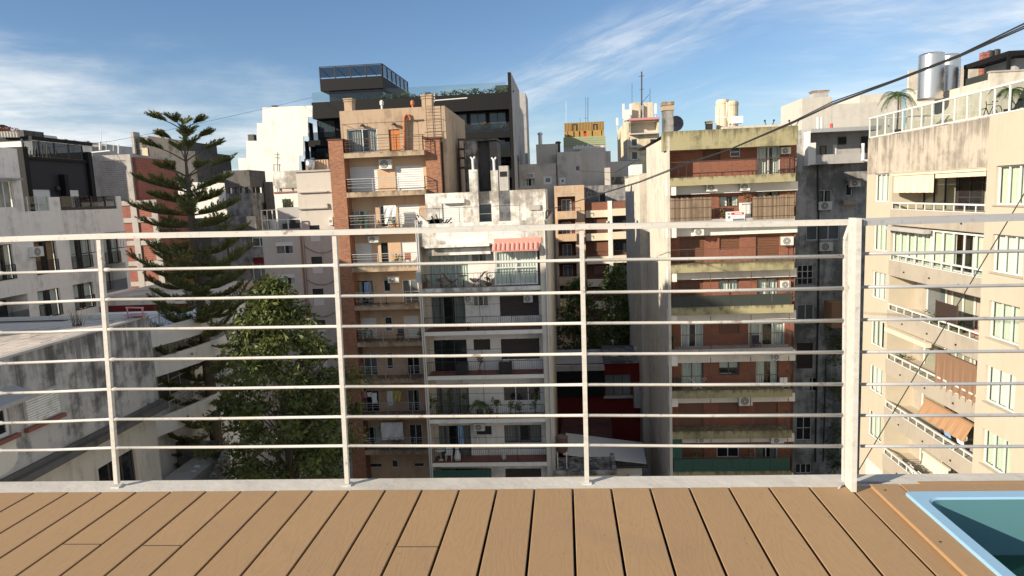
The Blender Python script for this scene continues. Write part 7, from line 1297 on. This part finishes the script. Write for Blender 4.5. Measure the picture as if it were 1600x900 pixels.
w_ = MB(); c = at(121, 505, ye - 1.8); c.z = zr + .02
for i in range(26): a = c + Vector((rnd.uniform(-.15, .15), rnd.uniform(-.1, .1), 0)); e = a + Vector((rnd.uniform(-.25, .25), 0, rnd.uniform(.4, .95))); w_.add([a - Vector((.012, 0, 0)), a + Vector((.012, 0, 0)), e], [(0, 1, 2)])
solo('grass_tuft', w_, M['dry'], 'yellowish tuft of grass growing from the old house roof', 'weed')
w_ = MB(); c = at(212, 494, ye - .5); w_.box(c.x - .35, c.x + .35, c.y - .2, c.y + .2, zr + .15, zr + .19); [w_.tube([(c.x + s * .3, c.y, zr + .0), (c.x + s * .3, c.y, zr + .45)], .03, 5) for s in (-1, 1)]; w_.tube([(c.x - .35, c.y, zr + .45), (c.x + .35, c.y, zr + .42)], .03, 5); solo('pipe_frame', w_, M['clothpink'], 'small pinkish pipe frame at the far corner of the old house roof', 'pipe')
# ================================================================== white balcony building under the pine
XW = -17.6; F = rightface(XW); wbb = bldg('low white building with long white balconies half hidden by the pine', 'building', -23, 34); y0, y1 = 26.8, 36.5
zs = [F.px(310, 642)[1], F.px(310, 545)[1]]; zs = [zs[0], zs[0] + 2.6, zs[0] + 3.9]
hs = [(y0 + 1.5, y0 + 5.2, zs[0] + .75, zs[1] - .25), (y0 + 1.0, y0 + 5, zs[1] + .65, zs[2] - .3), (y0 + 7, y0 + 8.6, zs[0] + .2, zs[1] - .5)]
Fb = rightface(XW - 1.2); mb = MB(); Fb.wall(mb, y0, y1, 0, zs[2], hs, .2); mb.quad((XW - 1.2, y1, 0), (XW - 1.2, y1, zs[2]), (XW - 9, y1, zs[2]), (XW - 9, y1, 0)); mb.quad((XW - 1.2, y0, zs[2]), (XW - 1.2, y1, zs[2]), (XW - 9, y1, zs[2]), (XW - 9, y0, zs[2])); mb.quad((XW - 1.2, y0, 0), (XW - 9, y0, 0), (XW - 9, y0, zs[2]), (XW - 1.2, y0, zs[2])); part('wall', mb, M['whitewall'], wbb)
for h in hs: window(wbb, Fb, h, 'dark', d=-.1, n=4, rows=2, pane='glassgrey')
for z in zs:
    mb = MB(); n = 10
    for i in range(n):
        a, b_ = y0 + (y1 - y0) * i / n, y0 + (y1 - y0) * (i + 1) / n; f = lambda u: .9 * (1 - (2 * (u - y0) / (y1 - y0) - 1) ** 2) + .25; d0_, d1_ = f(a) - .6, f(b_) - .6
        mb.hexa([Fb.p(a, z - .2, 1.2 + d0_), Fb.p(b_, z - .2, 1.2 + d1_), Fb.p(b_, z - .2, .003), Fb.p(a, z - .2, .003), Fb.p(a, z, 1.2 + d0_), Fb.p(b_, z, 1.2 + d1_), Fb.p(b_, z, .003), Fb.p(a, z, .003)]); mb.hexa([Fb.p(a, z + .001, 1.2 + d0_), Fb.p(b_, z + .001, 1.2 + d1_), Fb.p(b_, z + .001, 1.08 + d1_), Fb.p(a, z + .001, 1.08 + d0_), Fb.p(a, z + .6, 1.2 + d0_), Fb.p(b_, z + .6, 1.2 + d1_), Fb.p(b_, z + .6, 1.08 + d1_), Fb.p(a, z + .6, 1.08 + d0_)])
    o = part('balcony', mb, M['white'], wbb); mb = MB(); bars(mb, Fb.p(y0, 0, .9), Fb.p(y1, 0, .9), z + .6, z + 1.0, .25, posts=1.5, pr=.02); part('railing', mb, M['rail'], o)
# courtyard garden walls
gw = MB(); a, b_ = at(254, 692, 30), at(342, 688, 30); gw.box(a.x, b_.x, 30, 30.25, 0, a.z); solo('garden_wall', gw, M['mould'], 'dark weathered courtyard wall below the white balconies', 'wall')
gw = MB(); a, b_ = at(300, 760, 23.5), at(350, 698, 29.9); gw.hexa([(a.x, a.y, 0), (a.x + .25, a.y, 0), (b_.x + .25, b_.y, 0), (b_.x, b_.y, 0), (a.x, a.y, b_.z), (a.x + .25, a.y, b_.z), (b_.x + .25, b_.y, b_.z), (b_.x, b_.y, b_.z)]); solo('garden_wall', gw, M['greydark'], 'grey courtyard wall running toward the viewer beside the leafy tree', 'wall')
gw = MB(); a = at(280, 728, 28.5); gw.box(-18, b_.x - .3, 24, 29.99, 0, a.z - .2); solo('yard_roof', gw, M['grey'], 'flat grey roof enclosed by the courtyard walls', 'roof')
gp = MB(); gp.tube([(-17, 28.4, a.z), (b_.x - .4, 28.4, a.z)], .06, 6); gp.tube([(-17, 28.1, a.z - .1), (b_.x - .4, 28.1, a.z - .1)], .04, 6); solo('roof_pipe', gp, M['frame'], 'pair of pale pipes lying across the flat courtyard roof', 'pipe')
gb_ = MB(); g0 = at(360, 752, 31); blob_leaves(gb_, [(rnd.uniform(-14, -9.5), rnd.uniform(30, 33), rnd.uniform(8, 10)) for _ in range(40)], 20, .2, .5); solo('courtyard_shrubs', gb_, M['leafdark'], 'dark shrubs at the foot of the leafy tree', 'shrubs')
# ================================================================== trees
def norfolk(X, Y, ztop, K=1.):
    o = thing('norfolk_pine', 'tall Norfolk pine with tiers of flat branches in front of the white walls', 'tree', (X, Y, 0))
    lean = .35
    tx = lambda z: X + .25 * math.sin(z * .2) * .3
    mb = MB(); zsn = [0, 6, 12, 18, 24, ztop - 2, ztop]; mb.tube([(tx(z), Y, z) for z in zsn], [.42, .36, .30, .24, .15, .06, .02], 10); part('trunk', mb, M['trunk'], o, True)
    br = MB(); nd = []; z = ztop - .45; k = 0
    V3 = lambda: Vector((rnd.gauss(0, 1), rnd.gauss(0, 1), rnd.gauss(0, 1)))
    def spray(p, d_, L, r):          # one foxtail: needles round a short axis
        d_ = d_.normalized(); a = d_.cross(Vector((.3, .2, 1))).normalized(); b = d_.cross(a)
        n = int(40 * max(.5, L / .4))
        for i in range(n):
            t = rnd.random(); h = rnd.uniform(0, 6.28); out = a * math.cos(h) + b * math.sin(h); q = p + d_ * L * t
            e = q + (out * .75 + d_ * .8) * r * rnd.uniform(.8, 1.2) * (1.15 - .5 * t); s = (out.cross(d_)).normalized() * .017
            nd.append((q - s, q + s, e))
    while z > 10.5:
        dtop = (ztop - z) / K
        L = K * (1.0 + dtop * .42 if dtop < 3.2 else min(3.0, 1.5 + dtop * .25)); n = 4 if dtop < 3.2 else 6
        if dtop > 12.5: n = 4; L *= .85
        L *= (1., .72)[k % 2] if 3 < dtop < 10 else 1.; a0 = rnd.uniform(0, 6.28); elev = .78 if dtop < 2.6 else max(-.10, .55 - (dtop - 2.6) * .22)
        for j in range(n):
            a = a0 + 2 * math.pi * j / n + rnd.uniform(-.2, .2); l = L * rnd.uniform(.78, 1.08); pts = []; m = 9
            if dtop > 3 and rnd.random() < .13: continue
            l *= rnd.choice((1., 1., .8, 1.08)); pts = []
            for i in range(m + 1):
                t = i / m; up = l * (elev * t * (1 - .5 * t) + (.17 * t ** 3 if dtop > 3 else .10 * t * t) - (.10 * math.sin(math.pi * t) if dtop > 6 else 0))
                pts.append(Vector((tx(z) + math.cos(a) * l * t, Y + math.sin(a) * l * t, z + up)))
            br.tube(pts, [.05 * min(1, l / 3) * (1 - .8 * i / m) + .008 for i in range(m + 1)], 5)
            st = 5 if dtop < 3.2 else 2
            for i in range(st, m + 1):
                for h in range(2):
                    t = (i + h / 2) / m
                    if t > 1.02: continue
                    p = pts[min(i, m)].lerp(pts[min(i + 1, m)], h / 2); dr = (pts[min(i + 1, m)] - pts[max(i - 1, 0)]).normalized(); sd_ = dr.cross(Vector((0, 0, 1))).normalized()
                    for s in (-1, 1):
                        ls = (.50 * (1 - abs(t - .7)) + .16) * min(1., .55 + l / 4.) * rnd.uniform(.75, 1.2); dd_ = (sd_ * s * rnd.uniform(.5, 1.) + dr * .75 + Vector((0, 0, rnd.uniform(.25, .75)))).normalized()
                        spray(p, dd_, ls, .135)
                        br.tube([p, p + dd_ * ls * .9], .008, 3, False)
            spray(pts[-1] - dr * .1, (dr + Vector((0, 0, .4))), .45, .11)
        z -= K * (.78 if dtop < 3 else .58 if dtop < 10 else .95); k += 1
    for i in range(5): spray(Vector((tx(ztop), Y, ztop - .6)) + V3() * .06, Vector((rnd.uniform(-.5, .5), rnd.uniform(-.5, .5), 1)), .6, .12)
    part('branches', br, M['trunk'], o)
    c = MB(); c.v = [tuple(v) for t in nd for v in t]; c.f = [(3 * i, 3 * i + 1, 3 * i + 2) for i in range(len(nd))]; part('crown', c, M['pine'], o, kind='stuff')
pt_ = onY(286, 188, 31.)
norfolk(pt_[0], 31., pt_[1], .91)
def leafy(X, Y, z0, ztop, prof, n_clump, leaf, mat, label, name='leafy_tree', per=55, cs=.55, thr=.0):
    """tapered trunk, limbs out to clumps of leaves filling an uneven crown; prof(t) is the radius at height fraction t"""
    o = thing(name, label, 'tree', (X, Y, 0)); H = ztop - z0; tr = MB(); tr.tube([(X, Y, 0), (X + .15, Y, z0), (X, Y + .1, z0 + H * .5), (X, Y, ztop - H * .15)], [.34, .26, .15, .04], 8); part('trunk', tr, M['trunk'], o, True)
    cl = []; lb = MB()
    while len(cl) < n_clump:
        t = rnd.random(); a = rnd.uniform(0, 6.28); lump = 1 + .28 * math.sin(a * 3 + t * 9) + .16 * math.sin(a * 5 - t * 17); r = prof(t) * lump * rnd.random() ** .38
        p = Vector((X + r * math.cos(a), Y + r * math.sin(a), z0 + H * t)); cl.append(p)
        if rnd.random() < .35: b = Vector((X, Y, max(z0 * .6, p.z - r * .9 - .3))); mid = b.lerp(p, .5) + Vector((0, 0, .15)); lb.tube([b, mid, p], [.05, .035, .01], 4, False)
    part('limbs', lb, M['trunk'], o); V = []; 
    g = np.random.default_rng(int(abs(X * 100)) + 5)
    for p in cl:
        s = cs * rnd.uniform(.6, 1.3); nl = int(per * rnd.uniform(.6, 1.3)); d_ = g.normal(size=(nl, 3)); d_ /= np.linalg.norm(d_, axis=1)[:, None]; q = np.array(p) + d_ * (g.random((nl, 1)) ** .4) * s * np.array([1, 1, .75])
        ax = d_ * .7 + g.normal(size=(nl, 3)) * .5 + np.array([0, 0, -.25]); ax /= np.linalg.norm(ax, axis=1)[:, None]; sd_ = np.cross(ax, g.normal(size=(nl, 3))); sd_ /= np.linalg.norm(sd_, axis=1)[:, None]; L = leaf * g.uniform(.6, 1.25, (nl, 1))
        V.append(np.stack([q - ax * L * .5, q - sd_ * L * .2, q + ax * L * .5, q + sd_ * L * .2], 1))
    V = np.concatenate(V).reshape(-1, 3); c = MB(); c.v = V.tolist(); c.f = [(4 * i, 4 * i + 1, 4 * i + 2, 4 * i + 3) for i in range(len(V) // 4)]; part('crown', c, M[mat], o, kind='stuff'); return o
YL = 26.3; xt, zt = onY(425, 447, YL); xc, _ = onY(440, 600, YL)
leafy(xc, YL, 7.0, zt, lambda t: 2.45 * min(1, (1 - t) / .27) ** .62 + .1, 300, .25, 'leaf', 'broad glossy leaved tree beside the Norfolk pine', per=115, cs=.60)
for i, (px, py, Y, r, lab) in enumerate(((905, 440, 73., 3.2, 'dark leafy tree in the courtyard, nearer the white building'), (965, 418, 77., 3.4, 'tallest dark leafy tree in front of the brown banded block'), (990, 455, 70., 2.6, 'dark leafy tree against the side wall of the brick building'))):
    x, z = onY(px, py, Y); leafy(x, Y, z - 12, z, lambda t, r=r: r * (1 - t) ** .5 * min(1, .6 + t) + .2, 170, .42, 'leafdark', lab, name='courtyard_tree', per=48, cs=.95)
bs_ = MB(); p0 = at(1215, 752, 43.6); blob_leaves(bs_, [p0 + Vector((rnd.uniform(0, 4), rnd.uniform(-.5, .6), rnd.uniform(-1.2, .2))) for _ in range(34)], 22, .3, .5); solo('shrub', bs_, M['leafdark'], 'dark shrub at the bottom right corner of the brick building', 'shrub')
ck = MB(); p0 = at(1300, 560, 55); blob_leaves(ck, [at(rnd.uniform(1292, 1318), rnd.uniform(500, 730), 53.6) for _ in range(46)], 16, .3, .55); solo('creeper', ck, M['leafdark'], 'straggly creeper climbing the grey building near the white post', 'creeper')
of = MB(); F = front(54.); F.box(of, *F.rect(1287, 468, 1316, 506), .002, 1.6); solo('balcony_box', of, M['awnorange'], 'orange boxed in balcony low on the mildewed grey building', 'balcony')
# ================================================================== overhead cables
ov = MB(); P = [(1700, -2), (1600, 44), (1500, 88), (1400, 126.5), (1300, 164), (1240, 192), (1140, 234), (1070, 258), (1000, 285), (920, 309), (853, 330)]
pts = [at(x, y, 1 / (1 / 9. + (1 / 43.5 - 1 / 9.) * (1600 - x) / (1600 - 853))) for x, y in P]
ov.tube(pts, .011, 6); off = [Vector((0, 0, .035 + .02 * math.sin(i * 1.9))) for i in range(len(pts))]; ov.tube([p + q for p, q in zip(pts, off)], .011, 6); ov.tube([p + q * .4 + Vector((0, .03, 0)) for p, q in zip(pts, off)], .009, 5)
solo('overhead_cable', ov, M['cable'], 'thick black twisted overhead cable sweeping down from the upper right', 'cable', smooth=True)
gy = MB(); gy.tube([at(1760, 40, 12.), at(1600, 303, 12.4), at(1470, 520, 12.8), at(1344, 731, 13.2), at(1290, 822, 13.4)], .0095, 6); solo('guy_wire', gy, M['cable'], 'single dark wire slanting across the front of the cream building', 'cable')
gy = MB(); gy.tube([at(488, 152, 87), at(430, 166, 80), at(350, 184, 74), at(250, 206, 68), at(172, 221, 64), at(60, 232, 60)], .02, 4); solo('thin_wire', gy, M['cable'], 'thin wire sagging across the sky from the black tower to the left', 'cable')
gy = MB(); gy.tube([at(1000, 248, 88), at(960, 270, 84), at(905, 267, 95)], .03, 4); solo('thin_wire', gy, M['cable'], 'thin wire strung above the long low grey wall', 'cable')
# ================================================================== unseen blocks left of the frame, added and shaped to shade the facades
for (x0, x1, y0, y1, z, lab) in ((-62, -46, 3.4, 10.6, 42.4, 'tall unseen shade casting tower out of the frame on the left'), (-60, -46, 10.7, 25., 32.4, 'middle unseen shade casting block out of the frame on the left'), (-62, -48, 25.1, 36., 25.8, 'lower unseen shade casting block out of the frame on the left')):
    o = bldg(lab, 'building', (x0 + x1) / 2, (y0 + y1) / 2); shell(o, x0, x1, y0, y1, z, 'beige')
